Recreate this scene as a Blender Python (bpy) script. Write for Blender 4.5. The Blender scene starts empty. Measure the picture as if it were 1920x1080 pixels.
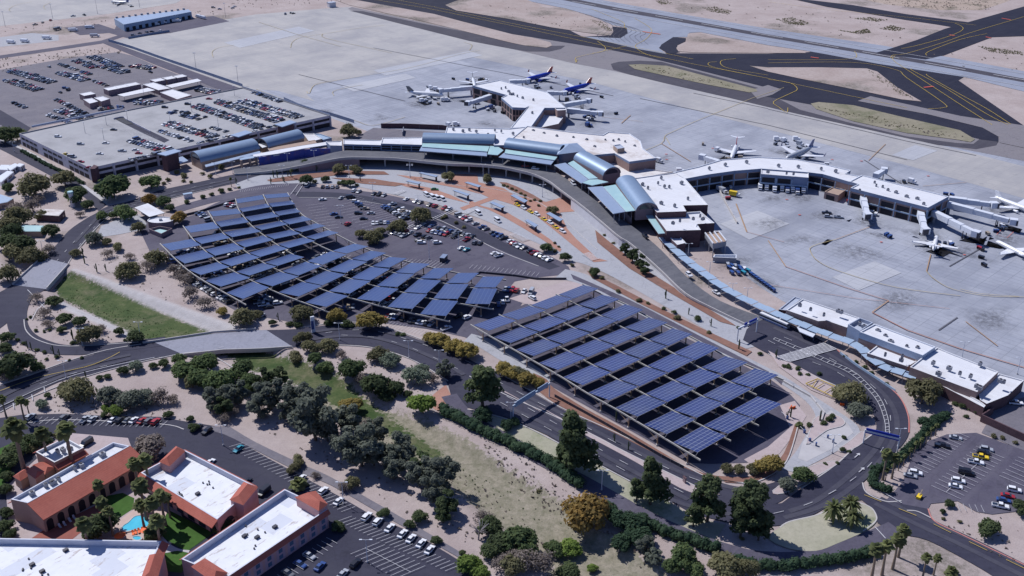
import bpy, math, random
import numpy as np
from mathutils import Vector, Matrix
random.seed(7)
R = math.radians
SC = bpy.context.scene
COL = SC.collection
# ---------------------------------------------------------------- camera (solved from the runway dashes and the carport grid)
F, PITCH, H = 1938.0, R(25.57), 218.0
cp, sp = math.cos(PITCH), math.sin(PITCH)
def G(x, y, z=0.0):
    "photo point (1920 x 1080) -> world point on the level z"
    u = (x - 960) / F; v = (540 - y) / F
    t = (H - z) / (sp - v * cp)
    return (u * t, (cp + v * sp) * t, z)
def P(s): return [tuple(float(c) for c in q.split(',')) for q in s.split()]
def GP(s, z=0.0): return [G(x, y, z)[:2] for x, y in (P(s) if isinstance(s, str) else s)]
def sm(pts, n=5, closed=False):
    "Catmull-Rom smoothing"
    if isinstance(pts, str): pts = P(pts)
    m = len(pts); out = []
    g = (lambda i: pts[i % m]) if closed else (lambda i: pts[max(0, min(m - 1, i))])
    for i in range(m if closed else m - 1):
        a, b, c, d = g(i - 1), g(i), g(i + 1), g(i + 2)
        for k in range(n):
            t = k / n
            out.append(tuple(.5 * (2 * b[j] + (c[j] - a[j]) * t + (2 * a[j] - 5 * b[j] + 4 * c[j] - d[j]) * t * t + (3 * b[j] - a[j] - 3 * c[j] + d[j]) * t ** 3) for j in range(len(b))))
    if not closed: out.append(tuple(pts[-1]))
    return out
cam = bpy.data.cameras.new('camera'); co = bpy.data.objects.new('camera', cam); COL.objects.link(co)
cam.sensor_width = 36; cam.lens = 36 * F / 1920; cam.clip_start = 1; cam.clip_end = 20000
co.location = (0, 0, H); co.rotation_euler = (R(90) - PITCH, 0, 0); SC.camera = co
# ---------------------------------------------------------------- light
SUN_AZ, SUN_EL = R(139), R(50)          # direction the light comes from
w = bpy.data.worlds.new('World'); SC.world = w; w.use_nodes = True
nt = w.node_tree; nt.nodes.clear()
sky = nt.nodes.new('ShaderNodeTexSky'); sky.sky_type = 'NISHITA'; sky.sun_disc = False
sky.sun_elevation = SUN_EL; sky.sun_rotation = R(90) - SUN_AZ; sky.altitude = 800
sky.air_density = 1.0; sky.dust_density = .6; sky.ozone_density = 2.5
bg = nt.nodes.new('ShaderNodeBackground'); bg.inputs[1].default_value = .08
ow = nt.nodes.new('ShaderNodeOutputWorld'); tint = nt.nodes.new('ShaderNodeMix'); tint.data_type = 'RGBA'; tint.blend_type = 'MULTIPLY'; tint.inputs[0].default_value = 1; tint.inputs[7].default_value = (.84, .92, 1.3, 1); nt.links.new(sky.outputs[0], tint.inputs[6]); nt.links.new(tint.outputs[2], bg.inputs[0]); nt.links.new(bg.outputs[0], ow.inputs[0])
sl = bpy.data.lights.new('sun', 'SUN'); sl.energy = 4.8; sl.angle = R(.5); sl.color = (1, .98, .97)
so = bpy.data.objects.new('sun', sl); COL.objects.link(so)
so.rotation_euler = Vector((-math.cos(SUN_AZ) * math.cos(SUN_EL), -math.sin(SUN_AZ) * math.cos(SUN_EL), -math.sin(SUN_EL))).to_track_quat('-Z', 'Y').to_euler()
so.location = (-300, 600, 500)
SC.view_settings.view_transform = 'Standard'; SC.view_settings.look = 'None'; SC.view_settings.exposure = 0.0; SC.view_settings.gamma = 1
SC.cycles.max_bounces = 4; SC.cycles.diffuse_bounces = 2; SC.cycles.glossy_bounces = 2; SC.cycles.transparent_max_bounces = 4
SC.cycles.use_adaptive_sampling = True
# ---------------------------------------------------------------- mesh collecting
class MB:
    def __init__(s): s.V = []; s.Fc = []; s.M = []; s.S = []; s.UV = {}
    def face(s, pts, mi=0, smooth=False, uv=None):
        b = len(s.V); s.V += [tuple(p) for p in pts]
        s.Fc.append(list(range(b, b + len(pts)))); s.M.append(mi); s.S.append(smooth)
        if uv: s.UV[len(s.Fc) - 1] = uv
    def grid(s, rows, mi=0, smooth=True, close=False):
        b = len(s.V); n = len(rows[0])
        for r in rows: s.V += [tuple(p) for p in r]
        for i in range(len(rows) - 1):
            for j in range(n if close else n - 1):
                k = (j + 1) % n
                s.Fc.append([b + i * n + j, b + i * n + k, b + (i + 1) * n + k, b + (i + 1) * n + j]); s.M.append(mi); s.S.append(smooth)
    def poly(s, pts, z, mi=0):
        a = sum(pts[i - 1][0] * pts[i][1] - pts[i][0] * pts[i - 1][1] for i in range(len(pts)))
        if a < 0: pts = pts[::-1]
        s.face([(p[0], p[1], z) for p in pts], mi)
    def prism(s, pts, z0, z1, ms=0, mt=None, bottom=False):
        a = sum(pts[i - 1][0] * pts[i][1] - pts[i][0] * pts[i - 1][1] for i in range(len(pts)))
        if a < 0: pts = pts[::-1]
        for i in range(len(pts)):
            p, q = pts[i - 1], pts[i]
            s.face([(p[0], p[1], z0), (q[0], q[1], z0), (q[0], q[1], z1), (p[0], p[1], z1)], ms)
        if mt is not None: s.face([(p[0], p[1], z1) for p in pts], mt)
        if bottom: s.face([(p[0], p[1], z0) for p in pts[::-1]], ms)
    def box(s, c, sx, sy, sz, rot=0, mi=0, top=None):
        "box standing on c"
        cr, sr = math.cos(rot), math.sin(rot)
        pts = [(c[0] + a * sx / 2 * cr - b * sy / 2 * sr, c[1] + a * sx / 2 * sr + b * sy / 2 * cr) for a, b in ((-1, -1), (1, -1), (1, 1), (-1, 1))]
        s.prism(pts, c[2], c[2] + sz, mi, mi if top is None else top, True)
    def ribbon(s, pts, wd, z, mi=0):
        "flat strip along 2D/3D points"
        n = len(pts); L = []; Rr = []
        for i in range(n):
            a = pts[max(0, i - 1)]; b = pts[min(n - 1, i + 1)]
            dx, dy = b[0] - a[0], b[1] - a[1]; l = math.hypot(dx, dy) or 1
            zz = z + (pts[i][2] if len(pts[i]) > 2 else 0)
            L.append((pts[i][0] - dy / l * wd / 2, pts[i][1] + dx / l * wd / 2, zz)); Rr.append((pts[i][0] + dy / l * wd / 2, pts[i][1] - dx / l * wd / 2, zz))
        s.grid([Rr, L], mi, False)
    def rail(s, pts, wd, z0, z1, mi=0):
        "upright strip (kerb, wall) along points"
        n = len(pts); L = []; Q = []
        for i in range(n):
            a = pts[max(0, i - 1)]; b = pts[min(n - 1, i + 1)]
            dx, dy = b[0] - a[0], b[1] - a[1]; l = math.hypot(dx, dy) or 1
            L.append((pts[i][0] - dy / l * wd / 2, pts[i][1] + dx / l * wd / 2, pts[i][2] if len(pts[i]) > 2 else 0)); Q.append((pts[i][0] + dy / l * wd / 2, pts[i][1] - dx / l * wd / 2, pts[i][2] if len(pts[i]) > 2 else 0))
        rows = [[(p[0], p[1], z0 + p[2]) for p in Q], [(p[0], p[1], z1 + p[2]) for p in Q], [(p[0], p[1], z1 + p[2]) for p in L], [(p[0], p[1], z0 + p[2]) for p in L]]
        s.grid(rows, mi, False)
        for e in (0, -1): s.face([r[e] for r in (rows if e else rows[::-1])], mi)
    def tube(s, p, q, r0, r1=None, n=6, mi=0, caps=True):
        r1 = r0 if r1 is None else r1; p = Vector(p); q = Vector(q); d = q - p
        a = d.orthogonal().normalized(); b = d.normalized().cross(a)
        rows = [[tuple(c + (a * math.cos(2 * math.pi * k / n) + b * math.sin(2 * math.pi * k / n)) * r) for k in range(n)] for c, r in ((p, r0), (q, r1))]
        s.grid(rows, mi, n > 5, True)
        if caps: s.face(rows[0][::-1], mi); s.face(rows[1], mi)
    def sweep(s, pts, rad, n=8, mi=0):
        for i in range(len(pts) - 1): s.tube(pts[i], pts[i + 1], rad[i], rad[i + 1], n, mi, i in (0, len(pts) - 2))
    def ball(s, c, rx, ry, rz, mi=0, nu=8, nv=5):
        rows = [[(c[0] + rx * math.cos(2 * math.pi * j / nu) * math.sin(math.pi * (i + .02) / (nv + .04)), c[1] + ry * math.sin(2 * math.pi * j / nu) * math.sin(math.pi * (i + .02) / (nv + .04)), c[2] - rz * math.cos(math.pi * i / nv)) for j in range(nu)] for i in range(nv + 1)]
        s.grid(rows, mi, True, True)
    def mesh(s, name, mats, o=(0, 0, 0)):
        me = bpy.data.meshes.new(name)
        V = [(p[0] - o[0], p[1] - o[1], p[2] - o[2]) for p in s.V]
        me.from_pydata(V, [], s.Fc)
        for m in (mats if isinstance(mats, (list, tuple)) else [mats]): me.materials.append(m)
        me.polygons.foreach_set('material_index', s.M); me.polygons.foreach_set('use_smooth', s.S)
        if s.UV:
            u = me.uv_layers.new(name='UVMap')
            for fi, uv in s.UV.items():
                for li, c in zip(me.polygons[fi].loop_indices, uv): u.data[li].uv = c
        me.update(); return me
    def build(s, name, mats, parent=None, o=None, **kw):
        if o is None: o = tuple(parent['_o']) if parent and '_o' in parent else (0, 0, 0)
        ob = bpy.data.objects.new(name, s.mesh(name, mats, o)); COL.objects.link(ob)
        if parent: ob.parent = parent
        else: ob.location = o
        for k, v in kw.items(): ob[k] = v
        return ob
def thing(name, label, category, o=(0, 0, 0), rot=0, group=None):
    e = bpy.data.objects.new(name, None); COL.objects.link(e); e.location = o; e.rotation_euler = (0, 0, rot)
    e.empty_display_size = .5; e['label'] = label; e['category'] = category
    if group: e['group'] = group
    return e
ORIGINS = {}
def place(name, label, category, o, group=None):
    "a thing whose parts are given in world coordinates"
    e = thing(name, label, category, o, 0, group); ORIGINS[e.name] = o; return e
def part(mb, name, mats, parent, **kw): return mb.build(name, mats, parent, ORIGINS.get(parent.name, (0, 0, 0)), **kw)
def part2(mb, name, mats, parent, top, **kw): return mb.build(name, mats, parent, ORIGINS[top.name], **kw)
def solo(mb, name, mats, label, category, o, group=None):
    kw = dict(label=label, category=category)
    if group: kw['group'] = group
    return mb.build(name, mats, None, o, **kw)
def struct(mb, name, mats, **kw): return mb.build(name, mats, None, (0, 0, 0), kind='structure', **kw)
def copy_tree(root, loc, rot=0, scale=1.0, **kw):
    r = root.copy(); COL.objects.link(r); r.location = loc; r.rotation_euler = (0, 0, rot)
    r.scale = scale if isinstance(scale, (tuple, list)) else (scale,) * 3
    for k, v in kw.items(): r[k] = v
    for ch in root.children:
        c = ch.copy(); COL.objects.link(c); c.parent = r
        for g in ch.children:
            d = g.copy(); COL.objects.link(d); d.parent = c
    return r
ORD = 'first second third fourth fifth sixth seventh eighth ninth tenth eleventh twelfth thirteenth fourteenth fifteenth sixteenth seventeenth eighteenth nineteenth twentieth'.split()
ORD += ['twenty-' + q for q in ORD[:9]] + ['thirtieth'] + ['thirty-' + q for q in ORD[:9]] + ['fortieth'] + ['forty-' + q for q in ORD[:9]]
def nth(i, n): return 'only' if n == 1 else 'leftmost' if i == 0 else 'rightmost' if i == n - 1 else ORD[i]
def inpoly(x, y, poly):
    "x, y numpy arrays"
    r = np.zeros(x.shape, bool); n = len(poly)
    for i in range(n):
        x0, y0 = poly[i - 1]; x1, y1 = poly[i]
        if y0 == y1: continue
        c = ((y0 > y) != (y1 > y)) & (x < (x1 - x0) * (y - y0) / (y1 - y0) + x0)
        r ^= c
    return r
def dist_to(x, y, poly, closed=True):
    d = np.full(x.shape, 1e9)
    for i in range(0 if closed else 1, len(poly)):
        x0, y0 = poly[i - 1]; x1, y1 = poly[i]; dx, dy = x1 - x0, y1 - y0
        t = np.clip(((x - x0) * dx + (y - y0) * dy) / (dx * dx + dy * dy + 1e-9), 0, 1)
        d = np.minimum(d, np.hypot(x - x0 - t * dx, y - y0 - t * dy))
    return d
def inset(pts, d):
    a = sum(pts[i - 1][0] * pts[i][1] - pts[i][0] * pts[i - 1][1] for i in range(len(pts)))
    if a < 0: pts = pts[::-1]
    n = len(pts); out = []
    for i in range(n):
        p, q, r = pts[i - 1], pts[i], pts[(i + 1) % n]
        a1 = math.atan2(q[1] - p[1], q[0] - p[0]); a2 = math.atan2(r[1] - q[1], r[0] - q[0])
        n1 = (-math.sin(a1), math.cos(a1)); n2 = (-math.sin(a2), math.cos(a2))
        bx, by = n1[0] + n2[0], n1[1] + n2[1]; k = 2 / max(.3, bx * bx + by * by)
        out.append((q[0] + bx * k * d, q[1] + by * k * d))
    return out
# ---------------------------------------------------------------- materials (all procedural)
MATS = {}
def ng(name):
    m = bpy.data.materials.new(name); m.use_nodes = True; t = m.node_tree
    b = t.nodes['Principled BSDF']; b.inputs['Specular IOR Level'].default_value = .3
    return m, t, b
def nd(t, typ, **kw):
    n = t.nodes.new(typ)
    for k, v in kw.items():
        if k.startswith('i_'):
            key = k[2:]; key = int(key) if key.isdigit() else key
            if hasattr(v, 'is_output'): t.links.new(v, n.inputs[key])
            else: n.inputs[key].default_value = v
        else: setattr(n, k, v)
    return n
def c4(c): return (c[0], c[1], c[2], 1)
def pos(t, rot=0, scale=(1, 1, 1), obj=False):
    g = nd(t, 'ShaderNodeTexCoord').outputs['Object'] if obj else nd(t, 'ShaderNodeNewGeometry').outputs['Position']
    if rot == 0 and scale == (1, 1, 1): return g
    # rotate first, then stretch
    a = nd(t, 'ShaderNodeMapping', i_Vector=g); a.inputs['Rotation'].default_value = (0, 0, rot)
    b = nd(t, 'ShaderNodeMapping', i_Vector=a.outputs[0]); b.inputs['Scale'].default_value = scale
    return b.outputs[0]
def noise(t, vec, scale, detail=4, rough=.6, lo=.35, hi=.65):
    n = nd(t, 'ShaderNodeTexNoise', i_Vector=vec, i_Scale=scale, i_Detail=detail, i_Roughness=rough)
    return nd(t, 'ShaderNodeMapRange', i_Value=n.outputs[0], i_1=lo, i_2=hi).outputs[0]
def mix(t, f, a, b, bt='MIX'):
    n = nd(t, 'ShaderNodeMix', data_type='RGBA', blend_type=bt)
    for s, v in ((n.inputs[0], f), (n.inputs[6], a), (n.inputs[7], b)):
        if hasattr(v, 'is_output'): t.links.new(v, s)
        elif isinstance(v, (int, float)): s.default_value = v
        else: s.default_value = c4(v)
    return n.outputs[2]
def mul(t, a, b, op='MULTIPLY'):
    n = nd(t, 'ShaderNodeMath', operation=op)
    for s, v in ((n.inputs[0], a), (n.inputs[1], b)):
        if hasattr(v, 'is_output'): t.links.new(v, s)
        else: s.default_value = v
    return n.outputs[0]
def fin(t, b, col, rough=.9, bump=None, metal=0):
    if hasattr(col, 'is_output'): t.links.new(col, b.inputs['Base Color'])
    else: b.inputs['Base Color'].default_value = c4(col)
    b.inputs['Roughness'].default_value = rough; b.inputs['Metallic'].default_value = metal
    if bump:
        n = nd(t, 'ShaderNodeBump', i_Height=bump[0], i_Strength=bump[1], i_Distance=bump[2]); t.links.new(n.outputs[0], b.inputs['Normal'])
def simple(name, c, c2=None, scale=.5, rough=.85, metal=0, spec=.3, stain=None, sscale=.06):
    "plain surface with two scales of wear"
    m, t, b = ng(name); v = pos(t)
    c2 = c2 or tuple(x * .8 for x in c)
    col = mix(t, noise(t, v, scale, 5, .65, .3, .7), c, c2)
    if stain: col = mix(t, mul(t, noise(t, v, sscale, 4, .6, .5, .7), .7), col, stain)
    fin(t, b, col, rough, None, metal); b.inputs['Specular IOR Level'].default_value = spec
    MATS[name] = m; return m
def asphalt(name, c, wear, streak_rot=0, amt=.5):
    m, t, b = ng(name); v = pos(t)
    col = mix(t, noise(t, v, .9, 6, .7, .3, .7), c, tuple(x * 1.35 for x in c))
    col = mix(t, mul(t, noise(t, v, .045, 6, .7, .42, .64), amt), col, wear); col = mix(t, mul(t, noise(t, v, .16, 6, .75, .55, .72), .6), col, tuple(x * .6 for x in c))
    col = mix(t, mul(t, noise(t, pos(t, streak_rot, (.02, .35, 1)), 1, 4, .6, .5, .75), amt), col, wear)
    vo = nd(t, 'ShaderNodeTexVoronoi', feature='DISTANCE_TO_EDGE', i_Vector=v, i_Scale=.11)
    cr = nd(t, 'ShaderNodeMapRange', i_Value=vo.outputs[0], i_1=.0, i_2=.012, i_3=.3, i_4=0.).outputs[0]
    col = mix(t, cr, col, tuple(x * .45 for x in c))
    fin(t, b, col, .9); MATS[name] = m; return m
AX = R(45.8)      # the airfield grid against the world axes
def concrete(name, c, c2, dark, joint=.36, slab=(.13, .26)):
    m, t, b = ng(name); v = pos(t); r = pos(t, AX)
    br = nd(t, 'ShaderNodeTexBrick', offset=0.0, i_Vector=r, i_Scale=1.0); br.inputs['Mortar Size'].default_value = .17
    br.inputs['Brick Width'].default_value = 1 / slab[0]; br.inputs['Row Height'].default_value = 1 / slab[1]; br.inputs['Mortar Smooth'].default_value = .3
    br.inputs['Color1'].default_value = c4(c); br.inputs['Color2'].default_value = c4(tuple(.6 * x + .4 * y for x, y in zip(c, c2))); br.inputs['Mortar'].default_value = c4(tuple(x * (1 - joint) for x in c)); br.inputs['Bias'].default_value = -.2
    bd = nd(t, 'ShaderNodeTexBrick', offset=.3, i_Vector=r, i_Scale=1.0); bd.inputs['Mortar Size'].default_value = 0
    bd.inputs['Brick Width'].default_value = 62; bd.inputs['Row Height'].default_value = 24; bd.inputs['Color1'].default_value = (0, 0, 0, 1); bd.inputs['Color2'].default_value = (1, 1, 1, 1)
    col = mix(t, mul(t, bd.outputs[0], .5), br.outputs[0], c2)
    col = mix(t, noise(t, v, .5, 5, .7, .3, .7), col, tuple(x * .92 for x in c), 'MIX') if False else col
    col = mix(t, mul(t, noise(t, pos(t, AX, (.012, .09, 1)), 1, 5, .62, .45, .72), .6), col, c2)
    col = mix(t, mul(t, noise(t, pos(t, AX, (.03, .012, 1)), 1, 5, .62, .48, .68), .7), col, dark)
    col = mix(t, mul(t, noise(t, v, .017, 6, .68, .50, .66), .75), col, dark); col = mix(t, mul(t, noise(t, v, .12, 6, .75, .60, .72), .6), col, tuple(x * .6 for x in dark))
    col = mix(t, mul(t, noise(t, v, .25, 6, .75, .5, .8), .4), col, dark)
    fin(t, b, col, .85); MATS[name] = m; return m
concrete('apron_concrete', (.275, .292, .35), (.36, .375, .425), (.19, .203, .25))
concrete('far_apron_concrete', (.325, .318, .325), (.405, .388, .375), (.255, .252, .272), .16)
concrete('pale_concrete', (.36, .37, .41), (.42, .43, .46), (.32, .33, .37))
concrete('runway_concrete', (.235, .26, .325), (.275, .295, .355), (.185, .20, .255), .1, (.02, .05))
asphalt('taxiway_asphalt', (.009, .010, .024), (.024, .025, .042), -AX, .5)
asphalt('faded_asphalt', (.155, .145, .16), (.20, .185, .195), -AX, .6)
asphalt('rubber_asphalt', (.045, .042, .056), (.078, .074, .09), -AX, .6)
asphalt('road_asphalt', (.025, .025, .044), (.05, .05, .075), 0, .55)
asphalt('worn_asphalt', (.041, .041, .061), (.068, .067, .088), 0, .6)
asphalt('lot_asphalt', (.062, .057, .084), (.108, .101, .132), -AX, .65)
asphalt('dark_lot_asphalt', (.027, .027, .046), (.048, .048, .070), .3, .5)
asphalt('far_lot_asphalt', (.115, .108, .13), (.175, .162, .182), -AX, .8)
asphalt('concrete_road', (.27, .275, .305), (.34, .34, .36), .5, .6)
asphalt('deck_road', (.080, .082, .098), (.15, .15, .168), -.7, .7)
asphalt('bridge_deck', (.20, .205, .25), (.25, .255, .30), .35, .5)
def dirt(name, a, b_, dark, shrub, samt=.75, ss=.012):
    m, t, b = ng(name); v = pos(t)
    col = mix(t, noise(t, v, .03, 5, .65, .35, .65), a, b_)
    col = mix(t, mul(t, noise(t, v, .35, 6, .75, .42, .75), .55), col, dark)
    col = mix(t, mul(t, noise(t, v, 1.6, 5, .8, .5, .8), .5), col, tuple(x * .6 for x in dark))
    col = mix(t, mul(t, mul(t, noise(t, v, ss, 5, .62, .53, .62), samt), noise(t, v, .5, 5, .8, .3, .6)), col, shrub)
    fin(t, b, col, .95); MATS[name] = m; return m
dirt('desert_dirt', (.325, .26, .24), (.40, .34, .32), (.22, .17, .15), (.105, .098, .08), .95, .011)
dirt('pink_gravel', (.43, .357, .36), (.39, .325, .328), (.29, .235, .235), (.28, .23, .2), .3)
dirt('scrub_dirt', (.36, .285, .235), (.42, .34, .29), (.12, .10, .075), (.09, .085, .06), .95, .05)
dirt('weedy_dirt', (.20, .185, .125), (.28, .25, .19), (.12, .115, .08), (.085, .10, .045), .6, .04)
dirt('brown_mulch', (.20, .10, .075), (.25, .14, .11), (.12, .06, .05), (.1, .06, .05), .4)
dirt('island_turf', (.37, .35, .28), (.30, .295, .215), (.22, .215, .16), (.13, .165, .075), .8, .05)
def brick(name, a, b_, mortar, sx=.6, sy=.3):
    m, t, b = ng(name); r = pos(t, .55)
    br = nd(t, 'ShaderNodeTexBrick', i_Vector=r, i_Scale=1.0); br.inputs['Mortar Size'].default_value = .03
    br.inputs['Brick Width'].default_value = sx; br.inputs['Row Height'].default_value = sy
    br.inputs['Color1'].default_value = c4(a); br.inputs['Color2'].default_value = c4(b_); br.inputs['Mortar'].default_value = c4(mortar)
    col = mix(t, mul(t, noise(t, pos(t), .08, 4, .6, .4, .7), .5), br.outputs[0], tuple(x * .75 for x in a))
    fin(t, b, col, .9); MATS[name] = m; return m
brick('brick_paving', (.385, .19, .145), (.32, .155, .12), (.36, .25, .2))
# the ground: dirt with masks (grass, weeds, concrete bank) held by a colour attribute on the terrain
def ground_mat():
    m, t, b = ng('ground_soil'); v = pos(t)
    at = nd(t, 'ShaderNodeVertexColor', layer_name='cover'); sep = nd(t, 'ShaderNodeSeparateColor', i_0=at.outputs[0])
    soil = mix(t, noise(t, v, .03, 5, .65, .35, .65), (.33, .27, .258), (.405, .347, .335))
    soil = mix(t, mul(t, noise(t, v, .22, 7, .75, .45, .75), .6), soil, (.27, .22, .215))
    soil = mix(t, mul(t, noise(t, v, 1.7, 5, .8, .5, .8), .55), soil, (.17, .14, .125))
    soil = mix(t, mul(t, mul(t, noise(t, v, .012, 5, .62, .56, .64), .85), noise(t, v, .4, 5, .8, .3, .6)), soil, (.12, .108, .088))
    grass = mix(t, noise(t, v, .12, 6, .7, .35, .65), (.030, .060, .014), (.085, .108, .038))
    grass = mix(t, mul(t, noise(t, v, .06, 5, .7, .50, .66), .65), grass, (.15, .135, .085)); grass = mix(t, mul(t, noise(t, v, .9, 6, .8, .45, .75), .8), grass, (.022, .042, .012))
    dry = mix(t, noise(t, v, .3, 6, .75, .35, .65), (.30, .265, .21), (.155, .15, .10))
    dry = mix(t, mul(t, noise(t, v, 1.1, 6, .8, .5, .75), .8), dry, (.095, .085, .065)); dry = mix(t, mul(t, noise(t, v, 2.4, 3, .8, .62, .72), .8), dry, (.42, .40, .39))
    conc = mix(t, noise(t, v, .25, 5, .7, .35, .65), (.45, .43, .435), (.385, .365, .37))
    rough = noise(t, v, .5, 6, .75, .3, .7)
    def edge(ch):
        s = mul(t, mul(t, rough, .5, 'SUBTRACT'), .75)
        return nd(t, 'ShaderNodeMapRange', i_Value=mul(t, sep.outputs[ch], s, 'ADD'), i_1=.42, i_2=.6).outputs[0]
    col = mix(t, edge(1), soil, dry); col = mix(t, edge(0), col, grass)
    col = mix(t, sep.outputs[2], col, conc)
    fin(t, b, col, .95, (noise(t, v, .8, 6, .75, .2, .8), .5, .25)); MATS['ground_soil'] = m; return m
ground_mat()
# built surfaces
def membrane(name, a, b_, stain, st):
    m, t, b = ng(name); v = pos(t); r = pos(t, AX)
    bk = nd(t, 'ShaderNodeTexBrick', offset=.5, i_Vector=r, i_Scale=1.0); bk.inputs['Mortar Size'].default_value = .09; bk.inputs['Brick Width'].default_value = 14; bk.inputs['Row Height'].default_value = 2.6; bk.inputs['Mortar Smooth'].default_value = .5
    bk.inputs['Color1'].default_value = c4(a); bk.inputs['Color2'].default_value = c4(tuple(.5 * x + .5 * y for x, y in zip(a, b_))); bk.inputs['Mortar'].default_value = c4(tuple(x * .8 for x in a))
    col = mix(t, mul(t, noise(t, v, .35, 5, .65, .3, .7), .6), bk.outputs[0], b_)
    col = mix(t, mul(t, noise(t, v, .06, 6, .7, .52, .66), st), col, stain); col = mix(t, mul(t, noise(t, v, .3, 6, .8, .60, .72), st), col, tuple(x * .8 for x in stain)); fin(t, b, col, .72); MATS[name] = m
membrane('white_roof', (.63, .64, .675), (.55, .56, .60), (.47, .455, .455), .6)
membrane('stained_roof', (.66, .645, .65), (.55, .52, .51), (.40, .35, .325), .9)
simple('grey_roof', (.40, .44, .53), (.34, .38, .47), .5, .6)
simple('pale_metal', (.62, .65, .71), (.52, .55, .62), .8, .5)
simple('vault_metal', (.225, .30, .41), (.19, .265, .375), .4, .42, .25, .5)
simple('canopy_metal', (.29, .36, .485), (.25, .32, .44), .4, .45, .15, .5)
simple('blue_shade', (.31, .40, .52), (.26, .345, .46), .6, .5)
simple('teal_glass', (.35, .52, .54), (.30, .465, .495), .25, .4, 0, .5, (.40, .58, .54), .08)
simple('blue_fascia', (.20, .25, .36), (.165, .21, .315), .5, .7)
simple('brown_wall', (.30, .21, .19), (.24, .165, .155), .6, .9)
simple('tan_wall', (.36, .27, .22), (.31, .23, .19), .6, .9)
simple('mauve_wall', (.27, .20, .215), (.22, .165, .18), .6, .9)
simple('garage_wall', (.54, .52, .58), (.47, .455, .515), .4, .85, 0, .3, (.27, .26, .29), .15)
simple('garage_deck', (.335, .335, .35), (.29, .29, .31), .12, .85, 0, .3, (.20, .20, .215), .05)
simple('dark_brick', (.11, .065, .075), (.075, .045, .055), .7, .9)
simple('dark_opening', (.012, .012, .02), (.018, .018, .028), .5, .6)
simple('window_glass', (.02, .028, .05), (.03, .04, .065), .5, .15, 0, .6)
simple('sky_glass', (.08, .12, .20), (.12, .17, .26), .15, .12, 0, .8)
simple('white_wall', (.62, .61, .63), (.54, .53, .56), .4, .85)
simple('blue_mural', (.045, .07, .33), (.03, .05, .25), .2, .7, 0, .3, (.16, .09, .16), .25)
simple('kerb_stone', (.46, .44, .44), (.38, .365, .365), .4, .9)
simple('red_kerb', (.48, .16, .14), (.42, .2, .18), .4, .9)
simple('sidewalk_concrete', (.44, .43, .44), (.38, .37, .385), .15, .9, 0, .3, (.31, .3, .31), .1)
simple('white_paint', (.56, .56, .59), (.30, .30, .33), .7, .8)
simple('yellow_paint', (.55, .40, .06), (.40, .29, .07), .5, .8)
simple('faded_yellow_paint', (.40, .32, .15), (.35, .30, .2), .3, .8)
simple('red_paint', (.5, .08, .06), (.4, .1, .08), .5, .8)
simple('dark_paint', (.07, .07, .09), (.1, .1, .12), .5, .9)
simple('orange_paint', (.36, .225, .13), (.30, .20, .13), .5, .8)
simple('steel_beam', (.46, .445, .42), (.38, .37, .35), .6, .6)
simple('rust_post', (.34, .24, .16), (.26, .18, .13), .8, .8)
simple('dark_metal', (.05, .05, .07), (.035, .035, .05), .8, .5)
simple('grey_metal', (.28, .29, .33), (.22, .23, .27), .8, .5)
simple('bark', (.16, .12, .09), (.10, .075, .06), 3, .95)
simple('palm_bark', (.26, .205, .15), (.17, .13, .10), 4, .95)
simple('dead_wood', (.33, .30, .31), (.25, .22, .22), 3, .95)
simple('pink_stucco', (.52, .30, .30), (.45, .255, .26), .5, .9, 0, .3, (.60, .34, .31), .2)
simple('arch_recess', (.46, .30, .36), (.40, .26, .31), .5, .9)
simple('tan_stucco', (.42, .285, .23), (.36, .245, .20), .5, .9)
simple('parapet_inner', (.56, .58, .66), (.48, .50, .58), .5, .8)
simple('pool_water', (.06, .42, .60), (.10, .52, .68), .3, .08, 0, .6)
simple('pool_deck', (.50, .38, .34), (.44, .33, .30), .5, .9)
simple('red_tile_floor', (.26, .085, .065), (.22, .07, .055), .4, .85)
simple('lawn_green', (.035, .085, .016), (.055, .12, .025), .6, .95, 0, .2, (.022, .055, .012), .15)
simple('orange_plastic', (.75, .13, .02), (.65, .11, .03), .5, .6)
simple('green_paint', (.02, .35, .12), (.02, .28, .1), .5, .5)
simple('cactus_green', (.065, .085, .05), (.05, .065, .04), 2, .9)
def tile_roof():
    m, t, b = ng('clay_tile'); v = pos(t, 0, (1, 1, 1), True)
    wv = nd(t, 'ShaderNodeTexWave', wave_type='BANDS', bands_direction='Z', i_Vector=v, i_Scale=1.1)
    col = mix(t, noise(t, v, 1.3, 5, .7, .3, .7), (.40, .118, .084), (.29, .082, .064))
    col = mix(t, mul(t, wv.outputs[0], .35), col, (.24, .06, .045)); col = mix(t, mul(t, noise(t, v, .15, 4, .6, .4, .7), .4), col, (.44, .155, .115))
    fin(t, b, col, .85); MATS['clay_tile'] = m
tile_roof()
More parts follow.
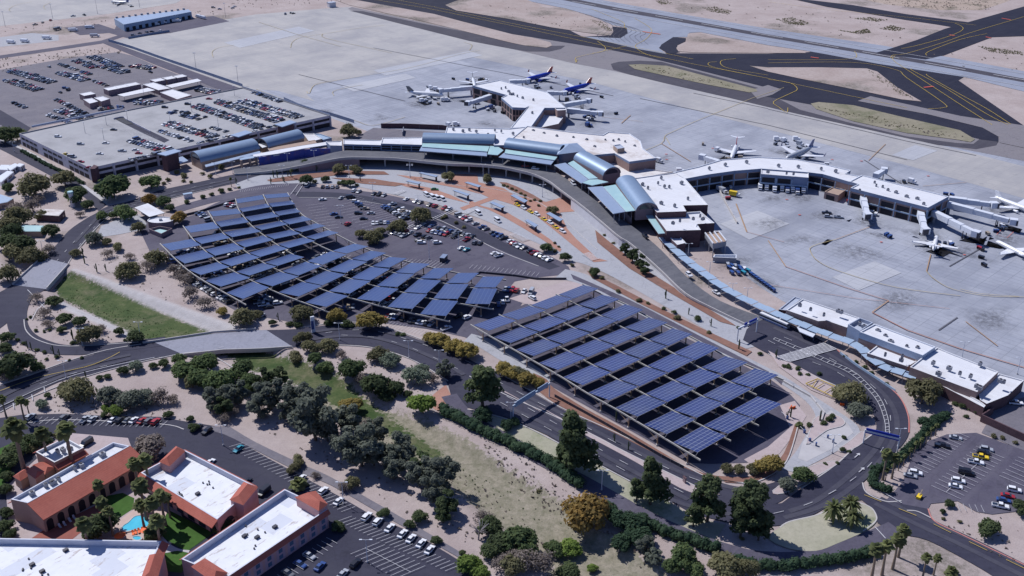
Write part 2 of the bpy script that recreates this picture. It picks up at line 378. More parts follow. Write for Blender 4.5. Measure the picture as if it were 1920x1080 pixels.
def solar(name, cell, line, nx, ny, wx, wy, cell2):
    "module grid from the panel's own UV"
    m, t, b = ng(name); uv = nd(t, 'ShaderNodeTexCoord').outputs['UV']; s = nd(t, 'ShaderNodeSeparateXYZ', i_0=uv)
    def ln(o, n, wd):
        f = nd(t, 'ShaderNodeMath', operation='FRACT', i_0=mul(t, o, n)).outputs[0]
        d = mul(t, nd(t, 'ShaderNodeMath', operation='ABSOLUTE', i_0=mul(t, f, .5, 'SUBTRACT')).outputs[0], .5 - wd, 'GREATER_THAN'); return d
    col = mix(t, noise(t, pos(t), .4, 4, .6, .3, .7), cell, cell2)
    col = mix(t, mul(t, nd(t, 'ShaderNodeObjectInfo').outputs['Random'], .35), col, tuple(x * 1.7 for x in cell)); col = mix(t, mul(t, noise(t, pos(t), .09, 4, .6, .45, .75), .35), col, (.11, .12, .15))
    col = mix(t, mul(t, ln(s.outputs[0], nx * 1.0, wx), .55), col, line); col = mix(t, ln(s.outputs[1], ny, wy), col, line)
    fin(t, b, col, .28); b.inputs['Specular IOR Level'].default_value = .5; MATS[name] = m
solar('solar_blue', (.020, .032, .125), (.30, .32, .37), 9, 6, .045, .05, (.015, .025, .095))
solar('solar_slate', (.042, .064, .155), (.12, .15, .25), 9, 6, .03, .04, (.042, .068, .175))
def leaf(name, a, b_, tip):
    m, t, b = ng(name); gi = nd(t, 'ShaderNodeNewGeometry').outputs['Random Per Island']; oi = nd(t, 'ShaderNodeObjectInfo').outputs['Random']
    a, b_, tip = [tuple(x * 2.3 for x in q) for q in (a, b_, tip)]
    col = mix(t, gi, a, b_); v = nd(t, 'ShaderNodeTexCoord').outputs['Object']
    col = mix(t, mul(t, noise(t, v, .45, 3, .5, .45, .65), .7), col, tip)
    col = mix(t, mul(t, oi, .6), col, tuple(x * y for x, y in zip(a, (.55, .55, .6))))
    fin(t, b, col, .8); b.inputs['Specular IOR Level'].default_value = .15; MATS[name] = m
    tr = nd(t, 'ShaderNodeBsdfTranslucent'); t.links.new(col, tr.inputs[0]); ms = nd(t, 'ShaderNodeMixShader'); ms.inputs[0].default_value = .5
    t.links.new(b.outputs[0], ms.inputs[1]); t.links.new(tr.outputs[0], ms.inputs[2]); t.links.new(ms.outputs[0], t.nodes['Material Output'].inputs[0])
leaf('leaf_olive', (.082, .080, .042), (.12, .112, .062), (.056, .06, .034))
leaf('leaf_green', (.045, .068, .030), (.085, .108, .042), (.032, .052, .026))
leaf('leaf_gum', (.076, .086, .068), (.112, .122, .096), (.047, .057, .047))
leaf('leaf_pine', (.040, .056, .028), (.072, .088, .038), (.029, .042, .023))
leaf('leaf_hedge', (.024, .046, .028), (.046, .072, .038), (.016, .032, .02))
leaf('leaf_golden', (.16, .125, .040), (.20, .16, .05), (.095, .085, .035))
leaf('leaf_orange', (.17, .105, .030), (.125, .09, .034), (.08, .072, .032))
leaf('leaf_dry', (.12, .102, .09), (.155, .134, .12), (.085, .072, .064))
leaf('leaf_bright', (.085, .125, .030), (.12, .16, .04), (.06, .095, .024))
leaf('leaf_pale', (.10, .125, .09), (.14, .16, .12), (.075, .095, .07))
leaf('leaf_palm', (.065, .080, .034), (.11, .12, .05), (.085, .08, .045))
def hotel_roof():
    m, t, b = ng('patched_roof'); v = pos(t); r = pos(t, R(-54))
    bk = nd(t, 'ShaderNodeTexBrick', offset=.37, i_Vector=r, i_Scale=1.0); bk.inputs['Mortar Size'].default_value = 0; bk.inputs['Brick Width'].default_value = 9; bk.inputs['Row Height'].default_value = 6; bk.inputs['Color1'].default_value = (0, 0, 0, 1); bk.inputs['Color2'].default_value = (1, 1, 1, 1); bk.inputs['Bias'].default_value = -.35
    col = mix(t, noise(t, v, .3, 5, .65, .3, .7), (.68, .695, .735), (.61, .63, .68)); col = mix(t, mul(t, nd(t, 'ShaderNodeMapRange', i_Value=bk.outputs[0], i_1=.46, i_2=.50).outputs[0], .55), col, (.44, .475, .56))
    col = mix(t, mul(t, noise(t, pos(t, R(-54), (.25, .8, 1)), .8, 5, .7, .56, .66), .8), col, (.36, .31, .29)); fin(t, b, col, .75); MATS['patched_roof'] = m
hotel_roof()
def stain_mat():
    m, t, b = ng('oil_stain'); fin(t, b, (.085, .085, .10), .8); uv = nd(t, 'ShaderNodeTexCoord').outputs['UV']
    d = nd(t, 'ShaderNodeVectorMath', operation='DISTANCE', i_0=uv); d.inputs[1].default_value = (.5, .5, 0); fall = nd(t, 'ShaderNodeMapRange', i_Value=d.outputs['Value'], i_1=.5, i_2=.05).outputs[0]
    f = mul(t, mul(t, fall, noise(t, pos(t), .35, 6, .75, .38, .68)), .45); tr = nd(t, 'ShaderNodeBsdfTransparent'); ms = nd(t, 'ShaderNodeMixShader'); t.links.new(f, ms.inputs[0]); t.links.new(tr.outputs[0], ms.inputs[1]); t.links.new(b.outputs[0], ms.inputs[2]); t.links.new(ms.outputs[0], t.nodes['Material Output'].inputs[0]); MATS['oil_stain'] = m
stain_mat()
def M(*n): return [MATS[k] for k in n] if len(n) > 1 else MATS[n[0]]
# ---------------------------------------------------------------- ground: one sheet to the horizon, the wash sunk into it
RIM_R = '0,462 60,486 110,500 140,506 200,524 250,543 340,575 440,612 500,637 560,663 600,682 640,700 700,725 790,775 860,815 960,870 1060,935 1120,985 1200,1040 1300,1100'
RIM_L = '1060,1130 1000,1060 940,1000 860,935 790,880 700,830 620,790 520,720 440,692 350,672 265,645 190,608 110,572 85,548 40,535 0,520'
RIM = GP(RIM_R) + GP(RIM_L)
GREEN = GP('96,530 134,513 186,533 300,580 402,624 520,665 620,700 700,760 760,800 830,850 850,880 800,855 740,820 690,790 600,745 540,712 470,690 400,648 280,640 205,603 110,556', -2)
DRYW = GP('560,700 640,705 720,760 800,790 880,830 970,890 1060,945 1130,1000 1230,1060 1300,1120 1100,1120 1010,1050 940,990 880,940 800,880 720,830 620,780 560,740', -1)
BANK = GP('140,504 200,523 250,542 340,574 446,612') + GP('440,626 396,622 290,580 185,534 134,514', -2.6)
BANK2 = GP('110,564 135,573 200,602 275,642', -2.4) + GP('262,646 190,610 108,576')
def wash_depth(x, y):
    ins = inpoly(x, y, RIM); d = dist_to(x, y, RIM)
    upper = np.clip((y - 395) / 20 * -1 + 0, 0, 1) * 0
    t = np.clip(d / 6.5, 0, 1); s = t * t * (3 - 2 * t)
    return np.where(ins, -2.8 * s, 0)
def gz(x, y): return float(wash_depth(np.array([x]), np.array([y]))[0])
X0, X1, Y0, Y1, ST = -330.0, 160.0, 226.0, 520.0, 1.25
xs = np.arange(X0, X1 + .01, ST); ys = np.arange(Y0, Y1 + .01, ST)
gx, gy = np.meshgrid(xs, ys); gzv = wash_depth(gx, gy)
ny_, nx_ = gx.shape
def soft(poly, w_):
    i = inpoly(gx, gy, poly); d = dist_to(gx, gy, poly); return np.clip(.5 + np.where(i, d, -d) / w_, 0, 1)
cover = np.zeros((ny_, nx_, 4)); cover[..., 3] = 1
cover[..., 0] = soft(GREEN, 9); cover[..., 1] = np.maximum(soft(DRYW, 10), soft(RIM, 8) * (gy < 340) * .7)
cover[..., 2] = np.maximum(soft(BANK, 1.5), soft(BANK2, 1.5))
ground_verts = np.stack([gx, gy, gzv], -1).reshape(-1, 3).tolist()
faces = []
for i in range(ny_ - 1):
    b0 = i * nx_
    for j in range(nx_ - 1): faces.append((b0 + j, b0 + j + 1, b0 + nx_ + j + 1, b0 + nx_ + j))
nb = len(ground_verts)
FAR = 9000.0
ground_verts += [(-FAR, -FAR, 0), (FAR, -FAR, 0), (FAR, FAR, 0), (-FAR, FAR, 0)]
cn = [0, nx_ - 1, nx_ * ny_ - 1, nx_ * (ny_ - 1)]
side = [[j for j in range(nx_)], [i * nx_ + nx_ - 1 for i in range(ny_)], [nx_ * (ny_ - 1) + j for j in range(nx_ - 1, -1, -1)], [i * nx_ for i in range(ny_ - 1, -1, -1)]]
for k in range(4): faces.append([nb + k, nb + (k + 1) % 4] + side[k][::-1])
me = bpy.data.meshes.new('ground'); me.from_pydata(ground_verts, [], faces); me.materials.append(MATS['ground_soil'])
ca = me.color_attributes.new('cover', 'FLOAT_COLOR', 'POINT')
cc = np.zeros((len(ground_verts), 4), np.float32); cc[:, 3] = 1; cc[:nb] = cover.reshape(-1, 4); ca.data.foreach_set('color', cc.ravel())
me.polygons.foreach_set('use_smooth', [True] * len(faces)); me.update()
go = bpy.data.objects.new('ground', me); COL.objects.link(go); go['kind'] = 'structure'

LZ = .03
CNT = [0]
def lz(layer): CNT[0] += 1; return layer * LZ + CNT[0] * .0004
def sheet(name, s, mat, layer, smooth=0, closed=True):
    pts = sm(s, smooth, True) if smooth else (P(s) if isinstance(s, str) else s)
    mb = MB(); mb.poly(GP(pts), lz(layer)); return struct(mb, name, M(mat))
def strip(name, s, wd, mat, layer, smooth=5):
    mb = MB(); mb.ribbon(GP(sm(s, smooth) if smooth else s), wd, lz(layer)); return struct(mb, name, M(mat))
def kerb(s, mat='kerb_stone', wd=.42, smooth=5, h=.24, name='kerb', z=.02):
    mb = MB(); mb.rail(GP(sm(s, smooth) if smooth else s), wd, z, h + .08); return struct(mb, name, M(mat))
# --- airfield
sheet('apron_pavement', '205,78 330,52 480,27 620,15 660,13 805,45 960,72 1100,100 1440,185 1757,262 1920,302 2100,345 2300,620 2100,830 1990,830 1900,760 1700,672 1560,612 1470,566 1440,548 1400,520 1350,470 1310,425 1240,330 850,290 790,268 700,250 620,221 455,167', 'apron_concrete', 1)
sheet('far_apron_pavement', '205,78 330,52 480,27 620,15 660,13 805,45 960,72 1080,103 1145,132 1440,200 1722,262 1920,312 2100,360 2100,420 1920,372 1700,310 1440,243 1240,190 1100,152 980,127 860,102 750,128 640,150 590,160 575,178 590,190 520,170 455,167', 'far_apron_concrete', 2)
sheet('far_taxiway', '-60,52 0,49 100,38 205,26 330,6 360,-12 -60,-12', 'far_apron_concrete', 2)
sheet('taxilane', '652,17 660,13 805,45 960,72 1030,60 1240,105 1440,150 1920,270 2100,315 2100,350 1920,302 1757,270 1492,212 1440,200 1360,181 1250,156 1145,132 1080,120 960,92 880,77 740,42', 'faded_asphalt', 3)
sheet('taxilane_band', '655,20 680,21 805,47 960,76 1010,86 1060,86 1052,92 1030,97 990,97 960,92 880,77 740,42', 'rubber_asphalt', 4)
sheet('taxilane_band', '1145,120 1160,116 1200,114 1240,116 1330,140 1440,170 1450,180 1500,206 1600,232 1700,256 1790,268 1825,270 1850,250 1872,266 1868,273 1830,280 1757,272 1492,213 1440,201 1360,182 1250,157 1180,140 1150,131', 'rubber_asphalt', 4)
sheet('taxiway', '640,-14 900,-14 1035,40 1090,68 1180,88 1255,100 1440,101 1515,98 1540,94 1650,118 1810,143 1797,151 1920,236 2050,290 2050,320 1920,264 1868,250 1740,222 1610,190 1500,178 1440,165 1260,119 1210,107 1135,92 1060,80 960,64 815,27 665,0', 'taxiway_asphalt', 5)
sheet('taxiway', '1405,172 1440,182 1540,200 1640,218 1760,243 1840,262 1872,266 1872,256 1845,240 1740,215 1610,186 1500,165', 'taxiway_asphalt', 6)
sheet('crossing_taxiway', '1640,100 1668,92 1720,75 1770,55 1815,42 2000,-10 2000,45 1920,68 1860,70 1770,104 1735,112', 'taxiway_asphalt', 10)
sheet('perimeter_taxiway', '1440,-12 1480,-4 1600,10 1700,27 1815,42 1850,52 1950,58 1950,68 1850,62 1755,46 1700,38 1550,13', 'taxiway_asphalt', 9)
sheet('runway', '930,-14 1080,-10 1132,1 1260,24 1440,54 1657,86 1797,111 1920,134 2080,163 2080,202 1920,172 1810,145 1647,120 1515,96 1440,85 1290,56 1100,24 985,1', 'runway_concrete', 7)
sheet('runway_rubber_band', '1010,-9 1040,-9 1160,15 1230,27 1440,65 1620,95 1760,118 1920,148 2080,178 2080,186 1920,155 1760,125 1620,101 1440,71 1225,33 1150,20', 'rubber_asphalt', 8)
sheet('exit_taxiway', '1060,16 1110,30 1148,47 1175,52 1177,62 1165,71 1095,69 1190,91 1250,102 1235,90 1262,70 1288,70 1292,62 1320,60 1440,84 1330,58', 'runway_concrete', 8)
sheet('taxiway_shoulder', '1148,50 1175,53 1177,63 1163,72 1095,69 1140,67 1150,60', 'taxiway_asphalt', 10)
sheet('taxiway_shoulder', '1262,70 1286,72 1285,78 1270,85 1268,92 1275,98 1255,102 1236,91 1240,84', 'taxiway_asphalt', 10)
sheet('taxiway_patch', '1608,190 1632,181 1700,196 1800,218 1920,236 2000,262 2000,300 1920,278 1874,268 1874,258 1842,240 1740,215', 'faded_asphalt', 11)
sheet('taxiway_patch', '1405,170 1440,160 1465,168 1448,178 1420,186', 'faded_asphalt', 9)
for s in ('835,10 850,4 880,-6 975,-6 1020,14 1070,22 1105,31 1140,49 1150,60 1145,67 1122,65 1035,52 960,37 855,20',
          '600,-10 640,-10 665,0 815,27 960,66 998,71 1032,80 1035,86 1025,90 985,86 960,81 805,43 700,20 655,10',
          '1405,124 1440,127 1540,127 1625,129 1645,135 1680,163 1728,191 1690,187 1620,172 1500,148 1440,135',
          '1520,195 1535,192 1600,198 1700,222 1800,245 1828,262 1820,267 1790,262 1700,250 1600,228 1530,205',
          '1178,122 1200,121 1250,124 1330,145 1418,168 1420,172 1405,174 1330,160 1250,143 1190,130',
          '1290,64 1310,62 1360,75 1440,86 1505,97 1512,100 1440,100 1300,99 1272,97 1268,90 1285,82'):
    sheet('infield_dirt', s, 'desert_dirt' if s[:4] not in ('1520', '1178') else 'weedy_dirt', 12)
for s in ('1150,24 1200,34 1240,47 1180,40 1120,30', '1300,104 1310,104 1320,106', '1420,152 1500,165 1440,160'):
    pass
sheet('scrub_ground', '1560,-14 1660,8 1760,19 1840,19 1880,6 1930,-14', 'scrub_dirt', 1)
# --- far left
sheet('perimeter_road', '-40,108 0,104 110,88 190,76 232,63 270,55 268,60 235,68 205,78 190,82 110,94 0,110 -40,116', 'lot_asphalt', 2)
sheet('service_road', '190,80 205,78 300,112 400,148 458,168 440,178 400,164 300,125', 'lot_asphalt', 3)
sheet('cargo_yard', '120,52 185,45 215,55 222,40 330,38 400,30 430,40 320,62 240,72 205,62 150,66', 'lot_asphalt', 3)
sheet('long_stay_lot', '-60,143 0,131 140,107 220,98 250,105 300,127 335,140 430,175 405,182 240,207 58,240 20,236 -60,244', 'far_lot_asphalt', 2)
sheet('side_road', '-20,202 0,206 58,240 48,250 30,246 -20,226', 'dark_lot_asphalt', 3)
sheet('gravel_yard', '0,70 60,62 110,66 110,76 40,84 0,88', 'concrete_road', 1)
# --- landside
sheet('garage_road', sm('-30,253 0,263 60,290 103,316 140,338 168,360 200,384', 4) + sm('185,396 160,372 130,352 95,330 50,306 0,280 -30,268', 4), 'road_asphalt', 3)
sheet('garage_pavement', sm('-30,250 0,259 60,286 103,312 142,333 172,356 205,374', 4) + sm('200,384 168,360 140,338 103,316 60,290 0,263 -30,254', 4), 'sidewalk_concrete', 2)
sheet('terminal_road', sm('80,484 105,460 130,432 160,411 180,400 200,388 240,378 265,370 300,357 370,342 440,327 500,318', 4) + sm('500,332 480,336 400,353 340,368 300,378 240,394 215,402 200,408 185,424 160,452 140,476 128,494', 4), 'road_asphalt', 3)
sheet('exit_road', sm('318,392 345,383 390,371 430,361 480,349 520,345 560,344', 4) + sm('600,352 560,357 480,363 440,372 400,380 350,394 330,402', 4), 'lot_asphalt', 4)
sheet('plaza_drive', '190,424 230,408 262,402 275,420 262,432 222,440 180,446', 'concrete_road', 3)
sheet('kiosk_drive', '262,432 275,412 300,405 340,410 380,398 400,385 350,420 335,445 305,470 280,470', 'lot_asphalt', 2)
sheet('car_park', sm('306,470 318,448 345,418 390,388 440,369 500,360 560,352 620,353 700,361 780,378 860,408 940,440 1010,470 1066,500 1062,515', 3) + P('1010,520 965,528 948,548 990,552 975,575 960,606 890,640 870,632 800,617 700,604 640,603 600,596 545,604 500,596 452,588 400,560 350,525'), 'lot_asphalt', 2)
sheet('loop_lane', sm('545,360 640,362 740,378 830,402 900,432 960,462 1010,482 1050,500', 4) + sm('1030,506 985,488 930,465 870,438 800,408 720,386 640,372 560,370', 4), 'dark_lot_asphalt', 3)
sheet('covered_lot', '884,628 940,590 985,570 1050,540 1062,530 1115,545 1200,590 1300,640 1440,708 1480,738 1500,760 1488,800 1440,850 1400,868 1330,870 1290,868 1150,790 1000,706', 'lot_asphalt', 2)
sheet('lot_gravel', '1462,760 1490,752 1512,780 1500,800 1485,820 1462,850 1440,868 1410,872 1395,862 1440,838 1481,802', 'pink_gravel', 3)
sheet('site_yard', '955,560 1000,545 1060,528 1110,530 1120,545 1050,552 1010,572 985,570', 'pink_gravel', 3)
sheet('entry_pad', '884,626 935,640 1010,690 1040,712 1020,722 960,690 900,652 870,640', 'concrete_road', 3)
sheet('arrivals_road', sm('440,345 470,334 500,326 560,312 640,304 700,306 800,312 900,326 980,336 1030,352 1070,378 1100,405 1140,440 1180,470 1250,520 1330,573 1400,612 1460,640', 4) + sm('1395,655 1330,622 1230,565 1150,520 1100,497 1066,487 1020,462 960,436 900,410 850,393 800,378 740,366 680,352 620,345 560,346 500,347 450,356', 4), 'concrete_road', 3)
sheet('service_lane', sm('1060,505 1100,515 1140,536 1200,565 1300,618 1400,670 1470,706 1540,752 1596,788 1612,808 1606,826 1570,846 1520,872 1490,886', 4) + sm('1462,880 1490,850 1512,815 1530,788 1510,752 1440,706 1330,652 1220,600 1130,552 1080,530 1040,522', 4), 'concrete_road', 3)
sheet('service_asphalt', sm('1070,514 1130,540 1200,572 1300,624 1400,676 1470,712', 4) + sm('1465,722 1440,704 1330,650 1220,598 1130,548 1075,524', 4), 'lot_asphalt', 4)
sheet('booth_pavement', '1530,790 1558,770 1590,795 1600,812 1560,842 1512,866 1496,860 1505,830', 'sidewalk_concrete', 4)
sheet('departures_road', sm('1400,618 1436,594 1480,612 1530,634 1570,657 1592,676 1632,703 1666,726 1690,750 1703,782 1704,812 1694,832 1678,848 1656,870 1632,890 1617,906', 4) + P('1625,925 1660,940 1740,955') + sm('1745,972 1770,986 1920,1060 2000,1100', 3) + P('1900,1110') + sm('1870,1086 1820,1056 1740,1014 1690,1002 1645,981 1640,958', 3) + sm('1615,938 1560,948 1520,968 1470,985 1400,986 1330,972 1290,960', 4) + P('1310,928 1360,930 1400,945 1440,948 1466,944') + sm('1502,917 1535,895 1570,870 1600,842 1640,812 1638,780 1615,752 1580,730 1500,694 1440,664 1393,638', 4), 'road_asphalt', 7)
sheet('lower_carriageway', sm('840,700 876,704 915,722 960,742 1010,770 1060,796 1115,825 1175,857 1217,881 1275,915 1312,930', 4) + sm('1300,966 1260,942 1192,909 1160,890 1050,831 1010,808 960,788 920,776 888,768 862,758 845,742', 4), 'road_asphalt', 5)
sheet('upper_carriageway', sm('800,645 860,670 940,704 1000,738 1060,771 1155,814 1210,842 1282,876 1330,898 1382,913 1425,912 1466,900', 4) + sm('1480,930 1440,948 1360,931 1310,916 1260,893 1185,858 1135,829 1060,792 1000,760 940,728 900,712 850,700', 4), 'road_asphalt', 6)
sheet('boulevard', sm('-30,735 0,724 60,704 130,679 200,659 290,643 400,626 480,620 560,617 640,607 700,611 760,628 830,656 890,686 930,706', 4) + sm('880,706 852,752 835,712 800,689 760,668 700,651 640,646 590,648 545,652 420,657 370,662 300,670 240,684 170,702 110,717 50,747 0,772 -30,785', 4), 'road_asphalt', 4)
sheet('left_road', sm('82,484 50,512 20,536 0,548 -30,560', 3) + sm('-30,630 0,616 30,590 50,560 87,542 128,494', 3), 'road_asphalt', 5)
strip('slip_road', '52,548 38,570 32,592 36,617 56,638 100,654 150,657 200,653 265,646 310,640', 8.5, 'road_asphalt', 6)
strip('hedge_path', '842,742 858,764 886,790 925,812 975,840 1030,870 1086,900 1140,930 1215,972 1300,1010 1360,1032 1420,1046 1500,1048 1570,1035 1630,1012 1680,990', 6.5, 'lot_asphalt', 8)
sheet('median_strip', sm('900,712 940,727 1000,757 1060,789 1135,827 1185,855 1260,890 1310,914 1350,928', 3) + sm('1320,932 1275,916 1217,882 1175,858 1115,826 1060,797 1010,771 960,743 915,722', 3), 'pink_gravel', 8)
sheet('turf_strip', sm('866,764 920,778 960,790 1010,810 1050,833 1160,892 1192,911 1260,944 1300,968 1360,984', 3) + sm('1340,1015 1230,968 1150,926 1090,896 1030,864 970,834 925,808 890,786', 3), 'island_turf', 2)
sheet('palm_island', sm('1462,990 1480,978 1530,966 1560,952 1600,942 1630,950 1643,965 1642,980 1620,998 1570,1020 1530,1034 1480,1030 1440,1010', 4, True), 'island_turf', 9)
sheet('brick_verge', '868,764 850,760 846,742 836,722 818,735 800,752 815,768 850,780', 'brick_paving', 2)
sheet('mulch_strip', sm('1000,700 1025,712 1040,730 1100,768 1160,800 1240,848 1300,882 1345,893', 3) + sm('1340,899 1282,877 1210,842 1155,814 1100,788 1040,756 1005,730', 3), 'brown_mulch', 6)
sheet('mulch_strip', sm('1345,893 1400,895 1440,880 1470,850 1490,796', 3) + sm('1498,800 1484,845 1455,888 1410,906 1360,905', 3), 'brown_mulch', 7)
for s in ('839,341 849,326 895,328 897,342 944,353 964,366 991,371 1024,379 1057,369 1090,396 1050,399 1063,429 1080,448 1119,484 1140,490 1113,492 1070,457 1037,430 1004,404 961,384 915,370 869,349',
          '882,376 902,386 951,399 991,422 1030,448 1053,468 1050,473 1017,450 984,430 944,407 915,393 879,382',
          '743,328 792,333 830,342 869,349 900,364 862,354 820,346 780,339', '733,341 770,346 808,353 845,366 879,382 840,372 800,360 760,350',
          '862,390 921,369 928,374 869,395'):
    sheet('brick_island', s, 'brick_paving', 6)
for s in ('936,342 950,343 968,350 1000,366 1018,377 1008,378 985,369 955,356', '500,338 560,328 640,320 720,322 730,328 640,328 560,338 510,342', '620,334 700,336 760,346 740,350 680,345', '1116,432 1140,452 1200,500 1280,550 1370,605 1380,612 1350,604 1260,552 1180,504 1120,455', '1100,508 1160,538 1250,585 1340,628 1410,660 1400,668 1320,630 1200,570 1110,522', '1440,658 1500,690 1560,722 1590,742 1570,752 1520,732 1460,688'):
    sheet('planting_bed', s, 'brown_mulch' if s[:4] != '1440' else 'pink_gravel', 9)
sheet('hotel_lot', '-40,790 40,778 120,776 200,780 300,782 345,790 402,799 442,824 500,858 560,890 640,933 700,968 780,1002 872,1058 900,1100 880,1200 -60,1200 -60,860', 'dark_lot_asphalt', 3)
sheet('right_lot', '1712,852 1740,828 1775,815 1830,812 1920,845 2000,880 2000,1000 1920,958 1860,965 1830,960 1795,940 1745,945 1740,955 1660,940 1692,905', 'lot_asphalt', 5)
sheet('yard_apron', '1840,812 1870,760 1920,745 2000,790 2000,900 1930,850', 'far_lot_asphalt', 4)
sheet('hotel_path', sm('360,800 420,815 480,845 560,885 620,910 690,950 760,990 850,1040 900,1070', 3) + sm('905,1062 850,1028 760,975 690,935 620,895 560,868 480,830 430,800', 3), 'far_lot_asphalt', 5)
for q in ('245,666 170,683 110,701 40,727 -10,752', '245,674 170,692 110,709 50,738 0,762', '570,626 640,617 700,619 770,636 850,664 900,690', '570,640 640,631 700,634 765,652 830,680 870,704'): strip('wheel_track', q, 2.2, 'worn_asphalt', 11)
for q in ('140,456 168,425 200,395 270,377 340,358 440,335', '150,462 180,427 208,400 270,383 340,365 440,340'): strip('wheel_track', q, 2.0, 'worn_asphalt', 8)
for q in ('940,722 1000,750 1080,790 1180,842 1270,884 1340,908 1420,925', '920,716 985,752 1060,796', '955,765 1040,805 1120,848 1200,892 1290,938', '945,778 1030,815 1110,858 1190,900 1280,946 1400,970', '1470,972 1540,950 1610,905 1660,852 1682,800 1665,750 1610,700 1530,652 1450,615', '1480,960 1530,940 1590,895 1640,845 1660,800 1648,752 1600,712', '1640,945 1720,985 1800,1022 1920,1082', '1650,935 1730,972 1820,1012 1920,1062', '1460,650 1520,674 1570,696 1605,716'): strip('wheel_track', q, 2.0, 'worn_asphalt', 9)
for q, m_ in (('1672,291 1716,272 1758,283 1712,301', 'pale_concrete'), ('700,132 880,96 905,104 722,142', 'pale_concrete'), ('640,162 760,138 780,146 664,172', 'pale_concrete'), ('1350,420 1420,395 1480,420 1405,450', 'pale_concrete'), ('1560,520 1640,490 1690,512 1610,545', 'pale_concrete'), ('420,80 560,50 590,58 450,90', 'pale_concrete')): sheet('concrete_patch', q, m_, 4)
mb = MB(); sr = random.Random(5)
for x, y, r in [tuple(map(float, q.split(','))) for q in '830,180,22 800,182,16 870,196,14 892,150,14 1010,152,16 1075,172,16 1098,196,14 1125,214,14 1372,285,16 1480,290,18 1345,300,14 1440,372,14 1500,370,14 1372,362,16 1550,405,16 1626,410,18 1735,442,18 1757,470,16 1825,446,20 1880,450,20 1895,420,18 1860,390,16 1660,322,12 1385,500,18 1430,530,16 1245,300,14 1100,232,14 930,208,14 1700,345,14 1795,475,18 1640,440,12 900,235,16 780,200,16 1500,450,20 1600,470,22 1700,560,24 1850,600,22 1450,420,16 720,222,16 600,210,14'.split()]:
    for k in range(2):
        xx, yy = x + sr.uniform(-r, r), y + sr.uniform(-r, r) * .4; c = G(xx, yy); a, b = sr.uniform(4, 9) * r / 16, sr.uniform(7, 20) * r / 16; an = AX * -1 + sr.choice((0, 1.57)) + sr.uniform(-.3, .3); ca_, sa_ = math.cos(an), math.sin(an); z = lz(5)
        mb.face([(c[0] + u * b * ca_ - v * a * sa_, c[1] + u * b * sa_ + v * a * ca_, z) for u, v in ((-1, -1), (1, -1), (1, 1), (-1, 1))], 0, uv=[(0, 0), (1, 0), (1, 1), (0, 1)])
struct(mb, 'pavement_stain', M('oil_stain'))
for q in ('1522,798 1528,785 1547,778 1573,782 1584,793 1578,800 1567,803 1550,808 1533,820 1512,834', '1573,842 1593,828 1615,810 1621,817 1619,829 1600,842 1575,848', '1448,922 1490,891 1520,875 1560,866 1570,871 1530,894 1470,926'):
    sheet('planting_island', q, 'pink_gravel', 9, 3); kerb(q + ' ' + q.split()[0], 'kerb_stone', .3, 3, .3)
# --- bridges (deck slabs with barriers over the wash)
def bridge(s, parap, label):
    c = GP(s); o = (sum(p[0] for p in c) / len(c), sum(p[1] for p in c) / len(c), 0)
    b = place('road_bridge', label, 'bridge', o); mb = MB(); mb.prism(c, -1.2, .26, 0, 1, True); part(mb, 'deck', M('sidewalk_concrete', 'bridge_deck'), b)
    for q in parap:
        mb = MB(); mb.rail(GP(q), .4, .25, 1.15); part(mb, 'barrier', M('kerb_stone'), b)
    for q in ((c[0], c[-1]), (c[len(c) // 2 - 1], c[len(c) // 2])):
        mb = MB(); mb.rail([(q[0][0], q[0][1]), (q[1][0], q[1][1])], 1.0, -3.2, -1.2); part(mb, 'abutment', M('mauve_wall'), b)
bridge('80,483 130,496 88,543 24,535', ('80,483 24,535', '130,496 88,543'), 'grey concrete road bridge beside the clipped green wash, below the curving terminal road')
bridge('290,643 400,626 480,620 500,620 550,652 490,656 420,658 345,666', ('268,645 290,642 400,625 480,619', '345,667 420,659 490,657 548,653'), 'long pale concrete bridge carrying the boulevard over the tree lined wash')
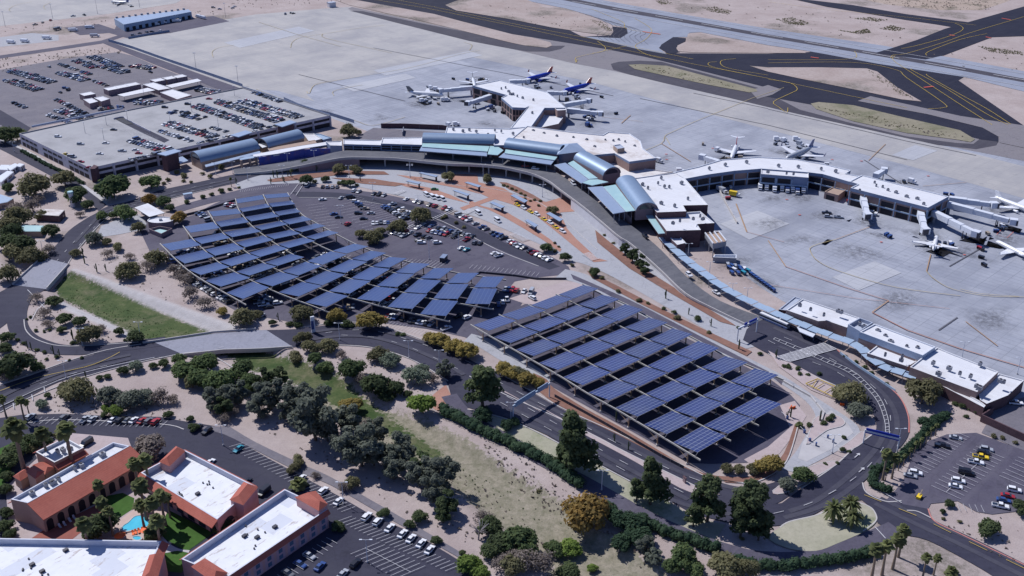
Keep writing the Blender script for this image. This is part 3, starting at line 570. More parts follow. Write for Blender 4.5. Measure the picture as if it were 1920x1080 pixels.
# ---------------------------------------------------------------- solar carports
def v_add(a, b, k=1.0): return tuple(x + y * k for x, y in zip(a, b))
def v_sub(a, b): return tuple(x - y for x, y in zip(a, b))
def carport(name, label, strips, last, skip, mat, zb=5.0, frac=.77, rise=1.8):
    W = [[G(x, y, zb) for x, y in s] for s in strips]
    c = W[len(W) // 2][len(W[0]) // 2]; top = place(name, label, 'solar carport', (c[0], c[1], 0))
    # right hand end of each table: the next beam at the place straight across
    def cross(i, k):
        p = W[i][k]; d = dirn(i, k)
        if i == len(W) - 1: return G(*last[k], zb) if last else v_add(p, v_sub(p, W[i - 1][k]), 1.0)
        n = W[i + 1]; best = min(range(len(n)), key=lambda j: abs((n[j][0] - p[0]) * d[0] + (n[j][1] - p[1]) * d[1]) + .3 * math.hypot(n[j][0] - p[0], n[j][1] - p[1]))
        if k and abs((n[best][0] - p[0]) * d[0] + (n[best][1] - p[1]) * d[1]) > .6 * (d[0] ** 2 + d[1] ** 2): return v_add(p, v_sub(cross(i, k - 1), W[i][k - 1]))
        return n[best]
    def dirn(i, k):
        s = W[i]; return v_sub(s[k + 1], s[k]) if k + 1 < len(s) else v_sub(s[k], s[k - 1])
    for i in range(len(W)):
        for k in range(len(W[i])):
            if (i, k) in skip: continue
            tl, d = W[i][k], dirn(i, k); tr = cross(i, k)
            a = v_add(tl, v_sub(tr, tl), .015); b = v_add(tl, v_sub(tr, tl), .955)
            e = v_add(a, d, frac); f = v_add(b, d, frac); up = lambda p, z: (p[0], p[1], p[2] + z)
            q = [up(a, .25), up(b, .25), up(f, .25 + rise), up(e, .25 + rise)]
            lo = [up(p, -.14) for p in q]; mb = MB()
            nrm = Vector(q[1]).__sub__(Vector(q[0])).cross(Vector(q[2]) - Vector(q[1]))
            uv = [(0, 0), (0, 1), (1, 1), (1, 0)]
            o = [0, 1, 2, 3] if nrm.z > 0 else [3, 2, 1, 0]
            mb.face([q[j] for j in o], 0, uv=[(uv[j][1], uv[j][0]) for j in o]); mb.face([lo[j] for j in o[::-1]], 1)
            for j in range(4): mb.face([lo[j], lo[(j + 1) % 4], q[(j + 1) % 4], q[j]], 1)
            for t in (.2, .5, .8):      # purlins under the modules
                p0 = v_add(v_add(lo[0], v_sub(lo[3], lo[0]), t), (0, 0, -.12)); p1 = v_add(v_add(lo[1], v_sub(lo[2], lo[1]), t), (0, 0, -.12))
                mb.tube(p0, p1, .1, n=4, mi=1)
            sp_ = part(mb, 'solar_panel', M(mat, 'dark_metal'), top)
            mb = MB(); g = v_add(tl, d, frac * .93); mb.tube((g[0], g[1], zb - .1), (e[0], e[1], e[2] + .15 + rise), .14, n=5)
            part2(mb, 'strut', M('steel_beam'), sp_, top)
    lines = [w_[:] for w_ in W]; lines.append([cross(len(W) - 1, k) for k in range(len(W[-1]))])
    for i, l in enumerate(lines):
        d0 = v_sub(l[1], l[0]); d1 = v_sub(l[-1], l[-2]); pts = [v_add(l[0], d0, -.12)] + l + [v_add(l[-1], d1, frac + .12)]
        mb = MB(); mb.rail([p[:2] for p in sm(pts, 3)], .34, zb - .5, zb + .12); part(mb, 'beam', M('steel_beam'), top)
        for k in range(0, len(l)):
            d = v_sub(l[k + 1], l[k]) if k + 1 < len(l) else d1
            p = v_add(l[k], d, .5); mb = MB(); mb.tube((p[0], p[1], 0), (p[0], p[1], zb - .5), .28, .24, 8)
            q = v_add(l[k], d, .12); mb.tube((p[0], p[1], zb * .42), (q[0], q[1], zb - .5), .1, n=5)
            mb.box((p[0], p[1], 0), .9, .9, .6, 0, 1); part(mb, 'column', M('rust_post', 'sidewalk_concrete'), top)
    return top
S0 = P('886.7,610.8 925,633.3 966.7,656.7 1010,681.7 1055.8,708.3 1102.5,737.5 1153.3,765.8 1206.7,797.5 1261.7,830.8')
S1 = P('940,591.7 980,612.5 1021.7,635 1065.8,658.3 1111.7,684.2 1159.2,711.7 1210,739.2 1262.5,770 1318.3,799')
S2 = P('995,573.3 1033.3,591.7 1075,614.2 1119.2,635.8 1165.8,660.8 1213.3,686.7 1264.2,713.3 1316.7,742.5 1371.5,771')
S3 = P('1046.7,553.3 1083.3,571.7 1125.8,591.7 1170,615 1215.8,637.5 1263.3,662.5 1314.2,690 1368.3,715.8')
carport('solar_carport', 'long straight solar carport with deep blue gridded panels beside the boulevard', [S0, S1, S2, S3], None, (), 'solar_blue')
LA = P('302.5,459 325.8,482.5 353.3,507 384,527.5 424,550')
LB = P('345,425.8 361.7,448.3 383.3,469 410,491.7 441.7,510.5 475.8,528 521.7,549 571.7,568')
LC = P('391,397.5 402.5,416.7 418,436.7 440.8,455.8 465.8,475 495,493 528,509.5 569,528.3 615.8,546.7 668,561.5 725.8,576.7 787.5,590')
LD = P('441.7,374 446.7,391.7 458,407.5 475,425.8 495.8,441.7 520,459 548,476 575,490.8 614,507.5 657.5,522.5 705.8,536.7 756.7,548.5 812.5,560.8 871.7,570.5')
LE = P('494,366 501.7,382 513,398 526.7,414.5 548,431 571.7,445 597,459 623,471 658,486 696.7,500 740,511.7 786.7,523 835.8,531.7 888,540')
L5 = P('540,362.5 547,376.5 556,391 571,405.5 595,419 618,432 642,445 666,457 697,470 732,481.7 772.5,492.5 815,502.5 860,511.7 906.7,518.5')
carport('solar_carport', 'curved fan shaped solar carport with slate blue panels around the oval car park', [LA, LB, LC, LD, LE], L5, ((3, 6), (4, 6)), 'solar_slate')

# ---------------------------------------------------------------- buildings
def ctr(pts): return (sum(p[0] for p in pts) / len(pts), sum(p[1] for p in pts) / len(pts), 0)
def block(top, s, h, wall, roof, z0=0.0, par=.7, fascia=None, fh=1.4, wname='wall', rname='roof', inner=None):
    "a volume traced at its roof edge: walls, fascia band, parapet and roof"
    pts = GP(s, h) if isinstance(s, str) else s
    a = sum(pts[i - 1][0] * pts[i][1] - pts[i][0] * pts[i - 1][1] for i in range(len(pts)))
    if a < 0: pts = pts[::-1]
    mb = MB(); mb.prism(pts, z0, h - (fh if fascia else .0), 0, None); wl = part(mb, wname, M(wall), top)
    inn = inset(pts, .45); mb = MB(); mb.poly(inn, h - par + CNT[0] * .001, 0); CNT[0] += 1
    rf = part(mb, rname, M(roof), top)
    mb = MB(); out = inset(pts, -.05) if fascia else pts
    zl = h - fh if fascia else h - .3
    if fascia: mb.prism(out, zl, h, 0, None)
    for i in range(len(pts)):
        mb.face([(*out[i - 1], h), (*out[i], h), (*inn[i], h), (*inn[i - 1], h)], 1)
        mb.face([(*inn[i - 1], h - par), (*inn[i - 1], h), (*inn[i], h), (*inn[i], h - par)], 1)
        if fascia: mb.face([(*out[i - 1], zl), (*pts[i - 1], zl), (*pts[i], zl), (*out[i], zl)], 0)
    part(mb, 'parapet', M(fascia or wall, inner or ('pale_metal' if fascia else roof)), top)
    return pts, wl, rf
def facing(A, B):
    dx, dy = B[0] - A[0], B[1] - A[1]; l = math.hypot(dx, dy); n = (dy / l, -dx / l)
    m = ((A[0] + B[0]) / 2, (A[1] + B[1]) / 2)
    return n if n[0] * -m[0] + n[1] * -m[1] > 0 else (-n[0], -n[1])
def wpanel(top, parent, A, B, t0, t1, z0, z1, mat, name='window', off=.06, depth=.12, n=None, arch=False):
    n = n or facing(A, B); lp = lambda t: (A[0] + (B[0] - A[0]) * t, A[1] + (B[1] - A[1]) * t)
    p, q = lp(t0), lp(t1); prof = [(0, z0), (1, z0), (1, z1), (0, z1)]
    if arch:
        w_ = math.hypot(q[0] - p[0], q[1] - p[1]); r = w_ / 2; zs = z1 - r
        prof = [(0, z0), (1, z0)] + [(.5 + .5 * math.cos(a), zs + r * math.sin(a)) for a in [math.pi * k / 8 for k in range(9)]]
    mb = MB(); f = [(p[0] + (q[0] - p[0]) * u + n[0] * off, p[1] + (q[1] - p[1]) * u + n[1] * off, z) for u, z in prof]
    b = [(x - n[0] * depth, y - n[1] * depth, z) for x, y, z in f]
    a = Vector(f[1]) - Vector(f[0]); c = Vector(f[2]) - Vector(f[1])
    if a.cross(c).dot(Vector((n[0], n[1], 0))) < 0: f = f[::-1]; b = b[::-1]
    mb.face(f); k = len(f)
    for i in range(k): mb.face([b[i - 1], b[i], f[i], f[i - 1]])
    return part2(mb, name, M(mat), parent, top) if parent is not top else part(mb, name, M(mat), top)
def rooftop(top, pts_px, h, parent=None):
    for x, y in P(pts_px):
        c = G(x, y, h); mb = MB(); s = random.uniform(1.0, 2.1)
        mb.box((c[0], c[1], h - .75), s, s * .7, 1.5, AX + random.choice((0, 1.57)), 0); mb.tube((c[0], c[1], h + .75), (c[0], c[1], h + 1.0), .5, n=8, mi=1)
        part(mb, 'roof_unit', M('grey_metal', 'dark_metal'), top)
def vault(top, fl, fr, z, depth, rise, mat='vault_metal', end='mauve_wall', z0=None, name='vaulted_roof', over=.6):
    A, B = G(*fl, z), G(*fr, z); n = facing(A, B); m = (-n[0], -n[1]); rows = []; N = 14
    for P0 in (A, B):
        rows.append([(P0[0] + m[0] * depth * (1 - math.cos(math.pi * k / N)) / 2, P0[1] + m[1] * depth * (1 - math.cos(math.pi * k / N)) / 2, z + rise * math.sin(math.pi * k / N)) for k in range(N + 1)])
    d = Vector(B) - Vector(A); d.normalize()
    rows[0] = [tuple(Vector(p) - d * over) for p in rows[0]]; rows[1] = [tuple(Vector(p) + d * over) for p in rows[1]]
    rev = d.cross(Vector((m[0], m[1], 0))).z < 0
    segs = 9; gr = [[tuple(Vector(a).lerp(Vector(b), s / segs)) for a, b in zip(*rows)] for s in range(segs + 1)]
    mb = MB(); mb.grid(gr if not rev else gr[::-1], 0, True)
    inner = [[(x, y, zz - .35) for x, y, zz in r] for r in (gr if not rev else gr[::-1])]; mb.grid(inner[::-1], 0, True)
    for r, q in ((gr[0], [(x, y, zz - .35) for x, y, zz in gr[0]]), (gr[-1], [(x, y, zz - .35) for x, y, zz in gr[-1]])): mb.grid([r, q], 0, False)
    part(mb, name, M(mat), top)
    for P0 in (A, B):       # gable ends: wall with a dark arched light
        arc = [(P0[0] + m[0] * depth * (1 - math.cos(math.pi * k / N)) / 2, P0[1] + m[1] * depth * (1 - math.cos(math.pi * k / N)) / 2, z - .1 + (rise - .3) * math.sin(math.pi * k / N)) for k in range(N + 1)]
        zb = z0 if z0 is not None else 0
        mb = MB(); mb.face([(arc[-1][0], arc[-1][1], zb), (arc[0][0], arc[0][1], zb)] + arc); gw = part(mb, 'gable', M(end), top)
        s = -.12 if P0 is A else .12; cx = [sum(p[i] for p in arc) / len(arc) for i in range(2)]
        g = [(cx[0] + (p[0] - cx[0]) * .7 + d.x * s, cx[1] + (p[1] - cx[1]) * .7 + d.y * s, z + .3 + (p[2] - z) * .72) for p in arc]
        mb = MB(); mb.face(g); part2(mb, 'dark_arch', M('window_glass'), gw, top)
    for a0, b0 in ((A, B), ((A[0] + m[0] * depth, A[1] + m[1] * depth), (B[0] + m[0] * depth, B[1] + m[1] * depth))):
        mb = MB(); mb.face([(a0[0], a0[1], z0 or 0), (b0[0], b0[1], z0 or 0), (b0[0], b0[1], z), (a0[0], a0[1], z)]); part(mb, 'wall', M(end), top)
    return A, B, n
def slab(top, s, z, mat, name, thick=.35, edge='pale_metal', zs=None):
    "thin roof plate; zs gives each corner its own level"
    q = P(s); zs = zs or [z] * len(q); pts = [G(x, y, k) for (x, y), k in zip(q, zs)]
    a = sum(pts[i - 1][0] * pts[i][1] - pts[i][0] * pts[i - 1][1] for i in range(len(pts)))
    if a < 0: pts = pts[::-1]
    mb = MB(); mb.face(pts, 0); lo = [(x, y, zz - thick) for x, y, zz in pts]; mb.face(lo[::-1], 1)
    for i in range(len(pts)): mb.face([lo[i - 1], lo[i], pts[i], pts[i - 1]], 1)
    return part(mb, name, M(mat, edge), top), pts
# --- the elevated departures road
FE = sm('440,329 480,326 520,321 560,314 600,306 647,298 700,298 745,299.5 837,309 890,311 937,315 973,322 1003,330 1030,343 1050,358 1093,390 1127,418 1160,446 1185,462 1235,506 1285,553 1340,583 1402,613', 4)
BE = sm('437,318 478,313 520,307 560,301 600,293 640,284 700,280 760,282 840,288 900,292 950,298 990,304 1020,312 1045,325 1070,342 1100,364 1140,394 1175,418 1200,436 1240,470 1290,522 1350,565 1436,598', 4)
def rampz(i, n):
    t = i / (n - 1); e = lambda a: a * a * (3 - 2 * a)
    return 6.0 * e(min(1, t / .24)) * (1 - e(min(1, max(0, (t - .66) / .34))))
nF = len(FE); assert len(BE) == nF
f3 = [(*G(*FE[i], rampz(i, nF))[:2], rampz(i, nF) + .32) for i in range(nF)]; b3 = [(*G(*BE[i], rampz(i, nF))[:2], rampz(i, nF) + .32) for i in range(nF)]
rd = place('elevated_road', 'long curving elevated road passing the terminal canopies', 'elevated road', (*f3[nF // 2][:2], 0))
mb = MB(); mb.grid([f3, b3], 0, False); mb.grid([[(x, y, z - .9) for x, y, z in b3], [(x, y, z - .9) for x, y, z in f3]], 1, False); mb.grid([[(x, y, z - .9) for x, y, z in f3], f3], 1, False); mb.grid([b3, [(x, y, z - .9) for x, y, z in b3]], 1, False)
part(mb, 'deck', M('deck_road', 'sidewalk_concrete'), rd)
mb = MB(); mb.rail([(x, y, z) for x, y, z in f3], .45, -.2, .85); part(mb, 'barrier', M('kerb_stone'), rd)
mb = MB(); i0, i1 = int(nF * .66), nF - 1
mb.grid([[(f3[i][0], f3[i][1], -.2) for i in range(i0, i1)], [(f3[i][0], f3[i][1], max(.0, f3[i][2] - .85)) for i in range(i0, i1)]], 0, False); part(mb, 'retaining_wall', M('white_wall'), rd)
mb = MB(); i0, i1 = 12, int(nF * .26)
mb.grid([[(f3[i][0], f3[i][1], -.2) for i in range(i0, i1)], [(f3[i][0], f3[i][1], max(.0, f3[i][2] - .85)) for i in range(i0, i1)]], 0, False); part(mb, 'retaining_wall', M('mauve_wall'), rd)
mb = MB(); mb.grid([[((b3[i][0] * .85 + f3[i][0] * .15), (b3[i][1] * .85 + f3[i][1] * .15), -.2) for i in range(18, int(nF * .7))], [((b3[i][0] * .85 + f3[i][0] * .15), (b3[i][1] * .85 + f3[i][1] * .15), 5.3) for i in range(18, int(nF * .7))]], 0, False); part(mb, 'back_wall', M('dark_brick'), rd)
for i in range(26, int(nF * .66), 3):
    mb = MB(); p = f3[i]; q = b3[i]; x, y = p[0] * .85 + q[0] * .15, p[1] * .85 + q[1] * .15
    mb.tube((x, y, 0), (x, y, p[2] - .8), .5, n=8); part(mb, 'pier', M('sidewalk_concrete'), rd)
# --- main terminal
tm = place('airport_terminal', 'main passenger terminal with vaulted metal roofs, teal glass canopies and white flat roofs', 'terminal', G(1060, 300))
block(tm, '838,237.5 955,241 990,237 962,259 946,272 926,272 926,268 832,262', 12.5, 'brown_wall', 'white_roof', fascia='blue_fascia')
block(tm, '988,236 1070,247 1130,253 1140,247 1180,250 1201,264 1205,278 1230,296 1180,303 1152,287 1107,291 1098,283 1070,272 1050,276 960,259', 13.5, 'brown_wall', 'stained_roof', fascia='blue_fascia')
block(tm, '1098,289 1128,300 1160,299 1183,312 1210,316 1262,322 1187,335 1165,331 1140,326', 7.5, 'brown_wall', 'stained_roof')
Dp, _, _ = block(tm, '1187,334 1265,323 1283,333 1327.5,384 1281,385 1287,396 1232,398 1226,392', 12.5, 'dark_brick', 'white_roof')
block(tm, '1227,402 1313,396 1340,418 1307,420 1314,431 1250,433', 10.0, 'dark_brick', 'white_roof', par=1.2)
block(tm, '1256,446 1274,442 1286,455 1270,459', 6.0, 'dark_brick', 'white_roof')
block(tm, '1150,272 1163,270 1171,277 1158,279', 16.0, 'tan_wall', 'grey_roof', z0=12)
rooftop(tm, '1150,264 1160,262 1172,266 1240,333 1278,342 1234,343 1246,349 1275,414 1313,405 1318,410', 13.2)
rooftop(tm, '893,246 928,244 940,246 915,252 962,250 1044,255 982,258', 13.2)
rooftop(tm, '850,242 868,245 880,243 1000,245 1020,250 1075,258 1100,262 1135,263 1190,274 1115,275 1205,345 1215,352 1255,350 1290,372 1265,385 1240,380 1300,410 1262,418', 13.0)
for fl, fr in (((793, 267), (925, 270)), ((946, 276.5), (1046, 290)), ((1076, 299), (1130, 329)), ((1155, 343), (1192, 394))):
    vault(tm, fl, fr, 12.0, 12.5, 4.4, z0=6)
for s, m_, nm, z in (('792,268 918,274 914,284 791,275', 'teal_glass', 'glass_canopy', 11.6), ('790,275 913,284 913,292.5 786,282.5', 'canopy_metal', 'kerb_canopy', 11.0), ('914,289 919,273.5 933,274.5 944,281.5 933,290.5', 'teal_glass', 'glass_canopy', 11.4),
                 ('948,280 1045,294 1040,300 946,287', 'teal_glass', 'glass_canopy', 11.6), ('945,286.5 1040,300 1033,308.5 935,294.5', 'canopy_metal', 'kerb_canopy', 11.0),
                 ('1065,306 1075,301 1121,334 1104,335.5', 'teal_glass', 'glass_canopy', 11.6), ('1039,309 1060,305 1105,335.5 1090,343.5', 'canopy_metal', 'kerb_canopy', 11.0), ('1092,342.5 1105,336.5 1120,336 1141,341 1110,347.5', 'teal_glass', 'glass_canopy', 11.4),
                 ('1131,350 1154,346 1191,394.5 1174,396.5', 'teal_glass', 'glass_canopy', 11.6), ('1102,351 1130,349 1173,396.5 1150,400.5', 'canopy_metal', 'kerb_canopy', 11.0), ('1211,404 1224,403 1247,437 1235,438', 'teal_glass', 'glass_canopy', 8.5)):
    sl_, q = slab(tm, s, z, m_, nm)
    if nm == 'kerb_canopy':
        for t in (.08, .5, .92):
            for a, b in ((q[0], q[1]), (q[2], q[3])):
                p = Vector(a).lerp(Vector(b), t); mb = MB(); mb.tube((p.x, p.y, 6), (p.x, p.y, z - .3), .2, n=6); part(mb, 'canopy_post', M('grey_metal'), tm)
mb = MB(); ap = G(1067, 270, 16.5); bs = [G(1044, 290, 13.8), G(1099, 283, 13.8), G(1082, 268, 13.8), G(1052, 270, 13.8)]
for i in range(4): mb.face([bs[i], bs[(i + 1) % 4], ap] if (Vector(bs[(i + 1) % 4]) - Vector(bs[i])).cross(Vector(ap) - Vector(bs[i])).z > 0 else [bs[(i + 1) % 4], bs[i], ap])
mb.face(bs); part(mb, 'hipped_roof', M('canopy_metal'), tm)
pt = GP('1048,290 1092,284 1078,272 1054,274', 13.6); mb = MB(); mb.prism(pt, 6, 13.6, 0); gl = part(mb, 'glass_lobby', M('sky_glass'), tm)
for a, b in (((791, 283), (913, 293)), ((935, 295), (1036, 309)), ((1042, 311), (1090, 343)), ((1104, 353), (1150, 400))):     # glazed front behind the canopies
    A, B = G(*a, 11), G(*b, 11); n = facing(A, B); A2 = (A[0] - n[0] * 11, A[1] - n[1] * 11); B2 = (B[0] - n[0] * 11, B[1] - n[1] * 11)
    mb = MB(); mb.face([(*A2, 0), (*B2, 0), (*B2, 11.2), (*A2, 11.2)]); fr_ = part(mb, 'front_wall', M('mauve_wall'), tm)
    for k in range(6): wpanel(tm, fr_, A2, B2, .04 + k * .16, .16 + k * .16, 6.6, 10.2, 'window_glass')
wpanel(tm, tm, G(962, 259, 13.5), G(1050, 275, 13.5), .03, .96, 10.6, 12.2, 'window_glass')
# west link building
lk = place('link_building', 'low white roofed link building with dark louvred front beside the elevated road', 'building', G(716, 270))
block(lk, '644,261 715,262.5 715,272 644,270', 10.0, 'blue_fascia', 'white_roof'); block(lk, '717,258 792,257 791,271.5 714,269', 11.0, 'blue_fascia', 'white_roof')
for a, b, k in (((644, 270), (715, 272), 10), ((714, 269), (791, 271.5), 11)):
    for i in range(4):
        wpanel(lk, lk, G(*a, k), G(*b, k), .02 + i * .245, .24 + i * .245, k - 4.2, k - 2.8, 'dark_opening'); wpanel(lk, lk, G(*a, k), G(*b, k), .02 + i * .245, .24 + i * .245, k - 2.4, k - 1.3, 'dark_opening')
block(lk, '611,265 641,264 641,273 619,272.5', 8.0, 'blue_fascia', 'white_roof')
mw = place('mural_wall', 'long blue painted mural wall under a narrow white walkway roof', 'wall', G(550, 295))
slab(mw, '474,290 525,280 570,272.5 611,266 616,271 568,278.5 521,288 476,294', 6.2, 'white_roof', 'roof')
wl_ = [G(*q, 5.8)[:2] for q in P('485,295 520,288.5 570,279.5 628,277.5')]
mb = MB(); mb.rail(wl_, .5, 0, 5.7); part(mb, 'wall', M('blue_mural'), mw)
slab(mw, '449,296 486,290 487,294 450,300', 5.0, 'blue_shade', 'canopy')
for x, y in P('452,300 468,297 480,295'):
    p = G(x, y, 5); mb = MB(); mb.box((p[0], p[1], 0), 1.2, 1.2, 4.8, AX); part(mb, 'post', M('tan_wall'), mw)
slab(mw, '510,285 520,283 524,290 513,292', 5.4, 'teal_glass', 'canopy')
# rental car hall
rh = place('rental_hall', 'rental hall of two long barrel vaults in front of the parking garage', 'building', G(440, 290))
vault(rh, (378, 304), (486, 279), 5.5, 15, 5.0, end='tan_wall'); vault(rh, (504, 276), (570, 259), 5.5, 13, 4.6, end='tan_wall')
slab(rh, '384,309 487,283 489,287 386,313', 5.0, 'canopy_metal', 'kerb_canopy'); slab(rh, '502,278 590,262 594,268 505,283', 5.0, 'tan_wall', 'lower_roof')
block(rh, '568,250 588,250 604,260 580,266', 5.0, 'tan_wall', 'white_roof'); block(rh, '586,251 598,250 622,258 606,262', 4.5, 'blue_fascia', 'blue_shade')
slab(rh, '484,270 494,268 502,274 492,277', 5.8, 'white_roof', 'link_roof')
# --- concourses
cn_ = place('north_concourse', 'angular white roofed concourse with blue fascia, farther out on the apron', 'concourse', G(970, 200))
pn, wn, _ = block(cn_, '886,160 936,150 1025,172 1061,202 1021,202 996,237 957,240 991,199 985,202 961,201 940,183 950,178', 10.5, 'brown_wall', 'white_roof', fascia='blue_fascia', fh=1.8)
block(cn_, '997,235 1023,213 1040,213 1056,220 1047,232 1010,240', 5.5, 'brown_wall', 'white_roof'); block(cn_, '1039,202 1061,202 1061,206 1045,207', 10.2, 'brown_wall', 'white_roof')
rooftop(cn_, '948,164 954,171 962,176 970,180 980,183 1000,187 957,176 940,166 998,211', 10.8)
for a, b in (((886, 160), (950, 178)), ((940, 183), (961, 201)), ((961, 201), (985, 202))):
    for i in range(4):
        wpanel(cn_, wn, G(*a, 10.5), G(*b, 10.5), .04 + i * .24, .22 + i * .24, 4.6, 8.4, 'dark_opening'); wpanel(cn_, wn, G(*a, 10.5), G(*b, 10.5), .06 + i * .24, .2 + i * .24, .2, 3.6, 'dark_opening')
cw = place('west_concourse', 'long bent white roofed concourse with blue fascia ending in a broad block', 'concourse', G(1500, 330))
pw, ww, _ = block(cw, '1262,323 1310,312 1353,299 1420,294 1493,298 1543,307 1595,319 1586,325 1612,330 1594,341 1560,331 1542,326 1517,323 1427,316 1377,320 1327,327 1284,335', 10.0, 'brown_wall', 'white_roof', fascia='blue_fascia', fh=2.0)
p2_, w2, _ = block(cw, '1616,328 1779,368 1740,389 1595,352 1609,345 1593,340', 10.6, 'brown_wall', 'white_roof', fascia='blue_fascia', fh=2.0)
p3_, w3, _ = block(cw, '1427,316.5 1516,323.5 1516,333 1427,326', 9.6, 'blue_fascia', 'white_roof')
rooftop(cw, '1330,315 1360,308 1400,303 1540,316 1640,342 1665,356 1700,368 1720,372 1460,310 1497,312 1567,320 1475,325 1488,326 1643,348 1655,350 1612,357 1440,322 1680,360 1732,382', 10.7)
for a, b, w_, hh in (((1284, 335), (1377, 320), ww, 10), ((1377, 320), (1427, 316), ww, 10), ((1427, 326), (1516, 333), w3, 9.6), ((1517, 323), (1594, 341), ww, 10), ((1595, 352), (1740, 389), w2, 10.6), ((1740, 389), (1779, 368), w2, 10.6)):
    L_ = math.dist(G(*a, hh)[:2], G(*b, hh)[:2]); n = max(2, int(L_ / 8))
    for i in range(n):
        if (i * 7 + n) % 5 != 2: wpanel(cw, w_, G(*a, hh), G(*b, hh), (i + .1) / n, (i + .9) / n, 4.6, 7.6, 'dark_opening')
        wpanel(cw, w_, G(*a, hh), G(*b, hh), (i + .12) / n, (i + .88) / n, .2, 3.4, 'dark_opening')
    A, B = G(*a, hh), G(*b, hh); nn = facing(A, B)
    mb = MB(); mb.rail([(A[0] + nn[0] * .3, A[1] + nn[1] * .3), (B[0] + nn[0] * .3, B[1] + nn[1] * .3)], .5, 3.7, 4.4); part(mb, 'ledge', M('blue_shade'), cw)
    for i in range(n + 1):
        x, y = A[0] + (B[0] - A[0]) * i / n + nn[0] * .4, A[1] + (B[1] - A[1]) * i / n + nn[1] * .4; mb = MB(); mb.box((x, y, 0), .5, .5, hh - 2, AX); part(mb, 'wall_post', M('blue_shade'), cw)
sb = place('apron_shed', 'small tan roofed shed against the front of the bent concourse', 'shed', G(1567, 362))
block(sb, '1546,359 1562,350 1587,355 1572,366', 4.5, 'brown_wall', 'tan_wall'); wpanel(sb, sb, G(1546, 359, 4.5), G(1572, 366, 4.5), .15, .75, .1, 3, 'dark_opening', 'door')
# --- south buildings
sbd = place('flat_roofed_office', 'brown walled airport office with stepped white flat roofs along the curving road', 'building', G(1680, 670))
_, wq1, _ = block(sbd, '1474,581 1505,560 1612,596 1588,614 1550,601 1534,602', 6.0, 'brown_wall', 'white_roof')
block(sbd, '1590,608 1612,595.5 1637,604.5 1612,621', 9.0, 'blue_fascia', 'grey_roof', par=1.8)
block(sbd, '1612,622 1640,607 1754,650 1730,666', 9.0, 'brown_wall', 'white_roof', fascia='canopy_metal', fh=3.0)
block(sbd, '1626,662 1647,645.5 1727,672 1702,687', 5.5, 'brown_wall', 'white_roof')
block(sbd, '1706,688 1730,669 1757,651 1778,660 1872,697 1832,735', 7.5, 'brown_wall', 'white_roof')
block(sbd, '1834,735 1872,700 1920,713 1890,741 1850,757 1838,750', 5.2, 'dark_brick', 'white_roof'); block(sbd, '1764,722 1772,716 1838,752 1848,760 1845,764', 4.6, 'dark_brick', 'white_roof')
block(sbd, '1460,580 1490,556 1503,560 1474,582', 4.0, 'dark_brick', 'grey_roof')
rooftop(sbd, '1500,572 1520,580 1545,590 1670,640 1700,650 1720,652 1660,665 1690,675 1750,680 1780,690 1800,700 1760,700 1820,705 1646,620 1660,630 1692,668 1572,583 1578,585 1838,682 1876,714 1883,716 1832,724 1838,727 1620,612 1612,606', 8.5)
for i in range(5): wpanel(sbd, sbd, G(1626, 662, 5.5), G(1702, 687, 5.5), .05 + i * .19, .2 + i * .19, 1, 4, 'window_glass')
wl = place('yard_wall', 'dark brown yard wall running behind the palm lined car lot', 'wall', G(1870, 800)); mb = MB(); mb.rail(GP('1840,782 1905,812 1990,850', 2.0), .5, 0, 3.2); part(mb, 'wall', M('dark_brick'), wl); mb = MB(); mb.rail(GP('1840,782 1862,768', 2.0), .5, 0, 3.2); part(mb, 'wall', M('dark_brick'), wl)
# --- covered walkway of blue roof panels
cwk = place('covered_walkway', 'long covered walkway of blue roof panels snaking between road and apron', 'walkway', G(1440, 585))
line = sm('1243,445 1275,476 1297,494 1320,511 1342,528 1372,547 1405,564 1440,580 1490,602 1535,620 1580,636 1606,646 1622,660 1640,676 1660,688 1690,698 1720,706', 6)
wl3 = [G(x, y, 4.0) for x, y in line]; cum = [0]
for a, b in zip(wl3, wl3[1:]): cum.append(cum[-1] + math.dist(a, b))
def along(pts, cum, s):
    for i in range(len(cum) - 1):
        if s <= cum[i + 1]: t = (s - cum[i]) / (cum[i + 1] - cum[i] + 1e-9); return tuple(a + (b - a) * t for a, b in zip(pts[i], pts[i + 1]))
    return pts[-1]
NP = 34
for k in range(NP):
    p, q = along(wl3, cum, cum[-1] * k / NP), along(wl3, cum, cum[-1] * (k + .95) / NP)
    mb = MB(); mb.rail([(p[0], p[1]), (q[0], q[1])], 5.0, 4.0 - (k % 2) * .25, 4.16 - (k % 2) * .25); part(mb, 'roof_panel', M('blue_shade'), cwk)
    d = Vector(q) - Vector(p); d.normalize()
    for sgn in (-1, 1):
        if (k + (sgn > 0)) % 2: mb = MB(); x, y = p[0] - d.y * 2.1 * sgn, p[1] + d.x * 2.1 * sgn; mb.tube((x, y, 0), (x, y, 4), .14, n=6); part(mb, 'post', M('grey_metal'), cwk)
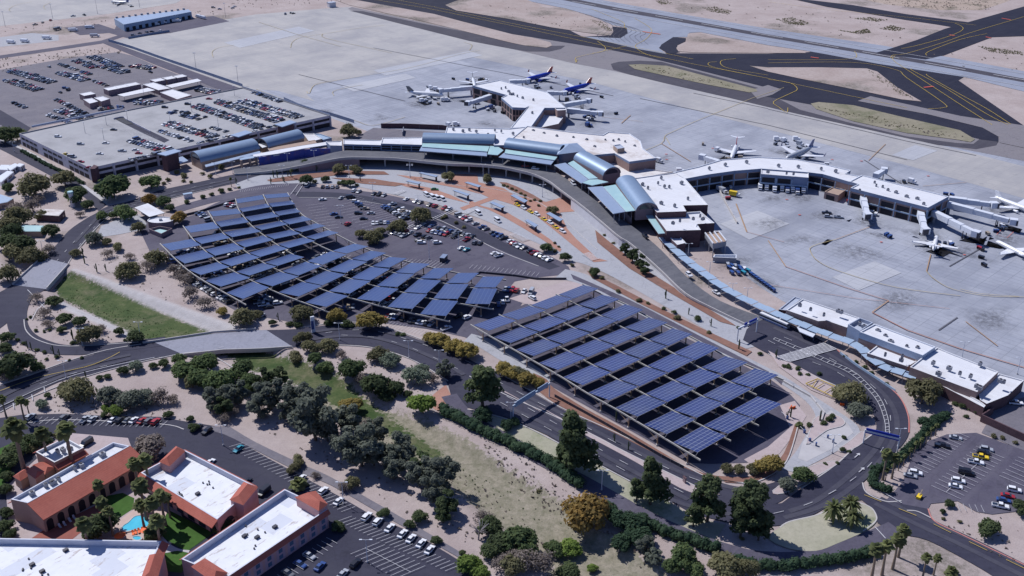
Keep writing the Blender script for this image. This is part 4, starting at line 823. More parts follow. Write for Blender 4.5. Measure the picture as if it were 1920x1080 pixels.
# --- chiller plant and enclosures
ch = place('cooling_tower', 'grey cooling plant with three long fan roofs beside the terminal wall', 'cooling plant', G(1347, 470))
block(ch, '1322,437 1348,434 1362,452 1337,457', 7, 'grey_metal', 'tan_wall', z0=4)
for k in range(4):
    A, B = G(1322 + k * 8.5, 437 - k, 7), G(1337 + k * 8.3, 457 - k * 1.6, 7); mb = MB(); mb.rail([A[:2], B[:2]], .5, 6.8, 7.5); part(mb, 'rib', M('pale_metal'), ch)
for x, y in P('1323,440 1347,437 1361,455 1338,460 1331,449 1355,446'):
    p = G(x, y, 7); mb = MB(); mb.tube((p[0], p[1], 0), (p[0], p[1], 5), .25, n=6); part(mb, 'leg', M('grey_metal'), ch)
mb = MB(); c = G(1342, 462); mb.box((c[0], c[1], 0), 7, 5, 3.5, AX); part(mb, 'pump_house', M('grey_metal'), ch)
en = place('walled_enclosure', 'grey walled enclosure below the cooling plant', 'enclosure', G(1359, 484)); block(en, '1337,482 1340,477 1381,477 1381,484', 3, 'grey_metal', 'pale_metal', par=2)
# --- parking garage
gr_ = place('parking_garage', 'two tier concrete parking garage with dark brick stair towers and cars on its roof', 'parking garage', G(330, 250))
GH = 8.5
gc = GP('169,315 36,250 230,207.5 455,163.5 619,216', GH); gpts, gwall, groof = block(gr_, gc, GH, 'garage_wall', 'garage_deck', par=1.0)
Fp, Lp, Rp = G(169, 315, GH), G(36, 250, GH), G(619, 216, GH)
for g0, g1 in ((.02, .26), (.34, .62), (.70, .97)):
    for i in range(4):
        a, b = 1 - g1 + (g1 - g0) * (i + .08) / 4, 1 - g1 + (g1 - g0) * (i + .92) / 4
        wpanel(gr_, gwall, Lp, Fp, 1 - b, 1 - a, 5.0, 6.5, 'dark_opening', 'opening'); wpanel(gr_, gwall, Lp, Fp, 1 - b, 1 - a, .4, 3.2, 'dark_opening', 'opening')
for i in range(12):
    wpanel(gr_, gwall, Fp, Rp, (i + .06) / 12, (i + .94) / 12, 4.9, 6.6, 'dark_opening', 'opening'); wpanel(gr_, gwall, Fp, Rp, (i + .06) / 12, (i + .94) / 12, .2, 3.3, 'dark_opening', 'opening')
for i in range(13):
    n = facing(Fp, Rp); x, y = Fp[0] + (Rp[0] - Fp[0]) * i / 12 + n[0] * .3, Fp[1] + (Rp[1] - Fp[1]) * i / 12 + n[1] * .3
    mb = MB(); mb.box((x, y, 0), .7, .7, 7.6, AX); part(mb, 'pier', M('garage_wall'), gr_)
for a in ('297,288 311,291 338,283 326,280', '434,253 447,256 471,248 460,245', '517,233 529,237 554,229 543,226', '169,317 178,317 184,312 176,309'):
    q = P(a); big = a[0] != '1'
    pts = GP(a, 11.5 if big else 8.7); mb = MB(); mb.prism(inset(pts, 1.0) if big else pts, 0, 11.0 if big else 8.9, 0, 0); tw = part(mb, 'stair_tower', M('dark_brick'), gr_)
    if big: mb = MB(); mb.prism(inset(pts, -.6), 11.0, 11.5, 0, 0, True); part2(mb, 'cap', M('canopy_metal'), tw, gr_)
slab(gr_, '328,297 342,293 353,301 338,306', 4.5, 'canopy_metal', 'entrance_canopy')
rp = GP('213,222 226,219 232,219 236,223 282,246 318,263 308,268 268,250 228,230', GH - .9)
mb = MB(); mb.poly(rp, GH - .93 + .2); part(mb, 'ramp_opening', M('dark_lot_asphalt'), gr_)
mb = MB(); mb.rail(GP('213,222 226,219 232,219 236,223 282,246', GH), .3, GH - .8, GH + .3); part(mb, 'ramp_wall', M('garage_wall'), gr_)
mb = MB(); mb.prism(GP('215,221 230,218.5 252,230 238,232', GH), GH - .62, GH - .55, 0, 0); part(mb, 'ramp_void', M('dark_opening'), gr_)
mb = MB(); mb.rail(GP('60,238 120,226 205,209 230,204', GH), 1.0, GH - .2, GH + .9); part(mb, 'screen', M('blue_fascia'), gr_)
mb = MB(); mb.rail(GP('455,163 520,184 590,206 619,216', GH), .4, GH - .2, GH + .6); part(mb, 'screen', M('blue_fascia'), gr_)
# ---------------------------------------------------------------- plants
def depth_at(x, y): g = G(x, y); return g[1] * cp + H * sp
def crown(kind, seed):
    rr = random.Random(seed); lobes = []; rad, h = {'mesquite': (4, 6), 'gum': (5, 12), 'pine': (5, 11.5), 'dry': (4, 5.5), 'bush': (1.5, 1.9), 'dense': (4, 7)}[kind]
    if kind in ('mesquite', 'dry', 'dense'):
        for i in range(11 if kind != 'dense' else 14):
            a = rr.uniform(0, 6.28); d = rad * .72 * math.sqrt(rr.random()); lobes.append((d * math.cos(a), d * math.sin(a), h * (.64 - .40 * (d / rad) ** 2) + rr.uniform(-.6, .3), rr.uniform(1.15, 2.0)))
    elif kind == 'gum':
        for i in range(21):
            z = rr.uniform(.2, .95); a = rr.uniform(0, 6.28); d = rad * .92 * (1 - abs(z - .55) * 1.0) * math.sqrt(rr.random()); lobes.append((d * math.cos(a), d * math.sin(a), h * z, rr.uniform(.9, 1.75)))
    elif kind == 'pine':
        for i in range(27):
            z = rr.uniform(.25, .97); a = rr.uniform(0, 6.28); d = rad * (1.0 - z * .62) * rr.uniform(.3, 1.0); lobes.append((d * math.cos(a), d * math.sin(a), h * z, rr.uniform(.8, 1.5)))
    else:
        for i in range(6):
            a = rr.uniform(0, 6.28); d = rad * .6 * rr.random(); lobes.append((d * math.cos(a), d * math.sin(a), rr.uniform(.6, 1.15), rr.uniform(.5, .85)))
    mb = MB(); n, sz = {'mesquite': (2000, .36), 'gum': (3600, .42), 'pine': (3400, .36), 'dry': (850, .28), 'bush': (420, .2), 'dense': (2600, .38)}[kind]
    tot = sum(l[3] ** 2 for l in lobes)
    for (cx, cy, cz, r) in lobes:
        k = int(n * r * r / tot); core = {'dry': .25, 'gum': .4, 'mesquite': .46, 'pine': .5}.get(kind, .56)
        mb.ball((cx, cy, cz), r * core, r * core, r * core * .8, 0, 7, 5)
        for i in range(k):
            u = rr.uniform(-.55, 1); a = rr.uniform(0, 6.28); q = math.sqrt(1 - u * u); d = Vector((q * math.cos(a), q * math.sin(a), u)); rad_ = r * (rr.uniform(.72, 1.12) if rr.random() < .7 else rr.uniform(1.0, 1.38))
            p = Vector((cx, cy, cz)) + Vector((d.x, d.y, d.z * .85)) * rad_
            nn = (d + Vector((rr.gauss(0, .5), rr.gauss(0, .5), rr.gauss(.7, .45)))).normalized(); t = nn.orthogonal().normalized(); b = nn.cross(t); ang = rr.uniform(0, 6.28); t, b = t * math.cos(ang) + b * math.sin(ang), b * math.cos(ang) - t * math.sin(ang)
            s = sz * rr.uniform(.6, 1.5); mb.face([tuple(p + t * s), tuple(p + b * s * .7), tuple(p - t * s), tuple(p - b * s * .7)])
    return mb, lobes
def trunk(lobes, kind, seed):
    rr = random.Random(seed); mb = MB(); tall = kind in ('gum', 'pine'); base = min(l[2] for l in lobes)
    fork = Vector((rr.uniform(-.2, .2), rr.uniform(-.2, .2), base * .75 if not tall else base * 1.1)); r0 = .32 if tall else .2
    if kind == 'bush': r0 = .06; fork.z = .3
    if kind == 'pine': mb.sweep([(0, 0, -.1), tuple(fork), (0, 0, 10.6)], [r0 * 1.3, r0, .06], 7)
    else: mb.sweep([(0, 0, -.1), tuple(fork)], [r0 * 1.3, r0], 7)
    for l in lobes[:9]:
        p = Vector(l[:3]); mid = fork.lerp(p, .5) + Vector((0, 0, -.15 * (p - fork).length))
        st = fork if kind != 'pine' else Vector((0, 0, max(2, l[2] - .8)))
        mb.sweep([tuple(st), tuple(mid if kind != 'pine' else st.lerp(p, .5)), tuple(p)], [r0 * .55, r0 * .35, .03], 5)
    return mb
PRE = {}
def tree_proto(kind, lf, var):
    key = (kind, lf, var)
    if key not in PRE:
        mb, lobes = crown(kind, hash((kind, var)) % 1 + var * 13 + len(kind) * 7)
        if (kind, var) not in PRE: PRE[(kind, var)] = (mb, trunk(lobes, kind, var).mesh('trunk', M('bark')))
        PRE[key] = (PRE[(kind, var)][0].mesh('crown', M(lf)), PRE[(kind, var)][1])
    return PRE[key]
RAD = {'mesquite': 3.7, 'gum': 4.3, 'pine': 3.9, 'dry': 3.7, 'bush': 1.45, 'dense': 3.75}
ZC = {'mesquite': 3.1, 'gum': 6.4, 'pine': 6.5, 'dry': 3.0, 'bush': .9, 'dense': 3.6}
DESC = {'leaf_olive': 'olive green', 'leaf_green': 'leafy green', 'leaf_gum': 'grey green', 'leaf_pine': 'dark green', 'leaf_hedge': 'deep green', 'leaf_golden': 'golden yellow', 'leaf_orange': 'orange tinged', 'leaf_dry': 'bare brown', 'leaf_bright': 'bright lime green', 'leaf_pale': 'pale silvery green'}
PEND = []       # things waiting for a label: (object, kind text, place text, x)
def plant(x, y, wpx, kind, lf, where, hs=1.0):
    d = depth_at(x, y); wm = wpx * (.84 if kind == 'gum' else .93) * d / F; s = wm / (2 * RAD[kind]); c = G(x, y, ZC[kind] * s * hs); z = min(0, gz(c[0], c[1])) if X0 < c[0] < X1 and Y0 < c[1] < Y1 else 0
    if z < -.3: c = G(x, y, ZC[kind] * s * hs + z)
    cm, tmesh = tree_proto(kind, lf, random.randrange(3)); nm = {'bush': 'shrub', 'gum': 'gum_tree', 'pine': 'pine_tree'}.get(kind, 'desert_tree')
    e = thing(nm, '', {'bush': 'shrub'}.get(kind, 'tree'), (c[0], c[1], z), random.uniform(0, 6.28)); e.scale = (s * random.uniform(.92, 1.08), s * random.uniform(.92, 1.08), s * hs * random.uniform(.9, 1.1))
    for n_, me_ in (('crown', cm), ('trunk', tmesh)):
        o = bpy.data.objects.new(n_ if kind != 'bush' else ('foliage' if n_ == 'crown' else 'stem'), me_); COL.objects.link(o); o.parent = e
    sz = {'bush': 'shrub', 'gum': 'gum tree', 'pine': 'pine tree', 'mesquite': 'desert tree', 'dry': 'desert tree', 'dense': 'round tree'}[kind]
    PEND.append((e, DESC[lf] + ' ' + sz, where, x)); return e
def plants(where, kind, lf, s, hs=1.0):
    for x, y, w_ in [tuple(map(float, q.split(','))) for q in s.split()]: plant(x, y, w_, kind, lf, where, hs)
def settle():
    "give every waiting thing a label of its own: its look, its place, its turn among look-alikes there"
    gr = {}
    for p in PEND: gr.setdefault((p[1], p[2]), []).append(p)
    for (k, wv), l in gr.items():
        l.sort(key=lambda p: p[3])
        for i, p in enumerate(l):
            p[0]['label'] = f'{k} {wv}' if len(l) == 1 else (f'{nth(i, len(l))} {k} {wv}' if i in (0, len(l) - 1) else f'{k} {wv}, {nth(i, len(l))} from the left')
            p[0]['group'] = f'{p[0]["category"]}s {wv}'
    PEND.clear()
w1 = 'beside the garage road'
plants('in front of the parking garage', 'dense', 'leaf_green', '210,345,58 282,338,36')
plants('in front of the parking garage', 'bush', 'leaf_olive', '330,322,14 345,328,16 306,343,10 315,336,12 345,338,10 358,340,9 380,325,10 415,312,16 395,330,12')
plants('in the scrub left of the garage road', 'mesquite', 'leaf_olive', '62,345,62 120,335,40 35,403,50 15,418,42 57,478,50 12,512,42 78,402,26 32,470,44')
plants('in the scrub left of the garage road', 'dense', 'leaf_pine', '140,362,42 163,382,22 20,432,38 45,452,48 15,450,40 95,430,36 14,350,24 6,250,40 30,248,36')
plants('in the scrub left of the garage road', 'dry', 'leaf_dry', '60,385,34 28,388,38 150,400,18 70,372,26 90,465,30')
plants('on the island by the white kiosk roof', 'mesquite', 'leaf_green', '230,397,44 192,405,24 306,375,30'); plants('on the island by the white kiosk roof', 'mesquite', 'leaf_orange', '281,373,28 333,406,32')
plants('on the island by the white kiosk roof', 'dense', 'leaf_pine', '212,402,18 318,388,18')
plants('on the pink gravel above the wash', 'mesquite', 'leaf_olive', '257,425,28 222,462,22 292,480,44 240,505,44 142,473,22 200,452,20'); plants('on the pink gravel above the wash', 'mesquite', 'leaf_gum', '176,445,34')
plants('on the pink gravel above the wash', 'dry', 'leaf_dry', '200,473,26 242,478,22 275,498,30 222,514,20 325,505,30 345,520,36 355,547,34 383,563,36 340,512,26')
plants('on the pink gravel above the wash', 'dense', 'leaf_golden', '416,583,20'); plants('on the pink gravel above the wash', 'mesquite', 'leaf_olive', '456,591,48 482,588,22'); plants('on the pink gravel above the wash', 'dense', 'leaf_pine', '510,604,14')
w2 = 'inside the bend of the slip road'
plants(w2, 'dense', 'leaf_pine', '101,562,28 120,597,28 150,601,24 115,617,16 222,620,20 252,628,32'); plants(w2, 'mesquite', 'leaf_olive', '165,625,46 150,635,22'); plants(w2, 'dry', 'leaf_dry', '82,585,32 67,557,28 90,605,24 187,615,26')
plants(w2, 'bush', 'leaf_pine', '135,642,12 67,619,10 83,621,8 93,618,9 57,594,8 50,598,7 233,637,8 143,642,9')
w3 = 'below the slip road at the left edge'
plants(w3, 'dense', 'leaf_pine', '28,680,62 12,630,28 8,650,26 70,687,24 4,690,36'); plants(w3, 'dry', 'leaf_dry', '14,705,30 60,668,14')
plants(w3, 'bush', 'leaf_pine', '25,626,9 34,636,10 45,643,11 82,660,10 68,655,10 88,673,9 106,668,12 130,675,7 153,670,10 72,655,8')
w4 = 'on the slope behind the hotel car park'
plants(w4, 'mesquite', 'leaf_olive', '143,730,62 133,722,40'); plants(w4, 'dense', 'leaf_gum', '205,740,42 245,746,44 270,742,40'); plants(w4, 'dry', 'leaf_dry', '300,742,40 325,748,26 440,765,30')
plants(w4, 'dense', 'leaf_pine', '307,680,22 287,684,16 186,707,14 201,704,14 230,692,22 89,740,14 315,775,18 357,783,14 362,800,20 195,776,14'); plants(w4, 'mesquite', 'leaf_pale', '80,757,24 252,685,30'); plants(w4, 'dense', 'leaf_bright', '216,767,28 196,763,16')
w5 = 'in the grove along the wash'
plants(w5, 'dense', 'leaf_green', '345,690,50 385,675,50 375,704,50 415,712,56 452,690,46 335,670,30 465,715,46')
plants(w5, 'gum', 'leaf_gum', '440,735,46 400,745,42 505,737,56 485,757,48 562,747,56 587,777,88 540,765,46 655,780,50 675,832,78 640,825,48 750,842,58 735,875,46 785,882,56 830,882,62 812,915,50 705,805,46 700,850,44 612,800,50')
plants(w5, 'gum', 'leaf_pine', '840,940,44 830,962,36 495,715,36 520,705,34 420,760,36'); plants(w5, 'dense', 'leaf_golden', '660,755,40'); plants(w5, 'dry', 'leaf_dry', '687,792,36 420,782,30 405,770,24 905,970,44 580,740,30'); plants(w5, 'gum', 'leaf_green', '790,868,44')
w6 = 'between the wash and the boulevard'
plants(w5, 'gum', 'leaf_gum', '640,780,36 720,850,34 540,735,34'); plants(w5, 'dense', 'leaf_olive', '430,700,34 360,715,30')
plants(w6, 'mesquite', 'leaf_olive', '567,632,34 585,648,34 615,645,40 552,667,30 708,662,38'); plants(w6, 'dense', 'leaf_green', '590,670,28 610,688,30 660,688,50'); plants(w6, 'dense', 'leaf_bright', '792,755,50'); plants(w6, 'mesquite', 'leaf_pale', '732,672,38 782,702,46 790,690,26')
plants(w6, 'dense', 'leaf_pine', '705,718,58 742,725,34 765,737,18 725,740,30'); plants(w6, 'gum', 'leaf_gum', '832,692,34', .8); plants(w6, 'dry', 'leaf_dry', '678,712,36 640,664,24 812,708,24')
w7 = 'beside the solar carports'
plants(w7, 'dense', 'leaf_golden', '631,591,34 692,598,48 825,634,36 852,645,38 877,656,38 808,630,28 945,690,34 960,698,30 988,708,36 1008,714,24 1445,867,46'); plants(w7, 'mesquite', 'leaf_olive', '562,586,44 970,700,34 1415,876,30 1365,877,26 1388,880,24'); plants(w7, 'bush', 'leaf_pine', '545,606,18 560,608,22 615,605,20 648,606,22 660,609,18 757,626,14 745,625,12')
w8 = 'between the boulevard and the hedge path'
plants(w8, 'pine', 'leaf_pine', '905,722,66 1075,830,80 1062,845,40 1222,905,62 1195,918,34 1330,935,66 1302,965,36 1412,950,76 1392,975,50 1425,985,44'); plants(w8, 'dense', 'leaf_hedge', '905,775,36 950,795,26 965,790,20'); plants(w8, 'mesquite', 'leaf_gum', '1395,924,36')
w9 = 'below the hedge path'
plants(w9, 'dense', 'leaf_orange', '1098,958,82'); plants(w9, 'dense', 'leaf_hedge', '1145,950,30 1160,970,46 1190,975,50 1165,1015,44 1200,1000,46'); plants(w9, 'gum', 'leaf_gum', '1212,1022,38 1225,1042,34', .8); plants(w9, 'dense', 'leaf_green', '1282,1042,54 1300,1062,40 1260,1060,34'); plants(w9, 'mesquite', 'leaf_olive', '1360,1055,64 1397,1062,50'); plants(w9, 'bush', 'leaf_olive', '1013,922,18 905,862,12 1390,1010,12')
w10 = 'in the thicket at the bottom edge'
plants(w10, 'dense', 'leaf_green', '975,1007,60 1037,1025,40 990,1030,40'); plants(w10, 'dense', 'leaf_bright', '880,1055,46 1070,1024,40 1110,1064,20 900,1070,34'); plants(w10, 'dry', 'leaf_dry', '985,1045,58 1020,1052,54 945,1050,46'); plants(w10, 'dense', 'leaf_pine', '1067,1068,40 917,985,42 940,1012,46 920,1030,36'); plants(w10, 'mesquite', 'leaf_olive', '960,1060,50')
w11 = 'along the hotel boundary path'
plants(w11, 'dense', 'leaf_pine', '632,985,22 720,960,24 787,967,28 767,982,20 817,1012,20 867,1036,14 640,992,14'); plants(w11, 'mesquite', 'leaf_olive', '557,862,28 659,905,30 550,878,26'); plants(w11, 'dry', 'leaf_dry', '645,912,26 590,890,20')
w12 = 'inside the curve of the departures road'
plants(w12, 'mesquite', 'leaf_olive', '1595,734,58 1580,738,34'); plants(w12, 'dense', 'leaf_gum', '1612,767,40 1478,905,36'); plants(w12, 'dense', 'leaf_green', '1505,888,42'); plants(w12, 'bush', 'leaf_pine', '1555,785,18 1545,792,16 1562,780,14 1518,795,14 1580,842,14 1592,846,10 1536,700,12 1515,702,10 1495,690,12 1478,684,9 1546,868,9 1550,871,8 1570,868,10 1583,820,12')
w13 = 'by the brown walled office'
plants(w13, 'mesquite', 'leaf_olive', '1732,734,66 1745,728,40'); plants(w13, 'dense', 'leaf_hedge', '1735,790,30 1756,783,24'); plants(w13, 'bush', 'leaf_pine', '1585,667,10 1605,678,10 1622,687,12 1635,698,10 1663,719,9 1790,755,14 1805,760,16 1820,765,14 1812,780,12 1832,772,14')
w14 = 'around the palm lined car lot'
plants(w14, 'dense', 'leaf_pine', '1855,985,44 1780,943,18 1917,950,34 1768,958,12'); plants(w14, 'bush', 'leaf_olive', '1862,817,14 1880,820,12 1905,830,12 1770,972,10 1800,978,10')
w15 = 'on the islands before the terminal'
plants(w15, 'mesquite', 'leaf_olive', '637,316,28 665,317,24 840,331,26 912,334,24 1035,393,24 655,245,30 652,236,20 672,247,14'); plants(w15, 'dense', 'leaf_pine', '572,305,20 603,302,18 618,300,20 630,300,18 627,303,14 574,335,24 610,334,16 657,342,18 644,341,14 1025,463,22 1059,481,22 1114,508,22'); plants(w15, 'gum', 'leaf_pine', '1172,466,20 1187,478,22 1200,490,22 1209,503,20')
plants(w15, 'bush', 'leaf_olive', '590,340,12 635,342,12 668,346,10 1040,470,12 1130,520,12 1160,545,12 1200,562,14 1215,568,10 1270,595,16 1330,622,12 945,347,9 952,349,8 960,353,9 968,356,8 976,362,8 984,366,8 1003,374,8 1013,376,8 1048,462,8 1040,455,8 1010,385,8 995,376,8 985,372,8 1150,455,8 1133,440,8 1072,497,10'); plants(w15, 'bush', 'leaf_pine', '1385,614,10 1425,662,12 1470,685,12 1480,688,12 1500,700,12 380,368,14 398,363,12 415,357,16 430,354,10 448,351,8 350,378,14 1308,596,18 1265,585,12 1245,577,12')
w16 = 'in the oval car park'
plants(w16, 'mesquite', 'leaf_olive', '790,402,40 747,422,32 680,437,24 700,443,36 712,434,24 735,426,22'); plants(w16, 'bush', 'leaf_olive', '835,405,12 855,417,10 870,425,10 696,455,14 830,408,10')
w17 = 'in the hotel gardens'
plants(w17, 'dense', 'leaf_dry', '278,835,62'); plants(w17, 'dense', 'leaf_pine', '30,840,40 12,860,44 75,826,34 55,822,28 85,815,24 12,960,26 10,985,30 20,1000,24 185,985,56 170,1000,34 287,1000,34 420,985,36 8,915,30 12,890,26 45,890,16'); plants(w17, 'mesquite', 'leaf_olive', '60,840,20 105,816,16')
# --- palms
def palm_proto(kind, seed):
    rr = random.Random(seed); mb = MB(); th = {'fan': 9.0, 'date': 5.0, 'low': 1.0}[kind]; tk = MB()
    tk.sweep([(0, 0, -.1), (.1, 0, th * .4), (.05, .1, th)], [.42, .28, .26] if kind != 'date' else [.5, .42, .45], 8)
    for i in range(46 if kind != 'date' else 60):
        el = rr.uniform(-.9, 1.45); a = rr.uniform(0, 6.28); L = {'fan': 1.9, 'date': 3.6, 'low': 1.5}[kind] * rr.uniform(.8, 1.1); d = Vector((math.cos(a) * math.cos(el), math.sin(a) * math.cos(el), math.sin(el))); sd = Vector((-math.sin(a), math.cos(a), 0)); pts = []
        for k in range(5):
            t = k / 4; p = d * L * t + Vector((0, 0, -L * .45 * t * t)); wv = ({'fan': .75, 'date': .42, 'low': .6}[kind]) * math.sin(math.pi * (.12 + .8 * t)) ; pts.append((p, wv))
        o = Vector((.05, .1, th))
        for s in (-1, 1): mb.grid([[tuple(o + p) for p, _ in pts], [tuple(o + p + sd * wv * s + Vector((0, 0, -wv * .4))) for p, wv in pts]], 0, False)
    return mb.mesh('crown', M('leaf_palm')), tk.mesh('trunk', M('palm_bark'))
PP = {k: [palm_proto(k, s) for s in (1, 2)] for k in ('fan', 'date', 'low')}
def palms(where, kind, s):
    th = {'fan': 9.0, 'date': 5.0, 'low': 1.0}[kind]; r = {'fan': 1.65, 'date': 2.8, 'low': 1.4}[kind]
    for x, y, w_ in [tuple(map(float, q.split(','))) for q in s.split()]:
        sc = w_ * depth_at(x, y) / F / (2 * r); c = G(x, y, th * sc); e = thing('palm_tree', '', 'palm tree', (c[0], c[1], 0), random.uniform(0, 6.28)); e.scale = (sc,) * 3
        cm, tm_ = random.choice(PP[kind])
        for n_, me_ in (('crown', cm), ('trunk', tm_)): o = bpy.data.objects.new(n_, me_); COL.objects.link(o); o.parent = e
        PEND.append((e, {'fan': 'tall fan palm', 'date': 'spreading date palm', 'low': 'low bushy palm'}[kind], where, x))
palms('in the hotel courtyard', 'fan', '182,905,20 189,938,24 202,955,22 262,905,30 250,866,26 270,858,26 300,925,26 282,938,28 262,942,24 155,978,28 292,972,30 312,930,18'); palms('by the hotel car park', 'fan', '37,748,18 3,745,16 49,752,12 25,795,40 120,800,34 77,808,26'); palms('by the hotel car park', 'low', '560,905,36')
palms('by the hedge at the lower right', 'fan', '1695,990,24 1685,1008,26 1645,1026,26 1665,1020,26 1739,1042,18 1758,1043,16 1665,848,22 1680,855,18'); palms('by the hedge at the lower right', 'low', '1785,1068,26 1500,795,16')
palms('in the gravel strip of the palm lined lot', 'fan', '1664,880,9 1676,872,9 1688,862,9 1698,853,9 1709,842,9 1719,829,9 1729,822,9 1740,812,9 1749,803,9 1758,796,9')
palms('on the turf island', 'date', '1565,950,36 1598,940,34 1602,965,32')
palms('in the planting bed before the arrivals road', 'fan', '546,318,6 432,334,6')
# --- hedges
def hedge(s, wd, h, label):
    line = GP(sm(s, 5)); rr = random.Random(len(s)); cum = [0]
    for a, b in zip(line, line[1:]): cum.append(cum[-1] + math.dist(a, b))
    o = (*line[len(line) // 2], 0); top = place('hedge', label, 'hedge', o); mb = MB(); st = MB(); n = int(cum[-1] / 1.1)
    for i in range(n):
        p = along(line, cum, cum[-1] * i / n); p = (p[0] + rr.gauss(0, wd * .12), p[1] + rr.gauss(0, wd * .12)); r = wd * rr.uniform(.38, .56); hh = h * rr.uniform(.8, 1.1)
        mb.ball((p[0], p[1], hh * .45), r * .82, r * .82, hh * .44, 0, 7, 5)
        for k in range(46):
            u = rr.uniform(-.3, 1); a = rr.uniform(0, 6.28); q = math.sqrt(1 - u * u); d = Vector((q * math.cos(a), q * math.sin(a), u)); c = Vector((p[0] + d.x * r * rr.uniform(.8, 1.15), p[1] + d.y * r * rr.uniform(.8, 1.15), hh * .45 + d.z * hh * .5 * rr.uniform(.8, 1.15)))
            nn = (d + Vector((rr.gauss(0, .5), rr.gauss(0, .5), rr.gauss(.6, .45)))).normalized(); t = nn.orthogonal().normalized(); b = nn.cross(t); s_ = rr.uniform(.22, .5); mb.face([tuple(c + t * s_), tuple(c + b * s_ * .7), tuple(c - t * s_), tuple(c - b * s_ * .7)])
        if i % 4 == 0: st.tube((p[0], p[1], -.1), (p[0], p[1], hh * .5), .12, n=5)
    part(mb, 'foliage', M('leaf_hedge'), top); part(st, 'stem', M('bark'), top)
hedge('826,770 850,783 880,800 930,824 990,851 1040,880 1092,914', 5.0, 4.2, 'long clipped oleander hedge on the wash side of the narrow path')
hedge('1772,782 1755,795 1738,810 1716,833 1692,857 1668,873 1645,886 1634,899 1640,914 1668,924', 3.6, 3.0, 'curved dark hedge round the corner of the palm lined car lot')
hedge('1210,985 1260,1008 1310,1024 1350,1038', 4.2, 4.0, 'dark hedge beside the path, between the wash trees and the turf island')
hedge('42,285 80,306 120,326 158,346', 2.6, 2.2, 'low dark planting strip against the long side of the parking garage')
hedge('1385,1058 1440,1066 1500,1064 1560,1056 1610,1047 1642,1034', 4.2, 3.6, 'dark hedge along the bottom edge beneath the turf island')
# --- columnar cacti and stumps
cb = MB(); cb.sweep([(0, 0, -.1), (0, 0, 2), (0, 0, 3.8), (0, 0, 4.3)], [.24, .3, .26, .08], 8); cb.sweep([(0, 0, 1.8), (.7, 0, 2.0), (.75, 0, 3.2), (.75, 0, 3.4)], [.16, .17, .15, .05], 7); CAC = cb.mesh('cactus', M('cactus_green'))
for where, s in (('below the slip road', '52,653 59,656 101,664 112,667 137,636 162,711'), ('on the pink gravel above the wash', '182,510 199,508 156,480 159,494 522,600'), ('before the arrivals road', '513,333 520,333 533,342 540,332 531,340 545,330 564,323 579,322 594,322 676,340 1146,434 1156,455 1248,560 1291,590 1333,612 1385,655 1455,672'), ('in the median of the boulevard', '1058,795 1152,829 1178,844 1155,790'), ('before the parking garage', '315,343 443,345 508,345'), ('by the kiosk island', '1482,782 1537,790 1476,785')):
    for x, y in P(s):
        c = G(x, y); e = bpy.data.objects.new('columnar_cactus', CAC); COL.objects.link(e); e.location = c; e.rotation_euler = (0, 0, random.uniform(0, 6.28)); e.scale = (random.uniform(.8, 1.2),) * 3; e['category'] = 'cactus'; PEND.append((e, 'upright green cactus', where, x))
dt = place('dead_tree', 'bare silver dead tree at the lower end of the grove along the wash', 'tree', G(897, 1012)); mb = MB(); b0 = Vector(G(897, 1012)); rr = random.Random(3)
mb.sweep([tuple(b0), tuple(b0 + Vector((.3, 0, 3)))], [.3, .22], 7)
for i in range(22):
    a = rr.uniform(0, 6.28); e_ = b0 + Vector((.3, 0, 3)); m1 = e_ + Vector((math.cos(a) * 1.6, math.sin(a) * 1.6, rr.uniform(.8, 2.4))); m2 = m1 + Vector((math.cos(a + .5) * 1.8, math.sin(a + .5) * 1.8, rr.uniform(.2, 2))); mb.sweep([tuple(e_), tuple(m1), tuple(m2)], [.12, .09, .03], 5)
part(mb, 'trunk', M('dead_wood'), dt)
settle()

# ---------------------------------------------------------------- dry scrub tufts and stones (uncountable ground cover)
def scrub(name, areas, mat, n, lo, hi, label):
    mb = MB(); rr = random.Random(n)
    for ar, k in areas:
        q = GP(ar); x0, x1 = min(p[0] for p in q), max(p[0] for p in q); y0, y1 = min(p[1] for p in q), max(p[1] for p in q)
        px = np.array([rr.uniform(x0, x1) for _ in range(k * 3)]); py = np.array([rr.uniform(y0, y1) for _ in range(k * 3)]); ok = inpoly(px, py, q); zz = wash_depth(px, py)
        for x, y, z in [p for p, o in zip(zip(px, py, zz), ok) if o][:k]:
            s = rr.uniform(lo, hi) * rr.uniform(.6, 1.3)
            for j in range(7):
                a = rr.uniform(0, 6.28); e = rr.uniform(.2, 1.3); d = Vector((math.cos(a) * math.cos(e), math.sin(a) * math.cos(e), math.sin(e))) * s; w_ = Vector((-math.sin(a), math.cos(a), .2)) * s * .35
                c = Vector((x, y, z)); mb.face([tuple(c - w_ * .3), tuple(c + d * .6 - w_), tuple(c + d), tuple(c + d * .6 + w_)])
    mb.build(name, M(mat), None, (0, 0, 0), kind='stuff', label=label)
GROVE = '370,770 480,690 560,760 640,800 740,850 830,930 900,1000 900,1040 760,960 600,860 480,800'
scrub('dry_scrub', ((GROVE, 260), ('560,740 700,830 860,935 1000,1060 1080,1075 980,960 860,870 700,780', 500), ('900,830 1000,870 1100,940 1180,1010 1240,1060 1200,1060 1080,980 960,900', 420), ('100,740 300,760 360,790 60,770', 120), ('1740,990 1920,1065 1920,1000 1860,960', 40), ('60,560 260,640 120,640 60,610', 60), ('560,660 840,690 800,740 640,700', 90), ('0,640 120,660 40,700 0,700', 60), ('150,480 300,470 400,590 300,560', 70)), 'leaf_dry', 5, .3, .75, 'dry grass tufts and low brush scattered over the dirt')
